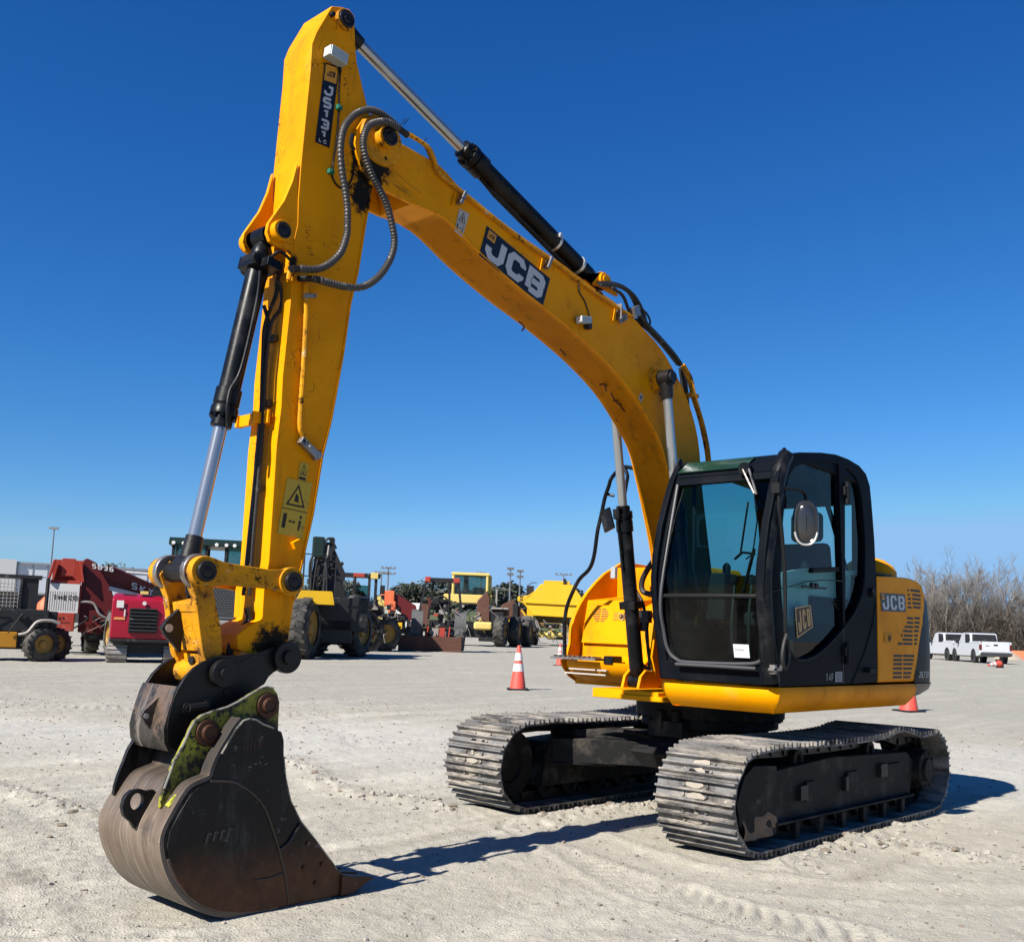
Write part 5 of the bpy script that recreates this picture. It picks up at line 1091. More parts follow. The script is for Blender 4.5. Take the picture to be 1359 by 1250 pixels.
m = MB(); p = Vector([(4.399, -0.02, 2.453)][0]); m.obox(p + V(.03, 0, 0), (.05, 0, 0), (0, .012, 0), (0, 0, .03)); m.obox(p + V(.02, .03, .005), (.008, 0, 0), (0, .035, 0), (0, 0, .036)); m.obox(p + V(.03, -.12, 0), (.012, 0, 0), (0, .09, 0), (0, 0, .032)); m.obox(p + V(.035, -.20, 0), (.02, 0, 0), (0, .012, 0), (0, 0, .034))
m.build('hose_bracket', M['yellow'], stick, bevel=.003)
# corrugated hoses looping over the joint
def corr(pts, name):
    m = MB(); P = smooth_path([Vector(p) for p in pts], 40); Q = [P[0]]; acc = 0
    for a in P[1:]:
        if (a - Q[-1]).length > .0035: Q.append(a)
    m.tube(Q, .02, 10, rf=lambda i, L: .0215 if (i // 2) % 2 else .0180); return m.build(name, pm('ribbed_hose', (.055, .05, .047), .42, var=.3), stick)
H1 = [(3.752, 0.2, 4.284), (3.829, 0.2, 4.309), (3.91, 0.2, 4.323), (3.99, 0.2, 4.309), (4.066, 0.2, 4.26), (4.121, 0.2, 4.197), (4.159, 0.2, 4.123), (4.172, 0.2, 4.012), (4.155, 0.2, 3.889), (4.124, 0.2, 3.781), (4.102, 0.2, 3.683), (4.095, 0.2, 3.588), (4.096, 0.2, 3.522), (4.128, 0.2, 3.416), (4.199, 0.2, 3.33), (4.284, 0.2, 3.274), (4.395, 0.2, 3.245)]
H1 = [V(p[0] , p[1] , p[2]) for p in H1]
corr(H1, 'ribbed_hose')
H2 = [(3.792, 0.235, 4.261), (3.868, 0.235, 4.269), (3.934, 0.235, 4.247), (4.003, 0.235, 4.201), (4.037, 0.235, 4.138), (4.043, 0.235, 4.063), (4.013, 0.235, 3.982), (3.967, 0.235, 3.911), (3.907, 0.235, 3.847), (3.848, 0.235, 3.772), (3.806, 0.235, 3.676), (3.78, 0.235, 3.58), (3.8, 0.235, 3.472), (3.882, 0.235, 3.337), (3.998, 0.235, 3.245), (4.128, 0.235, 3.214), (4.285, 0.235, 3.205)]
corr([V(*p) for p in H2], 'ribbed_hose')
m = MB()
for p, q in ([(4.431, 0.19, 3.236), (4.374, 0.19, 3.253)], [(4.317, 0.225, 3.207), (4.258, 0.225, 3.211)], [(3.758, 0.2, 4.286), (3.692, 0.2, 4.269)]):
    m.cyl(p, q, .0195, n=10)
p, q = Vector([(4.44, 0.19, 3.238)][0]), Vector([(4.373, 0.09, 3.275)][0]); m.tube([p, q], .016, 8); p = Vector([(4.307, 0.225, 3.209)][0]); m.tube([p, p + V(0.02, -.12, .02)], .018, 8)
m.build('hose_fitting', M['dark_steel'], stick)
m = MB()
for p in [(3.748, 0.2, 4.314), (3.725, 0.2, 4.323), (3.576, 0.2, 4.257)]: p = Vector(p); m.tube([p, p + V(-.035, .0, .055)], .0025, 5)
m.tube(smooth_path([(4.05, 0.14, 4.158), (4.057, 0.14, 4.101), (4.032, 0.14, 4.065)], 4), .012, 6); m.build('cable_tie', M['plastic'], stick)
# grease around the joint
# bucket cylinder
A = V(ec[0], YC, ec[1]); B = Vector([(4.775, -0.05, 1.632)][0])
bc = cylinder('bucket_cylinder', A, B, .60, .058, .036, EX)
m = MB(); d = (B - A).normalized(); n_ = V(-d.z, 0, d.x); 
m.tube(smooth_path([A + d * .22 - n_ * -.02 + V(0, .065, 0), A + d * .4 + V(0, .070, 0) + n_ * .0, A + d * .78 + V(0, .072, 0), A + d * .92 + V(0, .066, 0) + n_ * .03, A + d * 1.02 + V(0, .078, 0) + n_ * .03, A + d * 1.12 + V(0, .075, 0)], 5), .012, 8)
m.obox(A + d * .17, d * .035, (0, .085, 0), n_ * .075); m.cyl(A + d * .17 + V(.02, .06, 0) + n_ * .05, A + d * .17 + V(.02, .09, 0) + n_ * .05, .025, n=8); m.cyl(A + d * .17 + V(.0, -.14, 0), A + d * .17 + V(0, -.08, 0), .03, n=8); m.obox(A + d * .19 + V(0, .12, 0), d * .025, (0, .035, 0), n_ * .04)
m.tube(smooth_path([A + d * .16 + V(0, .09, 0), A + d * .13 + V(-.03, .14, .02), A + d * .15 + V(-.12, .14, .0)], 5), .010, 6)
m.build('cylinder_fittings', M['black'], bc, bevel=.003)
# ---------------------------------------------------------------- linkage
PA = [(4.8, 1.605)][0]; PB = [(4.291, 1.584)][0]; PC = [(4.648, 1.111)][0]
m = MB()
for y0, y1 in ((.125, .155), (-.255, -.225)):
    a = Vector((PA[0], 0, PA[1])); b = Vector((PB[0], 0, PB[1])); d = (b - a).normalized(); n_ = V(-d.z, 0, d.x)
    q = [a + d * .03 + n_ * .075, a + d * .12 + n_ * .055, b - d * .13 + n_ * .050, b - d * .04 + n_ * .062, b + n_ * .0 + d * .06, b - d * .04 - n_ * .062, b - d * .13 - n_ * .050, a + d * .12 - n_ * .055, a + d * .03 - n_ * .075, a - d * .07]
    m.py([(p.x, p.z) for p in q], y0, y1)
    for c in (PA, PB): m.cyl((c[0], y0 - .01, c[1]), (c[0], y1 + .012, c[1]), .076, n=28)
for c in (PA, PB):
    m.cyl((c[0], -.28, c[1]), (c[0], .18, c[1]), .052, n=24, mi=1); m.lathe((c[0], .178, c[1]), (0, 1, 0), [(0, .052), (.012, .050), (.014, .036), (.008, .03), (.012, .014), (.012, 0)], 20, 1)
m.build('side_link', [M['yellow_dirty'], M['dark_steel']], EX, bevel=.004)
m = MB()   # H link: PA -> coupler pin
a = Vector((PA[0], 0, PA[1])); b = Vector((PC[0] + .03, 0, PC[1] + .0)); d = (b - a).normalized(); n_ = V(-d.z, 0, d.x); L = (b - a).length
for y0, y1 in ((.065, .115), (-.205, -.155)):
    q = [a - n_ * .07, a + d * .12 - n_ * .06, a + d * .3 - n_ * .07, b - d * .1 - n_ * .06, b + d * .06, b - d * .1 + n_ * .05, a + d * .3 + n_ * .05, a + d * .12 + n_ * .045, a + n_ * .07, a - d * .06]
    m.py([(p.x, p.z) for p in q], y0, y1); m.cyl((PA[0], y0 + .005, PA[1]), (PA[0], y1 - .005, PA[1]), .088, n=28, mi=1)
m.obox(a + d * (L * .55) + n_ * .0, d * (L * .22), (0, .11, 0), n_ * .045); m.obox(a + d * .17, d * .025, (0, .11, 0), n_ * .05); m.obox(b - d * .05, d * .05, (0, .11, 0), n_ * .03)
m.cyl((b.x, -.19, b.z), (b.x, .10, b.z), .062, n=24)
q0 = a + d * (L * .52) - n_ * .055 if False else a + d * (L * .55)
m.build('tipping_link', [M['yellow_dirty'], M['steel']], EX, bevel=.006)
m = MB(); fwd = V(1, 0, 0); c = a + d * (L * .55) + V(.045, -.05, 0)
pr = [c + V(0, 0, .11), c + V(.09, 0, .03), c + V(.115, 0, -.01), c + V(.09, 0, -.05), c + V(0, 0, -.13)]
m.py([(p.x, p.z) for p in pr], -.075, -.045); m.build('lifting_eye', M['dark_steel'], EX, bevel=.003)
m = MB(); m.cyl((pr[2].x - .04, -.078, pr[2].z - .0), (pr[2].x - .04, -.0425, pr[2].z), .020, n=16); m.build('eye_hole', M['sticker_white'], EX)
m = MB(); c = b - d * .06 + V(.034, -.02, .0); m.cyl(c - V(.01, 0, .0), c + V(.012, 0, -.004), .022, n=16); m.build('link_recess', M['rubber'], EX)
# ---------------------------------------------------------------- quick coupler
qp = [(4.245, 1.208), (4.286, 1.246), (4.351, 1.246), (4.396, 1.233), (4.453, 1.214), (4.558, 1.198), (4.693, 1.189), (4.758, 1.167), (4.804, 1.138), (4.849, 1.092), (4.884, 1.035), (4.906, 0.976), (4.92, 0.906), (4.927, 0.857), (4.918, 0.79), (4.896, 0.758), (4.86, 0.745), (4.835, 0.782), (4.805, 0.852), (4.735, 0.888), (4.606, 0.942), (4.49, 1.006), (4.4, 1.054), (4.376, 1.092), (4.346, 1.115), (4.292, 1.138)]
m = MB(); 
for y0, y1 in ((.110, .135), (-.205, -.18)): m.py(qp, y0, y1)
back = [qp[i] for i in (10, 11, 12, 13, 14, 15)]
plate_strip(m, back, -.179, .109, .02, 1)
m.build('quick_coupler', M['dark_steel'], EX, bevel=.004); qc = bpy.data.objects['quick_coupler']
m = MB(); bk2 = [(x + .002, z) for x, z in back]; plate_strip(m, [(x, z) for x, z in [(4.875, 1.046), (4.893, 1), (4.91, 0.94), (4.922, 0.885), (4.929, 0.85), (4.92, 0.79), (4.898, 0.754)]], -.203, .1335, .012, -1); m.build('worn_back_plate', M['coupler_worn'], qc)
m = MB()
for c, r_ in zip([(4.658, 1.112), (4.287, 1.192)], (.045, .060)):
    m.cyl((c[0], .13, c[1]), (c[0], .175 if r_ < .05 else .17, c[1]), r_ + .022, n=28); m.cyl((c[0], -.225, c[1]), (c[0], .19, c[1]), r_ * .62, n=20)
for c in [(4.821, 0.945), (4.72, 0.953)]: m.cyl((c[0], .13, c[1]), (c[0], .145, c[1]), .035, n=20); m.cyl((c[0], .145, c[1]), (c[0], .150, c[1]), .022, n=16)
q = [(4.826, 0.145, 0.946), (4.726, 0.145, 0.957)]; m.tube(q, .022, 8); c = [(4.612, 1.02)][0]; m.cyl((c[0], .13, c[1]), (c[0], .142, c[1]), .024, n=16)
m.tube([(4.924, 0.136, 0.857), (4.92, 0.136, 0.906), (4.906, 0.136, 0.976), (4.884, 0.136, 1.035), (4.849, 0.136, 1.092), (4.805, 0.136, 1.138), (4.758, 0.136, 1.167), (4.694, 0.136, 1.19), (4.558, 0.136, 1.198), (4.453, 0.136, 1.214)], .004, 6); ar2 = smooth_path([(4.594, 0.137, 1.153), (4.526, 0.137, 1.172), (4.462, 0.137, 1.199)], 4); m.tube(ar2, .006, 6)
m.build('coupler_pins', M['dark_steel'], qc, bevel=.003)
m = MB(); c0 = Vector([(4.93, -0.07, 0.904)][0]); t_ = .0
Pq = [(4.886, 1.016), (4.984, 0.929), (4.99, 0.904), (4.968, 0.868), (4.904, 0.805), (4.893, 0.901)]; m.py(Pq, -.015, .01); 
m.build('coupler_lug', M['coupler_worn'], qc, bevel=.003)
m = MB(); c = [(4.968, 0.904)][0]; m.cyl((c[0], -.018, c[1]), (c[0], .0125, c[1]), .013, n=14); m.build('lug_hole', M['sticker_white'], qc)
# ---------------------------------------------------------------- bucket
BY0, BY1 = -.25, .345
side = [(4.647, 0.899), (4.614, 0.907), (4.575, 0.9), (4.533, 0.877), (4.473, 0.856), (4.423, 0.836), (4.407, 0.795), (4.401, 0.715), (4.385, 0.619), (4.347, 0.5), (4.279, 0.395), (4.166, 0.276), (4.031, 0.126), (3.974, 0.085), (3.973, -0.002), (4.107, -0.003), (4.294, -0.003), (4.465, -0.005), (4.601, 0.005), (4.711, 0.03), (4.8, 0.068), (4.877, 0.123), (4.943, 0.198), (4.987, 0.279), (5.012, 0.365), (5.006, 0.428), (4.968, 0.5), (4.908, 0.593), (4.853, 0.62), (4.798, 0.64), (4.78, 0.69), (4.753, 0.75), (4.717, 0.807), (4.683, 0.86)]
m = MB(); m.py(side, BY1 - .022, BY1); bucket = m.build('bucket', M['bucket'], EX, bevel=.004)
m = MB(); m.py(side, BY0, BY0 + .022); m.build('far_side_plate', M['bucket'], bucket)
shell = [(4.06, -0.003), (4.294, -0.003), (4.465, -0.005), (4.601, 0.005), (4.711, 0.03), (4.8, 0.068), (4.877, 0.123), (4.943, 0.198), (4.987, 0.279), (5.012, 0.365), (5.006, 0.428), (4.968, 0.5), (4.908, 0.593), (4.853, 0.62), (4.798, 0.64), (4.78, 0.69), (4.753, 0.75), (4.717, 0.807), (4.683, 0.86), (4.647, 0.899)]
shs = [(p.x, p.y) for p in smooth_path([(a, b, 0) for a, b in shell], 4)]
m = MB(); plate_strip(m, shs, BY0 + .001, BY1 - .001, .022, -1 if False else 1)
bs_ = m.build('bucket_shell', M['bucket_back'], bucket, bevel=.002)
m = MB(); plate_strip(m, shs[6:34], BY1 - .055, BY1 + .004, .010, -1); plate_strip(m, shs[6:34], BY0 - .004, BY0 + .05, .010, -1); m.build('wear_strip', M['bucket_back'], bucket)
# raised wear plates and weld ridges on the visible side
rp_ = [(4.869, 0.608), (4.816, 0.624), (4.753, 0.626), (4.691, 0.614), (4.632, 0.589), (4.566, 0.545), (4.501, 0.475), (4.452, 0.385), (4.404, 0.277), (4.36, 0.15), (4.335, 0.057), (4.332, 0.007), (4.465, 0), (4.603, 0.011), (4.713, 0.037), (4.802, 0.075), (4.875, 0.129), (4.937, 0.201), (4.977, 0.278), (5.002, 0.363), (4.993, 0.427), (4.954, 0.499), (4.904, 0.577)]
m = MB(); m.py(rp_, BY1, BY1 + .008); m.build('wear_plate', M['bucket'], bucket, bevel=.003)
m = MB(); m.tube(smooth_path([(4.805, 0.354, 0.631), (4.696, 0.354, 0.619), (4.633, 0.354, 0.593), (4.567, 0.354, 0.549), (4.502, 0.354, 0.48), (4.452, 0.354, 0.386), (4.405, 0.354, 0.278), (4.36, 0.354, 0.151), (4.328, 0.354, 0.011)], 4), .0065, 6); m.tube(smooth_path([(4.399, 0.352, 0.273), (4.348, 0.352, 0.303), (4.283, 0.352, 0.386)], 3), .006, 6); m.tube(smooth_path([(4.532, 0.354, 0.151), (4.455, 0.354, 0.147), (4.374, 0.354, 0.16)], 3), .004, 6)
m.build('weld_seam', pm('weld_metal', (.055, .045, .04), .35, .5, var=.3), bucket)
m = MB(); f = quad_fn(*[(4.836, 0.356, 0.337), (4.648, 0.356, 0.356), (4.834, 0.356, 0.404), (4.653, 0.356, 0.418)])
for k in range(4):
    u = .1 + k * .2; m.add([f(u, .2, .0), f(u + .07, .15, .0), f(u + .14, .85, .0), f(u + .06, .9, .0)], [(0, 1, 2, 3)]); m.add([f(u + .06, .9, .0005), f(u + .14, .85, .0005), f(u + .20, .7, .0005), f(u + .18, .6, .0005)], [(0, 1, 2, 3)])
m.build('scuff_mark', pm('glossy_scuff', (.045, .045, .045), .25), bucket)
sc_ = MB(); f = quad_fn(*[(4.655, 0.348, 0.727), (4.514, 0.348, 0.75), (4.654, 0.348, 0.815), (4.512, 0.348, 0.829)])
letters(sc_, 'HR', lambda u, v, h: f(.1 + u * .33, .1 + v * .75, h), w=.9, gap=.4, t=.06, mi=0)
sc_.build('chalk_mark', pm('faded_red_chalk', (.11, .035, .045), .8), bucket)
sc_ = MB(); f = quad_fn(*[(4.609, 0.348, 0.664), (4.474, 0.348, 0.669), (4.612, 0.348, 0.707), (4.477, 0.348, 0.709)])
[sc_.add([f(.05 + k * .22 + .02 * (k % 2), .3 + .25 * (k % 3), 0), f(.19 + k * .22, .26 + .3 * (k % 2), 0), f(.18 + k * .22, .36 + .3 * (k % 2), 0), f(.06 + k * .22, .42 + .25 * (k % 3), 0)], [(0, 1, 2, 3)]) for k in range(4)]; sc_.build('weld_marks', pm('pale_weld', (.22, .22, .22), .6), bucket)
# teeth
for k, yy in enumerate((.315, .18, .045, -.09, -.22)):
    m = MB(); tp_ = [(4.009, 0.101), (3.94, 0.083), (3.782, 0.056), (3.782, 0.05), (3.934, 0), (4.012, -0.003)]
    P0 = [V(x, yy - .045, z) for x, z in tp_]; P1 = [V(x, yy + .045, z) for x, z in tp_]
    for i in (2, 3): P0[i].y = yy - .022; P1[i].y = yy + .022
    m.add(P0 + P1, [tuple(range(6)), tuple(range(11, 5, -1))] + [(i, (i + 1) % 6, 6 + (i + 1) % 6, 6 + i) for i in range(6)]); m.build('tooth', M['tooth'], bucket, bevel=.004)
m = MB(); lip = [(4.062, 0.034), (3.957, 0.048), (3.955, 0.018), (4.059, -0.011)]; m.py(lip, BY0 + .002, BY1 - .024); m.build('cutting_edge', M['tooth'], bucket)
m = MB()
for c in [(4.229, 0.28), (4.244, 0.166), (4.133, 0.169), (4.478, 0.023), (4.164, 0.082)]: m.cyl((c[0], BY1, c[1]), (c[0], BY1 + .009, c[1]), .012, n=6)
m.build('bolt', M['tooth'], bucket)
# hanger ears
earp = [(4.466, 1.051), (4.43, 1.043), (4.405, 1.017), (4.388, 0.972), (4.388, 0.905), (4.385, 0.812), (4.487, 0.762), (4.59, 0.821), (4.638, 0.788), (4.683, 0.723), (4.725, 0.645), (4.794, 0.605), (4.86, 0.559), (4.903, 0.519), (4.969, 0.491), (4.997, 0.514), (4.996, 0.554), (4.985, 0.6), (4.961, 0.669), (4.943, 0.725), (4.923, 0.758), (4.897, 0.812), (4.877, 0.859), (4.857, 0.896), (4.82, 0.923), (4.753, 0.942), (4.685, 0.958), (4.62, 0.985), (4.555, 1.02), (4.509, 1.041)]
for nm, y0, y1, mt in (('hanger_ear', .235, .26, M['ear_green']), ('hanger_ear', -.215, -.19, M['bucket'])):
    m = MB(); m.py(earp, y0, y1); m.build(nm, mt, bucket, bevel=.003)
m = MB(); m.tube(smooth_path([(4.986, 0.3, 0.525), (4.945, 0.3, 0.565), (4.895, 0.3, 0.601), (4.842, 0.3, 0.624), (4.793, 0.3, 0.648), (4.769, 0.3, 0.687), (4.756, 0.3, 0.732)], 4), .012, 6); m.tube(smooth_path([(4.709, 0.29, 0.777), (4.677, 0.29, 0.832), (4.639, 0.29, 0.88)], 4), .013, 6); m.tube(smooth_path([(4.719, 0.325, 0.781), (4.69, 0.325, 0.829), (4.653, 0.325, 0.88)], 4), .009, 6); m.build('paint_smear', M['lime'], bucket)
m = MB()
for c in [(4.459, 0.959), (4.785, 0.841)]:
    m.lathe((c[0], .258, c[1]), (0, 1, 0), [(0, .066), (.014, .062), (.016, .050), (.016, 0)], 28); m.lathe((c[0], .27, c[1]), (0, 1, 0), [(0, .040), (.022, .038), (.024, .030), (.018, .026), (.018, 0)], 24); m.cyl((c[0], -.235, c[1]), (c[0], .27, c[1]), .035, n=20)
m.build('bucket_pin', M['tooth'], bucket, bevel=.002)
we = pm('worn_bright_edge', (.30, .29, .25), .4, 0, var=.4, vs=12, layers=[((.05, .05, .045), 12, .5, .6, .1)])
m = MB(); m.tube([(4.986, 0.261, 0.6), (4.962, 0.261, 0.669), (4.944, 0.261, 0.725), (4.923, 0.261, 0.758), (4.897, 0.261, 0.812), (4.878, 0.261, 0.859), (4.857, 0.261, 0.896), (4.82, 0.261, 0.923), (4.753, 0.261, 0.942), (4.685, 0.261, 0.958), (4.62, 0.261, 0.985), (4.555, 0.261, 1.02), (4.509, 0.261, 1.041), (4.466, 0.261, 1.051), (4.43, 0.261, 1.043)], .0055, 6); m.build('worn_edge', we, bucket)
m = MB(); m.tube([(4.754, 0.346, 0.75), (4.718, 0.346, 0.807), (4.684, 0.346, 0.86), (4.647, 0.346, 0.899), (4.615, 0.346, 0.907), (4.576, 0.346, 0.9), (4.534, 0.346, 0.877), (4.474, 0.346, 0.856)], .005, 6); m.build('worn_edge', we, bucket)
m = MB(); m.tube([(4.402, 0.346, 0.715), (4.386, 0.346, 0.619), (4.347, 0.346, 0.5), (4.279, 0.346, 0.395), (4.167, 0.346, 0.277), (4.031, 0.346, 0.126)], .0035, 6); m.build('worn_edge', we, bucket)
# lifting eye on the back of the bucket
q = [(5.117, 0.51), (5.107, 0.559), (5.076, 0.583), (5.029, 0.586), (4.99, 0.569), (4.931, 0.588), (4.971, 0.527), (5.005, 0.482), (5.025, 0.45), (5.038, 0.394), (5.068, 0.441), (5.103, 0.468)]
m = MB()
hole = [(5.046, 0.53)][0]; n = 24
out = []
import math as _m
for i in range(n):
    t = 2 * math.pi * i / n; dx, dz = math.cos(t), math.sin(t); best = .0
    for k in range(len(q)):
        ax, az = q[k][0] - hole[0], q[k][1] - hole[1]; bx, bz = q[(k + 1) % len(q)][0] - hole[0], q[(k + 1) % len(q)][1] - hole[1]
        den = dx * (bz - az) - dz * (bx - ax)
        if abs(den) < 1e-9: continue
        r0 = (ax * (bz - az) - az * (bx - ax)) / den; s0 = (ax * dz - az * dx) / den
        if r0 > 0 and -1e-6 <= s0 <= 1 + 1e-6: best = max(best, r0)
    out.append((hole[0] + dx * max(best, .05), hole[1] + dz * max(best, .05)))
inn = [(hole[0] + .032 * math.cos(2 * math.pi * i / n), hole[1] + .038 * math.sin(2 * math.pi * i / n)) for i in range(n)]
vs = [(x, .105, z) for x, z in out] + [(x, .105, z) for x, z in inn] + [(x, .135, z) for x, z in out] + [(x, .135, z) for x, z in inn]; fs = []
for i in range(n): j = (i + 1) % n; fs += [(i, j, n + j, n + i), (2 * n + i, 2 * n + j, 3 * n + j, 3 * n + i), (i, j, 2 * n + j, 2 * n + i), (n + i, n + j, 3 * n + j, 3 * n + i)]
m.add(vs, fs); m.build('lifting_eye', M['dark_steel'], bucket, bevel=.003)

# ================================================================= the yard behind
B_BLACK = pm('machine_black', (.012, .012, .014), .55, var=.4, layers=[(DUST, 5, .6, .95, .3)])
B_TYRE = pm('tyre_rubber', (.022, .022, .022), .8, var=.3, vs=6, layers=[((.20, .18, .15), 3, .42, .85, .1)])
B_TYRE2 = pm('pale_dusty_tyre', (.13, .125, .12), .9, var=.2, vs=6, layers=[((.05, .05, .05), 4, .5, .7, 0)])
B_RIM = pm('rim_ochre', (.40, .22, .04), .6, var=.2)
B_YEL = pm('machine_yellow', (.78, .46, .015), .5, spec=.25, var=.1, layers=[((.4, .3, .12), 2, .6, .85, .2)])
B_CREAM = pm('faded_yellow', (.72, .55, .16), .6, var=.1)
B_RED = pm('faded_red', (.42, .05, .03), .55, var=.15, layers=[((.55, .22, .17), 4, .58, .8, .1)])
B_DRED = pm('dark_red_paint', (.12, .008, .008), .5, var=.2)
B_CRIM = pm('crimson_paint', (.36, .006, .025), .35, spec=.4, var=.08)
B_ORG = pm('orange_red_paint', (.75, .16, .06), .55, var=.1)
B_WHT = pm('white_paint', (.72, .72, .70), .5, var=.05)
B_GREY = pm('bare_grey_steel', (.28, .26, .24), .55, .3, var=.2, layers=[((.12, .08, .06), 3, .5, .8, .2)])
B_GLASS = glassm('machine_glass', (.30, .48, .44), haze=.05)
B_BRN = pm('rusty_brown_steel', (.11, .045, .028), .7, var=.3, layers=[((.22, .14, .11), 3, .55, .8, 0, (.5, .5, 6))])
B_GRN = pm('dark_green_roof', (.014, .028, .022), .35, var=.2)
B_CONE = pm('cone_vinyl', (.78, .10, .07), .5, var=.08, layers=[((.35, .12, .1), 8, .6, .8, .1)])
B_LENS = pm('lamp_lens_white', (.8, .8, .75), .3)
def part(root, name, mat, fn, bevel=0, label=None):
    m = MB(); fn(m); o = m.build(name, mat, root, bevel=bevel)
    if label: o['label'] = label
    return o
def wheel_at(root, x, y, z, r, w, rz=0, tyre=None, rim=None, lugs=18):
    """wheel with its axle turned rz from local x"""
    tyre = tyre or B_TYRE; rim = rim or B_RIM
    ax = Vector((math.cos(rz), math.sin(rz), 0)); c = Vector((x, y, z)); m = MB()
    m.lathe(c - ax * w / 2, ax, [(0, r * .55), (0, r * .80), (w * .10, r * .93), (w * .2, r * .965), (w * .8, r * .965), (w * .9, r * .93), (w, r * .80), (w, r * .55)], 32, caps=False)
    fwd = Vector((-ax.y, ax.x, 0)); up = Vector((0, 0, 1))
    for k in range(lugs):
        for s in (-1, 1):
            t = 2 * math.pi * (k + (.25 if s > 0 else 0)) / lugs; rad = fwd * math.cos(t) + up * math.sin(t); tan = -fwd * math.sin(t) + up * math.cos(t)
            m.obox(c + ax * s * w * .24 + rad * r * .965, (ax * w * .25 + tan * s * r * .05), tan * r * .05, rad * r * .022)
    t = m.build('wheel', tyre, root)
    m = MB(); m.lathe(c - ax * w * .42, ax, [(0, 0), (0, r * .2), (w * .15, r * .25), (w * .12, r * .52), (0, r * .56), (w * .84, r * .56), (w * .72, r * .52), (w * .69, r * .25), (w * .84, r * .2), (w * .84, 0)], 24); m.build('rim', rim, t)
    return t
def clutter(root, x0, x1, y, z0, z1, n, seed, mats=None):
    rs = random.Random(seed); m = MB(); mats = mats or [B_BLACK, B_GREY, B_YEL]
    for k in range(n):
        x = rs.uniform(x0, x1); z = rs.uniform(z0, z1); yy = y - rs.uniform(0, .12); mi = rs.choice((0, 0, 0, 1, 1, 2) if len(mats) > 2 else (0, 0, 1)); t = rs.random()
        if t < .45: m.tube(smooth_path([(x, yy, z), (x + rs.uniform(-.25, .25), yy - .05, z + rs.uniform(-.1, .25)), (x + rs.uniform(-.4, .4), yy, z - rs.uniform(.1, .5))], 4), rs.uniform(.012, .03), 5, mi)
        elif t < .75: m.box(x, x + rs.uniform(.05, .25), yy - .05, yy + .1, z, z + rs.uniform(.04, .2), mi)
        else: m.cyl((x, yy - .05, z), (x, yy + .1, z), rs.uniform(.03, .09), n=10, mi=mi)
    return m._build('fittings', mats, root)
def rounded(m, x0, x1, y0, y1, z0, z1, mi=0): m.box(x0, x1, y0, y1, z0, z1, mi)
def bgthing(name, label, cat, P, rz, group=None): return thing(name, label, cat, (P[0], P[1], P[2] - .02), rz, group)

# --- small dark machine at the far left (53 px/m)
t = bgthing('compact_loader', 'small dark loader with mesh cage and yellow rims, at the far left edge', 'loader', ((-3.491, -21.601, 0.217)), -3.5367)
part(t, 'chassis', B_BLACK, lambda m: (m.box(-1.9, .25, -.2, 1.0, .72, 1.28), m.px([(-.1, 1.2), (1.1, 1.2), (1.1, 1.5), (.2, 1.5)], -.6, -.1), m.box(-2.0, .1, -.1, .9, .30, .72), m.box(-.3, .45, .0, .8, .8, 1.25)), .03)
part(t, 'side_panel', pm('ochre_panel', (.45, .20, .01), .5), lambda m: m.box(-2.0, -.42, -.24, -.18, .34, .72), .02)
part(t, 'roll_cage', B_BLACK, lambda m: ([m.cyl((x, y, 1.2), (x, y, 2.06), .045, n=8) for x in (-.42, .16) for y in (0, .9)], m.box(-2.0, .02, -.05, .95, 2.04, 2.12), m.tube([(-.02, -.03, 2.08), (.16, -.03, 2.08), (.16, -.03, 1.3)], .02, 6), m.box(-.46, -.05, .0, .9, 1.2, 2.05)))
part(t, 'mesh_guard', B_GREY, lambda m: [m.cyl((x / 12 - 1.4, -.08, 1.3), (x / 12 - 1.4, -.08, 2.0), .008, n=5) for x in range(12)] + [m.cyl((-1.4, -.08, 1.35 + k * .09), (-.5, -.08, 1.35 + k * .09), .008, n=5) for k in range(7)])
part(t, 'fender', B_GREY, lambda m: m.tube(smooth_path([(-.4, -.3, .66), (-.2, -.32, .72), (.0, -.32, .98), (.3, -.32, 1.02), (.5, -.3, .95)], 5), .04, 8))
for x, y in ((.12, -.15), (.42, .55)): wheel_at(t, x, y, .43, .43, .34, R(-62))

clutter(t, -1.9, .0, -.22, .9, 1.3, 16, 14, [B_BLACK, B_BLACK])
# --- red telehandler seen from behind (45 px/m)
t = bgthing('telehandler', 'faded red telehandler with a white panel reading THECO and a long boom', 'telehandler', ((-5.935, -24.712, 0.254)), -3.5694)
part(t, 'counterweight', B_RED, lambda m: (m.box(-.80, -.10, -.1, .3, .68, 1.20), m.box(-.88, .02, -.05, .2, 1.18, 2.0)), .03)
part(t, 'radiator_panel', [B_WHT, B_GREY], lambda m: (m.box(-.86, -.04, -.085, -.055, 1.20, 2.02), [m.box(-.80 + k * .06, -.782 + k * .06, -.089, -.086, 1.26, 1.80, 1) for k in range(12)]))
def _l(m): letters(m, 'THECO', quad_fn((-.72, -.096, 1.56), (-.59, -.096, 1.56), (-.72, -.096, 1.69)), w=.75, gap=.30, t=.2, hgt=.002)
part(t, 'owner_lettering', M['lettering_dark'], _l)
def _l(m): letters(m, 'Trak', quad_fn((-.74, -.104, 1.0), (-.64, -.104, 1.0), (-.74, -.104, 1.1)), w=.75, gap=.3, t=.2, hgt=.002); [m.box(-.66 + k * .05, -.635 + k * .05, -.105, -.1025, .90, .94) for k in range(9)]
part(t, 'model_lettering', M['lettering_dark'], _l)
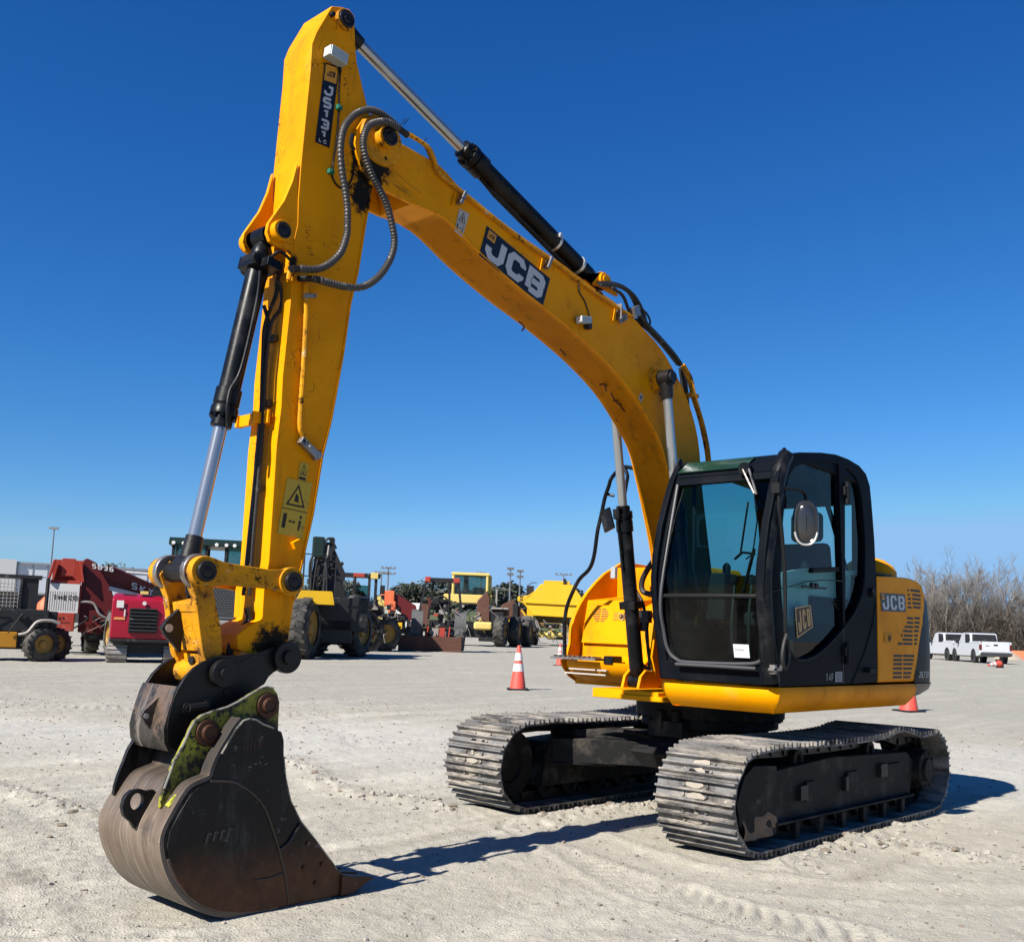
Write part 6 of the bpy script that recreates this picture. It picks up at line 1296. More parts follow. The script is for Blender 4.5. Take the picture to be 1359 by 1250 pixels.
part(t, 'rear_frame', B_RED, lambda m: (m.box(-.82, -.02, -.02, .15, 2.0, 2.12), [m.obox((s * .40 - .42, .1, 2.38), (.03, 0, 0), (0, .3, 0), (-s * .06, 0, .30)) for s in (-1, 1)], m.box(-.56, -.20, -.06, .12, 2.24, 2.74), m.box(-.80, .05, .45, .6, 2.1, 2.72)), .01)
part(t, 'side_body', B_DRED, lambda m: m.py([(.0, .66), (.62, .62), (1.0, 1.4), (.78, 2.0), (.35, 2.66), (.1, 2.78), (.0, 2.74)], .05, 1.6), .03)
part(t, 'boom', B_DRED, lambda m: m.extrude([Vector(p) for p in ((.1, .25, 2.42), (.75, .2, 2.60), (2.35, 1.0, 2.02), (2.45, 1.0, 1.62), (.6, .2, 1.96))], (.1, .5, 0)), .02)
def _l(m): letters(m, 'SKY', quad_fn((1.34, .395, 1.98), (1.56, .505, 1.92), (1.36, .40, 2.17)), w=.8, gap=.3, t=.2, hgt=.03)
part(t, 'boom_lettering', B_WHT, _l)
def _l(m): letters(m, '5036', quad_fn((.24, .044, 2.50), (.39, .044, 2.48), (.24, .044, 2.64)), w=.75, gap=.3, t=.2, hgt=.004)
part(t, 'number_lettering', B_WHT, _l)
part(t, 'boom_stripe', B_WHT, lambda m: m.obox((1.5, .42, 1.80), (.75, .39, -.15), (0, .01, 0), (0, 0, .06)))
part(t, 'cab', B_BLACK, lambda m: (m.box(1.9, 2.5, .9, 1.7, 1.3, 2.2), m.box(1.3, 2.0, .4, 1.6, .9, 1.4)), .02)
part(t, 'underside', B_BLACK, lambda m: m.box(.2, 2.0, .1, 1.4, .45, .9), .03)
part(t, 'pipe', B_GREY, lambda m: m.tube(smooth_path([(.0, -.02, 1.52), (.35, -.02, 1.50), (.55, -.02, 1.2), (.8, .0, 1.05)], 5), .035, 8))
wheel_at(t, .98, -.55, .66, .66, .42, R(8), B_TYRE2); wheel_at(t, .38, 1.5, .6, .6, .4, R(8)); wheel_at(t, -.5, 1.6, .6, .6, .4, R(8))

clutter(t, .1, 1.7, -.02, .75, 1.2, 16, 12, [B_BLACK, B_BLACK, B_DRED])
# --- crimson tracked carrier (50 px/m)
t = bgthing('tracked_carrier', 'crimson tracked carrier with black grille, facing the bucket linkage', 'crawler', ((-5.715, -20.353, 0.224)), -3.6262)
part(t, 'hood', B_CRIM, lambda m: (m.px([(-.1, .62), (-.14, 1.0), (-.08, 1.62), (.2, 1.72), (1.6, 1.80), (1.6, .62)], -.85, .72),), .04)
hood_t = t
part(t, 'grille', B_BLACK, lambda m: (m.box(-.42, .26, -.165, -.12, .78, 1.38), [m.obox((-.08, -.18, .83 + k * .09), (.32, 0, 0), (0, .02, -.02), (0, .006, .012)) for k in range(7)]))
part(t, 'sticker', [B_WHT, pm('orange_label', (.8, .3, .1), .5)], lambda m: (m.box(-.74, -.57, -.150, -.135, 1.40, 1.58, 0), m.box(.54, .66, -.150, -.135, 1.24, 1.42, 0), m.box(-.78, -.52, -.150, -.135, 1.10, 1.16, 1), m.box(.36, .62, -.14, -.12, 1.54, 1.60, 1), m.box(.44, .47, -.150, -.135, 1.16, 1.34, 0), m.box(-.55, -.52, -.150, -.135, 1.18, 1.36, 0), m.cyl((-.08, -.15, 1.53), (-.08, -.13, 1.53), .05, n=14, mi=0)))
part(t, 'bumper', B_BLACK, lambda m: (m.box(-.85, .9, -.12, 1.4, .54, .62), m.box(-.5, .6, .2, 1.5, .25, .55)), .02)
for x in (-.66, .72):
    def _t(m, x=x):
        prof = arc(.34, .26, .26, -90, -270, 10)[::-1] + arc(1.6, .26, .26, 90, -90, 10)
        m.px([(y, z) for y, z in prof], x - .24, x + .24)
        for k in range(9): a = R(-90 - 180 * k / 8); m.obox((x, .34 + .27 * math.cos(a), .26 + .27 * math.sin(a)), (.25, 0, 0), (0, -math.sin(a) * .018, math.cos(a) * .018), (0, math.cos(a) * .015, math.sin(a) * .015))
    part(t, 'crawler_track', B_GREY, _t)
part(t, 'cab', B_BLACK, lambda m: (m.box(.10, 1.0, .6, 1.6, 1.72, 1.9), [m.box(x, x + .05, y, y + .05, 1.9, 2.42) for x in (.12, .95) for y in (.6, 1.5)], m.box(.08, 1.02, .55, 1.6, 2.40, 2.46)))
part(t, 'window', B_GLASS, lambda m: m.box(.17, .95, .61, .625, 1.9, 2.40)); part(t, 'exhaust', B_WHT, lambda m: (m.cyl((-.05, .5, 2.30), (.65, .5, 2.27), .05, n=12), m.cyl((-.6, .5, 2.33), (-.05, .5, 2.31), .025, n=10)))
part(t, 'beacon', B_CREAM, lambda m: m.box(-.2, .0, .1, .2, 1.76, 1.84), .01)
part(t, 'hood_vent', B_BLACK, lambda m: [m.obox((-.45 + k * .45, .5, 1.742), (.16, 0, 0), (0, .3, .02), (0, 0, .012)) for k in range(3)])

# --- big articulated hauler behind the linkage and arm (40 px/m)
t = bgthing('articulated_hauler', 'large dark hauler with honeycomb grille and green-roofed cab behind the folded arm', 'dump truck', ((-10.777, -23.388, 0.277)), -3.7177)
part(t, 'cab_roof', [B_GRN, B_LENS], lambda m: (m.px([(.5, 3.42), (.5, 3.5), (.7, 3.66), (2.3, 3.72), (2.5, 3.5), (2.5, 3.42)], -2.65, -.3), [m.cyl((x, .46, 3.47), (x, .5, 3.47), .06, n=12, mi=1) for x in (-2.5, -2.2, -1.2, -.9, -.65)]), .05)
part(t, 'cab_frame', B_BLACK, lambda m: ([m.box(x, x + .09, y, y + .09, 2.3, 3.42) for x in (-2.55, -1.55, -.95, -.45) for y in (.6, 2.3)], m.box(-2.55, -.36, .6, 2.4, 1.9, 2.45)), .01)
part(t, 'window', B_GLASS, lambda m: (m.box(-2.46, -1.55, .62, .64, 2.45, 3.42), m.box(-.86, -.45, .62, .64, 2.45, 3.42)))
part(t, 'mirror', B_BLACK, lambda m: (m.box(-.25, -.08, .3, .36, 2.7, 3.25), m.tube([(-.4, .5, 3.2), (-.16, .33, 3.3), (-.16, .33, 3.2)], .02, 6)), .01)
part(t, 'grille_panel', pm('grille_grey', (.10, .11, .115), .5), lambda m: m.box(-1.35, -.2, .1, .2, 1.15, 2.35), .02)
def _g(m):
    for r0 in range(14):
        for k in range(10): x = -1.22 + k * .10 + (.05 if r0 % 2 else 0); m.box(x, x + .075, .094, .099, 1.25 + r0 * .074, 1.25 + r0 * .074 + .045)
part(t, 'grille_holes', M['rubber'], _g)
part(t, 'bumper', B_GREY, lambda m: (m.box(-1.6, 0, .0, .4, .98, 1.12), m.box(-1.5, -.1, .1, .8, .72, .98)), .03)
part(t, 'undercarriage', B_BLACK, lambda m: (m.box(-2.4, 3.2, .8, 2.0, .5, 1.3), m.box(-1.8, -.3, .5, 1.9, 1.1, 2.3)), .05)
part(t, 'body', B_BLACK, lambda m: (m.box(2.1, 3.7, .8, 2.4, .9, 2.0), m.box(-2.5, 1.4, 1.0, 2.4, 1.2, 1.9)), .05)
part(t, 'platform', B_YEL, lambda m: (m.py([(1.25, 1.72), (2.45, 1.72), (2.35, 2.12), (1.45, 2.12)], -.4, -.36), m.box(1.45, 2.4, -.4, .6, 2.10, 2.14), m.extrude([(2.45, -.4, 1.72), (2.5, -.4, 1.72), (2.42, -.4, 2.12), (2.35, -.4, 2.12)], (0, 1.0, 0))), .01)
part(t, 'handrail', B_BLACK, lambda m: (m.tube(smooth_path([(1.75, -.2, 2.14), (1.75, -.2, 3.0), (1.85, -.2, 3.15), (2.1, -.2, 3.15), (2.2, -.2, 3.0), (2.25, -.2, 2.14)], 4), .03, 6), m.tube([(1.4, -.2, 3.3), (2.5, -.2, 3.25), (2.5, -.2, 2.2)], .02, 6), m.tube([(1.4, -.2, 2.6), (2.4, -.2, 2.6)], .02, 6), m.tube([(1.5, -.2, 2.14), (1.5, -.2, 3.6)], .03, 6)))
part(t, 'side_mirror', B_GRN, lambda m: m.px([(-.3, 3.2), (-.2, 3.2), (-.2, 3.85), (-.3, 3.85)], 1.72, 2.1), .08)
wheel_at(t, 1.62, -.2, .98, .98, .62, R(-20)); wheel_at(t, 2.0, 2.6, .95, .95, .6, R(-20)); wheel_at(t, -1.9, 1.8, .95, .95, .6, R(-20))

clutter(t, -1.4, -.1, .05, .6, 1.2, 14, 1); clutter(t, .4, 1.3, -.1, 1.0, 1.8, 20, 2, [B_BLACK, B_GREY]); clutter(t, -2.4, -1.6, .3, .8, 2.2, 16, 3)
# --- dark backhoe arm and its machine (36 px/m)
t = bgthing('backhoe_loader', 'dark backhoe with its folded black arm raised behind the big tyres', 'backhoe', ((-14.776, -24.473, 0.307)), -3.7930)
part(t, 'backhoe_arm', B_BLACK, lambda m: (m.extrude([(-.9, 0, 2.0), (-.75, 0, 3.6), (-.5, 0, 3.95), (-.2, 0, 3.9), (0, 0, 3.5), (.3, 0, 2.9), (.35, 0, 2.0)], (0, .35, 0)), m.tube(smooth_path([(-.85, -.1, 2.2), (-.9, -.1, 3.2), (-.6, -.1, 3.75), (-.3, -.1, 4.05), (-.05, -.1, 3.7)], 5), .05, 6), m.tube(smooth_path([(-.75, -.1, 2.2), (-.65, -.12, 3.3), (-.45, -.12, 3.6)], 5), .04, 6), m.cyl((-.4, -.15, 2.0), (-.35, -.15, 3.4), .07, n=10), m.cyl((-.2, -.1, 4.0), (-.2, .4, 4.0), .1, n=12), m.cyl((.18, -.1, 3.2), (.18, .4, 3.2), .06, n=12)), .01)
part(t, 'cylinder_rod', B_GREY, lambda m: m.cyl((-.35, -.15, 3.2), (-.3, -.15, 3.8), .035, n=10))
part(t, 'body', pm('dark_blue_black', (.010, .014, .03), .5), lambda m: (m.box(-1.2, 1.2, 0, 1.6, .8, 2.1), m.box(-1.0, .9, -.1, .2, .4, 1.2)), .06)
wheel_at(t, .82, -.3, .93, .93, .55, R(-24)); wheel_at(t, -.55, .9, .8, .8, .5, R(-24)); part(t, 'fender', B_BLACK, lambda m: m.tube(smooth_path([(.2, -.3, 1.6), (.7, -.3, 2.05), (1.3, -.3, 1.7)], 5), .12, 6))

clutter(t, -1.0, 1.0, -.15, .7, 2.2, 30, 4, [B_BLACK, B_GREY]); clutter(t, -.8, -.2, .02, 2.2, 3.3, 20, 5, [B_BLACK, B_GREY])
# --- canopy tractor loader with grey bucket (33 px/m)
t = bgthing('canopy_tractor', 'canopy tractor with a pale raised bucket beside the shaded traffic cone', 'tractor', ((-19.44, -28.534, 0.351)), -3.8221)
part(t, 'canopy', [B_BLACK, B_RED, B_CREAM], lambda m: (m.box(-1.15, .55, .2, 1.6, 3.02, 3.16), m.box(-.55, -.1, .17, .2, 3.0, 3.16, 1), m.box(.15, .45, .12, .6, 2.95, 3.2, 2)), .04)
part(t, 'canopy_post', B_BLACK, lambda m: [m.box(x, x + .11, y, y + .1, 1.5, 3.02) for x in (-1.05, -.55, .05, .32) for y in (.25, 1.4)])
part(t, 'engine_block', B_BLACK, lambda m: (m.box(-1.1, .6, .1, 1.5, .7, 1.75), m.tube(smooth_path([(-.9, -.1, 1.2), (-.6, -.1, 1.9), (.2, -.1, 1.6), (.6, -.1, 1.2)], 4), .08, 6), m.box(.4, .75, .3, .6, 1.5, 2.3), m.box(.55, .75, .2, .4, 2.35, 2.7), m.box(-.7, .1, .3, .5, 1.7, 2.2)), .02)
part(t, 'window', B_GLASS, lambda m: m.box(-.45, .1, 1.0, 1.02, 1.8, 2.7))
part(t, 'bucket', pm('dull_grey_bucket', (.17, .165, .155), .65, var=.2), lambda m: m.extrude([(-.75, -.5, 1.78), (.08, -.5, 1.78), (-.10, -.5, 1.2), (-.20, -.5, .9), (-.30, -.5, .68), (-.62, -.5, .85), (-.72, -.5, 1.2)], (0, .5, 0)), .01)
part(t, 'lamp', B_CREAM, lambda m: (m.cyl((.62, -.1, 2.0), (.62, .05, 2.0), .13, n=12), m.box(.45, .6, -.1, 0, 2.1, 2.25)))
for x, y, r0 in ((.15, .1, .72), (.85, .8, .72), (-.6, 1.2, .7)): wheel_at(t, x, y, r0, r0, .42, R(-62))

clutter(t, -1.0, .9, -.05, .7, 2.1, 40, 6, [B_BLACK, B_GREY, B_CREAM])
# --- orange telehandler farther back (22 px/m)
t = bgthing('orange_handler', 'bright orange-red handler parked beyond the canopy tractor', 'telehandler', ((-31.679, -41.453, 0.444)), -3.8450)
part(t, 'hood', B_ORG, lambda m: (m.box(-.55, .25, 0, .6, 2.1, 3.0), m.box(-.1, .35, -.1, .1, 1.7, 2.4), m.box(-.9, -.6, .2, .6, 1.7, 2.6)), .08)
part(t, 'boom', B_DRED, lambda m: m.extrude([(.2, .2, 2.1), (.25, .2, 2.9), (1.5, .2, 2.2), (1.6, .2, 1.7), (1.2, .2, 1.3)], (0, .5, 0)), .04)
part(t, 'body', B_BLACK, lambda m: (m.box(-.7, .9, .1, 1.2, .7, 1.7), m.box(.5, .9, -.1, .3, 1.3, 1.6)), .04)
part(t, 'yellow_guard', B_YEL, lambda m: m.box(-.1, .75, -.3, -.1, .85, 1.2), .02)
wheel_at(t, .35, -.1, .5, .5, .55, R(-10)); wheel_at(t, -.45, .1, .5, .5, .45, R(-10)); wheel_at(t, 1.2, .8, .5, .5, .45, R(-10))
clutter(t, -.8, .8, -.12, .6, 2.4, 22, 7, [B_BLACK, B_GREY, B_WHT])
# --- small dark machine by the white box (18 px/m)
t = bgthing('small_tractor', 'small dark tractor with twin wheels in front of the white box trailer', 'tractor', ((-43.543, -53.594, 0.5)), -3.8604)
part(t, 'body', B_BLACK, lambda m: (m.box(-.3, .35, 0, 1.0, .4, 1.7), m.box(-.2, .25, -.1, .1, 1.5, 1.9)), .08)
part(t, 'plate', B_WHT, lambda m: m.box(.0, .10, -.06, -.02, .7, 1.3)); part(t, 'roll_bar', B_BLACK, lambda m: m.tube(smooth_path([(-.1, .3, 1.6), (.0, .3, 2.3), (.5, .3, 2.3), (.6, .3, 1.6)], 4), .05, 6))
for x in (-.42, .48): wheel_at(t, x, .2, .68, .68, .35, 0)
t = bgthing('box_trailer', 'plain white box trailer far behind the small dark tractor', 'trailer', ((-63.26, -75.81, 0.554)), -3.8624)
part(t, 'box', B_WHT, lambda m: m.box(-2.4, 1.25, 3, 5.4, .9, 3.4), .03); part(t, 'rear_door', B_BRN, lambda m: m.box(1.26, 2.2, 3, 5.4, .8, 3.35), .02); part(t, 'chassis', B_BLACK, lambda m: m.box(-2.2, 2.1, 3.3, 5.0, .5, .85)); 
for x in (-1.6, .9): wheel_at(t, x, 3.4, .4, .4, .3, R(90))

# --- box-blade tractor (29 px/m)
t = bgthing('blade_tractor', 'tractor with red-tipped roll bar and a wide rusty scraper blade', 'tractor', ((-23.662, -29.097, 0.373)), -3.8858)
part(t, 'scraper_blade', B_BRN, lambda m: (m.extrude([(-1.42, -.6, .02), (1.28, -.6, .02), (1.30, -.62, .66), (-1.35, -.62, .70)], (0, .06, 0)), [m.box(x, x + .05, -.6, .1, .02, .72) for x in (-1.42, 1.26)], m.box(-1.42, 1.3, -.66, -.56, .0, .10)), .01)
part(t, 'roll_bar', B_BLACK, lambda m: ([m.obox((x, y, 2.3), (.05, 0, 0), (0, .05, 0), (dx, 0, .88)) for x, dx, y in ((-.48, .16, .1), (-.1, .08, .9), (1.18, -.12, .1), (.72, -.04, .9))], m.box(-.32, 1.0, .02, .14, 3.08, 3.22), m.box(-.3, 1.0, .85, .95, 3.05, 3.16)))
part(t, 'roll_bar_cap', B_RED, lambda m: (m.box(-.40, -.15, -.02, 1.0, 3.02, 3.26), m.box(.86, 1.14, -.02, 1.0, 3.02, 3.24)), .04)
part(t, 'seat_block', B_BLACK, lambda m: (m.box(.1, .75, .1, .9, 1.7, 2.3), m.cyl((.1, .0, 2.1), (.1, .1, 2.1), .22, n=14), m.box(.3, .5, -.1, .1, 1.3, 2.0), m.tube(smooth_path([(.0, 0, 1.6), (.2, -.1, 2.35), (.6, -.1, 2.3), (.8, 0, 1.7)], 4), .04, 6)), .03)
part(t, 'hitch_frame', B_BLACK, lambda m: (m.box(-.15, .95, -.1, .15, 1.05, 1.38), m.box(-.1, .0, -.2, .0, .5, 1.3), m.box(.7, .8, -.2, .0, .5, 1.3), m.box(-.3, 1.1, .0, 1.2, .5, 1.0)), .02)
part(t, 'linkage', B_RED, lambda m: (m.obox((-.2, -.3, .8), (.03, 0, 0), (0, .2, 0), (.05, 0, .3)), m.obox((.75, -.3, .8), (.03, 0, 0), (0, .2, 0), (.03, 0, .3)), m.obox((.45, -.35, .85), (.12, 0, 0), (0, .1, 0), (0, 0, .2))), .02)
part(t, 'hydraulic_unit', B_GREY, lambda m: (m.box(.0, .3, -.25, -.05, .7, 1.0), m.cyl((.1, -.3, .75), (.1, -.1, .75), .1, n=12), m.box(.42, .62, -.42, -.3, .66, .9)), .02)
part(t, 'fender', pm('dusty_fender', (.10, .10, .10), .7), lambda m: [m.lathe((x - .25, .3, 1.15), (1, 0, 0), [(0, .62), (0, .66), (.5, .66), (.5, .62)], 20) for x in (-.66, 1.22)])
wheel_at(t, -.66, .3, .78, .70, .46, R(-4), B_TYRE2); wheel_at(t, 1.22, .3, .78, .70, .46, R(-4), B_TYRE2); wheel_at(t, .0, 2.4, .5, .5, .35, R(-4))

clutter(t, -.4, 1.1, -.12, .5, 2.2, 46, 8, [B_BLACK, B_GREY, B_RED])
# --- yellow wheel loader behind it (21 px/m)
t = bgthing('wheel_loader', 'pale yellow wheel loader with a square glazed cab, behind the blade tractor', 'wheel loader', ((-35.27, -38.025, 0.445)), -3.9270)
part(t, 'cab_frame', B_CREAM, lambda m: (m.box(-1.5, .72, 0, 1.8, 4.05, 4.22), [m.box(x, x + .14, y, y + .14, 2.9, 4.05) for x in (-1.46, .52) for y in (.02, 1.6)], m.box(.66, .85, .3, 1.5, 3.0, 4.1), m.box(-1.9, .9, .0, 1.9, 2.45, 2.95)), .05)
part(t, 'window', B_GLASS, lambda m: m.box(-1.3, .5, .08, .1, 2.95, 4.05)); part(t, 'seat', B_BLACK, lambda m: (m.box(-.2, .35, .5, 1.0, 2.9, 3.4), m.box(-.8, -.5, .7, .9, 3.0, 4.1)), .06)
part(t, 'engine_cover', B_BRN, lambda m: (m.extrude([(.0, -.6, 1.1), (.05, -.6, 2.6), (.6, -.6, 3.2), (.75, -.6, 2.8), (.8, -.6, 1.2)], (0, 1.2, 0)), m.box(.8, 1.9, -.2, 1.2, 1.3, 2.2)), .05)
part(t, 'deck', B_GREY, lambda m: (m.box(.75, 1.85, -.5, .9, 2.15, 2.25), m.box(1.1, 1.2, -.1, .0, 2.2, 3.3)), .02); part(t, 'bumper', B_CREAM, lambda m: m.box(-.1, .95, -.9, -.6, .95, 1.4), .12)
part(t, 'undercarriage', B_BLACK, lambda m: (m.box(-1.5, 1.6, -.2, 1.8, .5, 1.4), m.box(.2, 1.6, -.5, 1.0, .3, 2.0)), .05)
wheel_at(t, 1.45, -.5, .88, .88, .62, R(-14), B_TYRE); wheel_at(t, 2.35, 1.2, .9, .9, .6, R(-14)); wheel_at(t, 3.1, 2.6, .85, .85, .55, R(-14)); wheel_at(t, -1.3, 1.2, .85, .85, .6, R(-14))
clutter(t, -1.0, 1.8, -.55, .8, 2.3, 40, 9, [B_BLACK, B_GREY, B_CREAM])
# --- scraper bowl with yellow arms (18 px/m)
t = bgthing('earth_scraper', 'yellow earth scraper with brown dusty bowl left of the dump truck', 'scraper', ((-51.198, -50.537, 0.509)), -3.9570)
part(t, 'bowl', B_BRN, lambda m: (m.extrude([(-.9, 0, 2.0), (-.4, 0, 2.9), (.4, 0, 3.3), (1.1, 0, 2.6), (1.0, 0, 1.4), (-.2, 0, 1.5)], (0, 1.6, 0)), m.extrude([(1.0, -.3, 1.5), (1.1, -.3, 2.7), (1.9, -.3, 1.7)], (0, .8, 0))), .04)
part(t, 'arm', B_YEL, lambda m: (m.extrude([(-1.2, -.3, 1.5), (-1.1, -.3, 2.6), (-.9, -.3, 2.7), (-.7, -.3, 1.9), (-.2, -.3, 2.4), (.35, -.3, 1.45), (-.3, -.3, 1.35)], (0, .3, 0)), m.extrude([(1.0, -.5, 2.5), (1.15, -.5, 2.5), (1.95, -.5, 1.5), (1.8, -.5, 1.4)], (0, .3, 0)), m.box(1.5, 2.0, -.3, 0, 1.9, 3.1)), .03)
part(t, 'engine_block', B_BLACK, lambda m: (m.box(.4, .8, -.2, .4, 1.2, 3.0), m.box(-.2, 1.2, .2, 1.4, .7, 1.5), m.cyl((-1.0, 0, 2.9), (-1.0, 0, 3.1), .2, n=10)), .03); part(t, 'cab_step', B_WHT, lambda m: (m.box(-.4, .05, -.6, -.3, .9, 1.5), m.box(.5, .62, -.6, -.5, .6, 1.6), m.box(-.3, .5, -.6, -.5, .45, .7)), .03)
part(t, 'yellow_box', B_YEL, lambda m: m.box(-.3, .4, -.7, -.4, .12, .45), .04); wheel_at(t, .95, .2, .6, .6, .5, R(-10)); wheel_at(t, -.9, .6, .7, .7, .5, R(-10))

clutter(t, -.9, 1.5, -.1, .9, 1.9, 40, 10, [B_BLACK, B_GREY, B_RIM])
# --- yellow dump truck (19.5 px/m)
t = bgthing('dump_truck', 'bright yellow dump truck seen from behind with an empty tapered body', 'dump truck', ((-44.993, -40.917, 0.478)), -3.9965)
def _d(m):
    m.extrude([(-2.1, -.2, 2.9), (-2.1, -.2, 3.2), (-1.4, -.2, 3.3), (-1.0, -.1, 3.6), (-.6, 0, 4.1), (1.55, 0, 4.1), (1.9, -.1, 3.6), (2.2, -.2, 3.2), (2.9, -.2, 3.1), (2.9, -.2, 2.8), (2.2, -.2, 2.75), (1.6, -.2, 2.0), (-1.0, -.2, 2.0), (-1.8, -.2, 2.85)], (0, 4.5, 0))
    m.box(-.4, 1.35, .3, 4.0, 4.1, 4.35)
part(t, 'dump_body', B_YEL, _d, .03)
part(t, 'body_rib', B_YEL, lambda m: (m.extrude([(-1.6, -.32, 2.78), (2.15, -.32, 2.72), (2.2, -.32, 2.86), (-1.7, -.32, 2.92)], (0, .14, 0)), m.extrude([(-1.0, -.34, 1.98), (1.6, -.34, 1.92), (1.65, -.34, 2.05), (-1.1, -.34, 2.12)], (0, .16, 0)), m.box(-1.25, -1.0, -.34, -.2, 2.0, 2.1)), .02)
part(t, 'body_slots', M['rubber'], lambda m: [m.box(x, x + .22, -.215, -.205, z, z + .10) for x in (-1.95, 2.35) for z in (2.95, 3.12)])
part(t, 'cab_guard', B_BLACK, lambda m: (m.box(-1.6, -1.1, 3.5, 4.0, 3.3, 4.1), m.box(.9, 1.1, .2, .5, 4.1, 4.5), m.tube([(-1.55, 3, 4.1), (-1.2, 3, 4.3), (-.9, 3, 4.3)], .03, 6)), .03)
part(t, 'chassis', pm('shaded_ochre_steel', (.16, .11, .035), .7, var=.3), lambda m: (m.box(-.9, 1.4, .2, 4.0, 1.2, 1.95), m.box(-.5, .9, -.1, .3, 1.25, 1.55)), .04)
part(t, 'axle', B_CREAM, lambda m: (m.lathe((-.9, .3, .78), (1, 0, 0), [(0, .14), (.7, .16), (.9, .34), (1.3, .34), (1.5, .16), (2.6, .14)], 16), m.box(-.8, -.3, .0, .3, .55, .95)), .03)
part(t, 'tow_unit', B_BLACK, lambda m: (m.box(-.3, .7, -.15, -.08, 1.3, 1.5), [m.cyl((-.15 + k * .25, -.2, 1.4), (-.15 + k * .25, -.14, 1.4), .07, n=10) for k in range(4)], m.box(.3, 1.1, .4, 1.2, .45, .7)), .02)
part(t, 'strut', B_GREY, lambda m: [m.cyl((-1.1 + k * .15, .0, 1.9 - k * .1), (-.8 + k * .15, .0, 1.0), .05, n=8) for k in range(3)])
wheel_at(t, -1.45, .0, .98, .98, .66, R(-4), B_TYRE2); wheel_at(t, -.95, 2.2, .9, .9, .5, R(-4)); wheel_at(t, 2.3, .0, .98, .98, .66, R(-4), B_TYRE2)

clutter(t, -.9, 1.5, -.1, .5, 1.5, 40, 11, [B_BLACK, B_GREY, B_RIM])
# --- warehouse, embankment, distant trees
t = thing('warehouse', 'long pale metal-clad warehouse with a lower wall darkened for shade at far left', 'warehouse', ((-37.286, -112.418, 1.443)), -3.5787 + .12); t.location.z = .75
part(t, 'cladding', pm('pale_cladding', (.75, .78, .82), .6, var=.06), lambda m: m.box(1.2, 22, 0, 18, 2.9, 6.0)); part(t, 'end_panel', B_WHT, lambda m: m.box(-8, 1.15, -.4, 18, 2.9, 6.4)); part(t, 'lower_wall', pm('shaded_wall', (.10, .095, .09), .8, var=.3, vs=.6), lambda m: m.box(-8, 22, .3, 18, -1.5, 2.88))  # shade on the lower wall is put into its dark colour
part(t, 'panel_rib', pm('rib_grey', (.30, .32, .35), .6), lambda m: [m.box(k * 1.5 + 1.3, k * 1.5 + 1.36, -.06, -.002, 2.9, 6.0) for k in range(14)]); part(t, 'roof_edge', pm('roof_grey', (.35, .38, .43), .5), lambda m: m.box(1.2, 22, -.2, 18, 6.003, 6.2)); part(t, 'base_beam', B_GREY, lambda m: m.box(1.2, 22, -.25, -.003, 2.7, 2.895))
m = MB(); vs = []; fs = []; nx = 60
def dpt(px_, dep): return None
E1 = [(-108.921, -150.824, 2.505), (-121.175, -137.782, 2.595), (-140.058, -117.733, 2.481), (-153.282, -103.701, 2.347)]
EP = smooth_path([(a, b, 0) for a, b, c_ in E1], 10); dv = Vector((FH[0], FH[1], 0))
for i, p in enumerate(EP):
    for off, z in ((0, .2), (4, 1.6), (9, 3.9), (14, 4.6), (60, 5.4)):
        q = p + dv * off; vs.append((q.x, q.y, z + (1.2 * noise.noise(Vector((q.x * .05, q.y * .05, 0))) if off > 3 else 0)))
for i in range(len(EP) - 1):
    for k in range(4): a = i * 5 + k; fs.append((a, a + 1, a + 6, a + 5))
m.add(vs, fs); o = m.build('embankment', pm('olive_grass', (.085, .105, .045), .95, var=.3, vs=.3)); tag(o, kind='structure')
# leafy trees
def leafy(name, h, wd, seed, mats, root):
    rs = random.Random(seed); m = MB(); m.tube([(0, 0, -.3), (.1 * wd, 0, h * .3), (0, .05, h * .6)], .02 * h, 7, rf=lambda i, L: .035 * h * (1 - i * .3))
    for k in range(6):
        a = rs.uniform(0, 6.28); r = rs.uniform(.2, .45) * wd; m.tube([(0, 0, h * rs.uniform(.25, .45)), (r * math.cos(a) * .5, r * math.sin(a) * .5, h * .6), (r * math.cos(a), r * math.sin(a), h * rs.uniform(.65, .85))], .01 * h, 5)
    m.build('trunk', mats[0], root)
    m = MB(); cl = []
    for k in range(16):
        a = rs.uniform(0, 6.28); zz = rs.uniform(.28, .95); rr = wd * .5 * math.sqrt(rs.random()) * math.sin(math.pi * min(1, max(.15, (zz - .05)))) ** .6
        cl.append((rr * math.cos(a), rr * math.sin(a), zz * h, rs.uniform(.12, .22) * wd))
    for cx, cy_, cz, cr in cl:
        for j in range(85):
            d = Vector((rs.gauss(0, 1), rs.gauss(0, 1), rs.gauss(0, .75))).normalized() * cr * rs.uniform(.6, 1.1); c = Vector((cx, cy_, cz)) + d
            s = wd * rs.uniform(.02, .05); a = Vector((rs.gauss(0, 1), rs.gauss(0, 1), rs.gauss(0, 1))).normalized(); b, c2, _ = frame_for(a)
            m.add([c + b * s, c + c2 * s, c - b * s, c - c2 * s], [(0, 1, 2, 3)], rs.choice((0, 0, 1, 2)))
    m.build('crown', mats[1:], root)
LM = [pm('bark_far', (.08, .06, .045), .9)] + [pm('leaf_dark', (.06, .075, .055), .8), pm('leaf_mid', (.09, .105, .075), .8), pm('leaf_grey', (.125, .13, .105), .8)]
LT = []
for i, (h, wd) in enumerate(((9, 8), (7.5, 9), (10, 7))):
    r0 = thing('leafy_tree', 'x', 'tree', (0, 0, 0)); leafy('t', h, wd, 30 + i, LM, r0); LT.append(r0)
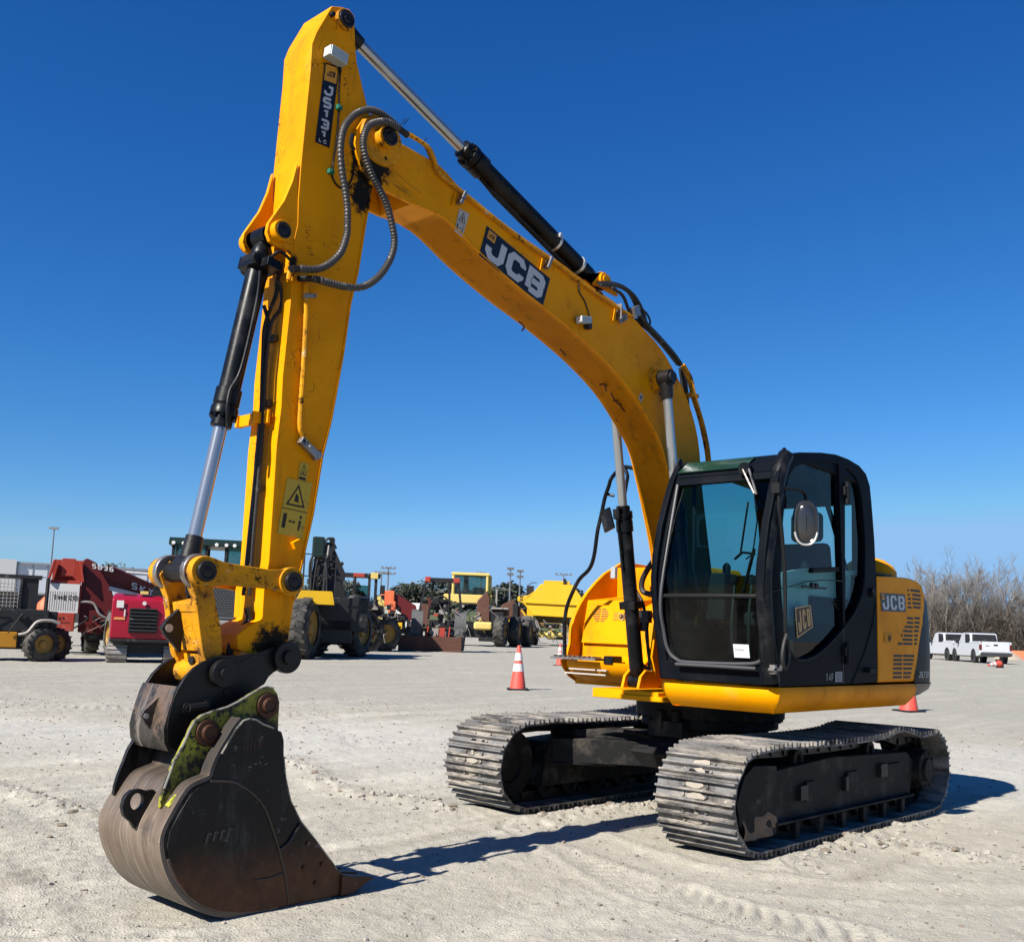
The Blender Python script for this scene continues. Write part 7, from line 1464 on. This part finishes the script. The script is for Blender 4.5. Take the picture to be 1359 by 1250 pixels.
TREES = [(-74.741, -209.677, 0.038), (-78.094, -213.462, 0.075), (-82.415, -179.304, 0.849), (-84.878, -179.615, 0.922), (-86.015, -172.491, 1.091), (-92.971, -182.744, 1.125), (-130.629, -186.637, 2.266), (-132.662, -177.137, 2.184), (-134.105, -175.588, 2.259), (-138.955, -177.769, 2.368), (-147.782, -175.62, 3.023), (-144.732, -168.558, 3.056), (-151.471, -173.14, 3.188), (-148.905, -167.035, 3.219), (-149.121, -163.851, 3.285), (-155.804, -167.047, 3.271), (-151.335, -158.554, 3.292),
         (-153.254, -150.62, 3.344), (-160.409, -154.758, 3.486), (-159.274, -150.07, 3.542), (-168.633, -154.796, 3.742), (-165.971, -148.792, 3.776), (-164.404, -144.567, 3.81), (-170.496, -146.954, 3.619), (-169.115, -142.528, 3.668), (-168.457, -138.804, 3.725), (-174.183, -140.046, 3.872), (-176.712, -130.01, 3.83), (-187.102, -133.635, 4.054)]
WHERE = ['above the left end of the pale warehouse roof', 'just right of the warehouse end panel', 'over the warehouse roof behind the red boom', 'over the warehouse roof, right of the red boom', 'above the crimson carrier, left of the linkage', 'directly behind the top of the linkage',
         'behind the big black tyres', 'behind the folded backhoe arm', 'left inside the canopy tractor frame', 'right inside the canopy tractor frame', 'left end of the embankment above the orange handler', 'over the small dark tractor', 'above the white box trailer', 'left of the red-tipped roll bar', 'seen between the roll bar posts', 'behind the blade tractor seat', 'behind the glazed loader cab',
         'just right of the glazed loader cab', 'round crown between two lamp masts', 'above the dusty scraper bowl', 'right of the tall lamp mast by the dump truck', 'behind the left edge of the dump body', 'above the dump truck body', 'by the lamp mast over the dump truck', 'right edge of the dump truck body', 'between dump truck and handrail', 'left of the yellow tank housing', 'between boom cylinder and boom', 'behind the cab front pillar']
HS = [.9, .8, .95, 1.0, .95, .9, 1, .9, .95, .9, .75, .85, 1.05, .95, 1, .9, .95, .8, 1.15, .75, .7, .85, .9, .95, 1.0, .85, .8, .8, .8]
for i, (p, wtxt) in enumerate(zip(TREES, WHERE)):
    o = LT[i] if i < 3 else copy_tree(LT[i % 3])
    o.location = (p[0], p[1], .6 + (3.0 if 10 <= i <= 26 else 0)); o.rotation_euler.z = i * 1.7; s = HS[i] * (1.0 if 10 <= i <= 26 else 1.05); o.scale = (s * 1.5, s * 1.5, s * .82) if 10 <= i <= 26 else (s, s, s)
    tag(o, 'dark green tree on the skyline ' + wtxt, 'tree', 'leafy trees on the skyline')

# --- stadium light masts
def mast(P, h, wide, lamps, label):
    t = thing('light_mast', label, 'light mast', (P[0], P[1], .3), -3.9619); t['group'] = 'light masts on the skyline'
    part(t, 'pole', pm_mast, lambda m: m.cyl((0, 0, 0), (0, 0, h), .16, .09, 8))
    part(t, 'lamp_head', pm_mast, lambda m: [(m.box(-wide, wide, -.05, .05, h - .25 - k * .8, h - .15 - k * .8), [m.box(-wide + j * 2 * wide / 3 - .17, -wide + j * 2 * wide / 3 + .17, -.2, -.05, h - .25 - k * .8, h + .10 - k * .8) for j in range(4)]) for k in range(lamps)])
pm_mast = pm('galvanised_pole', (.16, .17, .19), .5)
for (P, h, wd, n, lab) in ((((-57.068, -147.243, 1.707)), 13.6, .5, 1, 'thin tall lamp mast above the warehouse at far left'), (((-89.918, -112.331, 1.686)), 8.9, .8, 1, 'shorter of the two lamp masts left of the embankment trees'), (((-90.584, -111.616, 1.721)), 9.6, .9, 2, 'taller of the two lamp masts left of the embankment trees, with two lamp rows'),
                           (((-128.398, -130.188, 2.148)), 11.5, .7, 2, 'faint lamp mast over the glazed loader cab'), (((-102.702, -98.699, 1.919)), 10.1, .35, 2, 'lamp mast directly above the cone, tallest of its pair'), (((-103.664, -97.667, 1.969)), 9.8, .35, 2, 'lamp mast just left of the dump truck'),
                           (((-123.38, -106.116, 2.059)), 10.7, 1.2, 1, 'wide-headed lamp mast above the dump truck'), (((-132.05, -96.862, 2.265)), 11, 1.1, 1, 'lamp mast between the boom and the tank cylinder')): mast(P, h, wd, n, lab)

# --- orange and white drum by the telehandler
t = bgthing('plastic_drum', 'rounded orange and white drum left of the THECO panel', 'drum', ((-8.047, -31.877, 0.464)), -3.5435); t.location.z = .25
part(t, 'shell', B_ORG, lambda m: m.lathe((0, 0, 0), (0, 0, 1), [(0, .32), (.15, .36), (1.2, .36), (1.5, .30), (1.72, .12), (1.75, 0)], 20)); part(t, 'white_band', B_WHT, lambda m: (m.lathe((0, 0, 1.0), (0, 0, 1), [(0, .364), (.16, .366), (.16, .0)], 20), m.lathe((0, 0, .55), (0, 0, 1), [(0, .364), (.22, .366), (.22, 0)], 20)))

# --- traffic cones
def make_cone(h=.91):
    t = thing('traffic_cone', 'x', 'traffic cone'); 
    part(t, 'cone_body', B_CONE, lambda m: m.lathe((0, 0, .035), (0, 0, 1), [(0, .17), (.02, .165), (h - .05, .035), (h - .035, .03), (h - .035, 0)], 24)); part(t, 'base', B_BLACK, lambda m: m.pz([(-.22, -.2), (-.2, -.22), (.2, -.22), (.22, -.2), (.22, .2), (.2, .22), (-.2, .22), (-.22, .2)], 0, .035), .006)
    for z0, z1 in ((.36, .52), (.58, .74)):
        part(t, 'reflective_band', pm('white_band', (.75, .72, .70), .5, layers=[((.5, .45, .4), 10, .6, .8, .1)]), lambda m: m.lathe((0, 0, z0 + .02), (0, 0, 1), [(0, .165 - .1435 * (z0) + .006), (z1 - z0, .165 - .1435 * z1 + .006)], 24))
    return t
c0 = make_cone()
for i, (P, lab, s) in enumerate(((((-8.597, -10.049, 0.172)), 'orange cone with white bands on the dirt left of the tank housing', 1), (((-19.082, -17.826, 0.296)), 'small distant cone right beside the yellow tank step', .8), (((-11.999, -3.274, 0.147)), 'cone half hidden under the rear of the machine', 1), (((-15.925, -24.513, 0.314)), 'dark red cone in the shade beside the canopy tractor', 1))):
    o = c0 if i == 0 else copy_tree(c0); o.location = (P[0], P[1], P[2] - .005); o.rotation_euler.z = .75 + i; o.scale = (s, s, s); tag(o, lab, 'traffic cone', 'traffic cones in the yard')
o = copy_tree(c0); P = ((-47.984, -13.398, 0.411)); o.location = (P[0], P[1], P[2] + .2); o.rotation_euler = (R(95), 0, R(70)); tag(o, 'cone knocked over on its side by the pickup', 'traffic cone', 'traffic cones in the yard')

# --- pickups
def make_pickup():
    t = thing('pickup_truck', 'x', 'pickup'); W = pm('pickup_white', (.62, .64, .67), .25, spec=.5, var=.02)
    def body(m):
        # local: length along x (front at +x), width y
        for y0, y1 in ((-.98, .98),):
            m.py([(-2.9, .55), (-2.9, 1.25), (-1.05, 1.27), (-1.0, 1.27), (1.25, 1.22), (2.6, 1.12), (2.8, .95), (2.85, .5), (2.3, .42), (-2.6, .45)], y0, y1)
        m.py([(-1.0, 1.24), (-.82, 1.86), (-.6, 1.93), (.55, 1.93), (.8, 1.86), (1.45, 1.22)], -.84, .84)
    o = part(t, 'body', W, body, .05)
    part(t, 'bed_floor', B_BLACK, lambda m: m.box(-2.8, -1.1, -.85, .85, 1.255, 1.275)); part(t, 'bed_side', W, lambda m: [m.box(-2.88, -1.02, s * .93 - .05, s * .93 + .05, 1.25, 1.38) for s in (-1, 1)] , .02); part(t, 'tailgate', W, lambda m: m.box(-2.92, -2.84, -.84, .84, .72, 1.38), .02)
    part(t, 'side_window', B_BLACK, lambda m: [m.extrude([(-.82, s * .845, 1.27), (-.70, s * .845, 1.82), (.1, s * .845, 1.86), (.1, s * .845, 1.27)], (0, s * .006, 0)) or m.extrude([(.17, s * .845, 1.27), (.17, s * .845, 1.86), (.66, s * .845, 1.82), (1.25, s * .845, 1.27)], (0, s * .006, 0)) for s in (-1, 1)])
    part(t, 'rear_window', B_BLACK, lambda m: m.extrude([(-1.012, -.78, 1.30), (-1.012, .78, 1.30), (-.875, .73, 1.84), (-.875, -.73, 1.84)], (-.014, 0, .003)))
    part(t, 'bumper', pm('bumper_dark', (.05, .05, .055), .4), lambda m: m.box(-3.05, -2.9, -.95, .95, .50, .70), .03)
    part(t, 'tail_lamp', B_DRED, lambda m: m.box(-2.93, -2.8, -.985, -.84, .85, 1.2), .02); part(t, 'tail_lamp', B_DRED, lambda m: m.box(-2.93, -2.8, .84, .985, .85, 1.2), .02)
    part(t, 'mirror', B_BLACK, lambda m: [m.box(.85, 1.0, s * 1.08 - .1, s * 1.08 + .1, 1.22, 1.42) for s in (-1, 1)], .02); part(t, 'badge', B_BLACK, lambda m: (m.box(-2.93, -2.92, -.12, .12, 1.12, 1.22), m.box(-2.93, -2.92, .4, .62, 1.1, 1.14)))
    part(t, 'light_bar', B_BLACK, lambda m: m.box(-.2, .1, -.3, .3, 1.94, 1.99), .01); part(t, 'wheel_arch', B_BLACK, lambda m: [m.cyl((x, s * .90, .45), (x, s * .985, .45), .47, n=24) for x in (-1.75, 1.85) for s in (-1, 1)])
    for x in (-1.75, 1.85):
        for s in (-1, 1): wheel_at(t, x, s * .87, .39, .39, .26, R(90), rim=B_WHT, lugs=10)
    return t
p0 = make_pickup()
P = ((-60.229, -18.599, 0.464)); p0.location = (P[0], P[1], P[2] - .02); p0.rotation_euler.z = -4.3806 + R(90 + 19); p0.scale = (.95, .95, .95)
tag(p0, 'nearer white pickup with dark rear window, parked beyond the counterweight', 'pickup', 'white pickups at the edge of the yard')
p1 = copy_tree(p0); P = ((-63.97, -21.683, 0.48)); p1.location = (P[0], P[1], P[2] - .02); p1.rotation_euler.z = -4.3583 + R(90 + 21); tag(p1, 'farther white pickup, half hidden behind the nearer pickup and counterweight', 'pickup', 'white pickups at the edge of the yard')

# --- low orange barrier and dirt heap at the right edge
t = bgthing('orange_barrier', 'low orange barrier lying before the thicket at the right edge', 'barrier', ((-82.718, -23.046, 0.857)), -4.4113); t.location.z = .5; part(t, 'barrier_body', B_ORG, lambda m: (m.px([(-.2, 0), (.2, 0), (.1, .75), (-.1, .75)], -.9, 3.5)), .04); part(t, 'joint_band', B_WHT, lambda m: m.px([(-.21, .3), (.21, .3), (.2, .38), (-.2, .38)], -.95, -.9))
t = bgthing('dirt_heap', 'small pale dirt heap beside the orange barrier', 'heap', ((-81.971, -23.847, 0.818)), -4.4020); t.location.z = .5; part(t, 'heap', pm('heap_dirt', (.40, .34, .26), .95, var=.2), lambda m: m.lathe((0, .6, -.1), (0, 0, 1), [(0, 1.3), (.3, 1.0), (.6, .6), (.8, .25), (.85, 0)], 14))

# --- bare winter trees on the right, with a thicket at their feet
TW_ = pm('pale_bark', (.30, .275, .24), .9, var=.3); TW2 = pm('grey_twigs', (.21, .19, .17), .9, var=.3)
def bare(h, seed, root):
    rs = random.Random(seed); tr = MB(); tw = MB()
    def grow(p, d, L, r, lvl):
        n = 4; pts = [p]; q = p.copy(); dd = d.copy()
        for i in range(n):
            dd = (dd + Vector((rs.gauss(0, .10), rs.gauss(0, .10), rs.gauss(.03, .05)))).normalized(); q = q + dd * (L / n); pts.append(q.copy())
        (tr if lvl < 2 else tw).tube(pts, r, 6 if lvl == 0 else (4 if lvl == 1 else 3), rf=lambda i, K: r * (1 - .55 * i / (K - 1)))
        if lvl < 4:
            k = (10, 7, 6, 4)[lvl]
            for j in range(k):
                t = rs.uniform(.25 if lvl == 0 else .15, 1); i = min(n - 1, int(t * n)); a = pts[i].lerp(pts[i + 1], t * n - i); ang = rs.uniform(0, 6.28); s, u, _ = frame_for(dd)
                nd_ = (dd * rs.uniform(.7, 1.2) + (s * math.cos(ang) + u * math.sin(ang)) * rs.uniform(.5, .9) + Vector((0, 0, .3))).normalized(); grow(a, nd_, L * rs.uniform(.38, .6), max(.0075, r * .45), lvl + 1)
    grow(Vector((0, 0, -.3)), Vector((rs.gauss(0, .08), rs.gauss(0, .08), 1)).normalized(), h * .72, .012 * h, 0)
    tr.build('trunk', TW_, root); tw.build('crown', TW2, root)
BT = []
for i in range(4): r0 = thing('bare_tree', 'x', 'tree'); bare(10.5, 60 + i, r0); BT.append(r0)
BP = [((-104.363, -41.043, 1.865), 1.0), ((-98.149, -37.348, 1.875), 1.1), ((-93.81, -34.603, 1.887), .95), ((-102.553, -37.064, 1.961), 1.15), ((-92.944, -32.571, 1.937), .9), ((-105.786, -36.557, 2.035), 1.1), ((-96.031, -32.221, 2.002), 1.15), ((-109.061, -36.003, 2.11), 1.2), ((-96.07, -30.698, 2.052), 1.0), ((-106.071, -33.291, 2.145), 1.15), ((-98.202, -29.892, 2.116), 1.1), ((-109.477, -32.597, 2.227), 1.1), ((-97.297, -27.902, 2.164), .95), ((-106.48, -29.893, 2.261), 1.0), ((-100.917, -26.98, 2.257), 1.0)]
BW = ['nearest the cab rear, leftmost of the row', 'just above the hood latch', 'over the corner of the counterweight', 'right of the counterweight top', 'low and above the farther pickup', 'behind the farther pickup roof', 'tall, between the two pickups', 'tallest, straight above the nearer pickup cab', 'above the nearer pickup rear window', 'above the nearer pickup bed', 'above the fallen cone', 'above the dirt heap', 'above the orange barrier', 'at the right edge of the picture', 'just cut by the right edge']
for i, ((x, y, z, s), wtxt) in enumerate(zip([(*a, b) for a, b in [((p[0], p[1], p[2]), s) for p, s in BP]], BW)):
    o = BT[i] if i < 4 else copy_tree(BT[i % 4]); o.location = (x, y, .55); o.rotation_euler.z = i * 2.1; s *= .71; o.scale = (s, s, s); tag(o, 'leafless winter tree ' + wtxt, 'tree', 'leafless trees along the right edge')
m = MB(); rs = random.Random(77)
TB = [(-94.51, -38.291, 1.78), (-92.944, -32.571, 1.937), (-95.846, -29.459, 2.088), (-97.528, -24.695, 2.271)]
for k in range(11500):
    t0 = rs.random() * 3; i = min(2, int(t0)); a = Vector((TB[i][0], TB[i][1], 0)).lerp(Vector((TB[i + 1][0], TB[i + 1][1], 0)), t0 - i); p = a + dv * rs.uniform(0, 12) + Vector((rs.gauss(0, .4), rs.gauss(0, .4), .4))
    L = rs.uniform(2.6, 8.2) * (.8 + .35 * noise.noise(Vector((p.x * .15, p.y * .15, 3)))); d = Vector((rs.gauss(0, .33), rs.gauss(0, .33), 1)).normalized(); q = p + d * L * .55; e = q + (d + Vector((rs.gauss(0, .4), rs.gauss(0, .4), 0))).normalized() * L * .45
    w_ = rs.uniform(.012, .03); s_ = Vector((rs.gauss(0, 1), rs.gauss(0, 1), 0)).normalized() * w_
    m.add([p - s_ * 1.6, p + s_ * 1.6, q + s_, q - s_, e], [(0, 1, 2, 3), (3, 2, 4)], rs.choice((0, 0, 1, 2)))
    for j in range(4):
        f0 = rs.uniform(.2, 1); c = p.lerp(q, f0) if rs.random() < .5 else q.lerp(e, f0); e2 = c + Vector((rs.gauss(0, .7), rs.gauss(0, .7), rs.uniform(-.2, .9))); s2 = Vector((rs.gauss(0, 1), rs.gauss(0, 1), rs.gauss(0, 1))).normalized() * .012
        m.add([c - s2, c + s2, e2], [(0, 1, 2)], rs.choice((0, 1, 2)))
me = bpy.data.meshes.new('thicket'); me.from_pydata(m.v, [], m.f)
for mm in (pm('brush_brown', (.10, .078, .062), .9, var=.3), pm('brush_grey', (.17, .15, .13), .9, var=.3), pm('brush_dark', (.04, .032, .026), .9)): me.materials.append(mm)
me.polygons.foreach_set('material_index', m.m); o = bpy.data.objects.new('thicket', me); col.objects.link(o); tag(o, 'dense brown leafless thicket below the bare trees at right', 'thicket', kind='stuff')
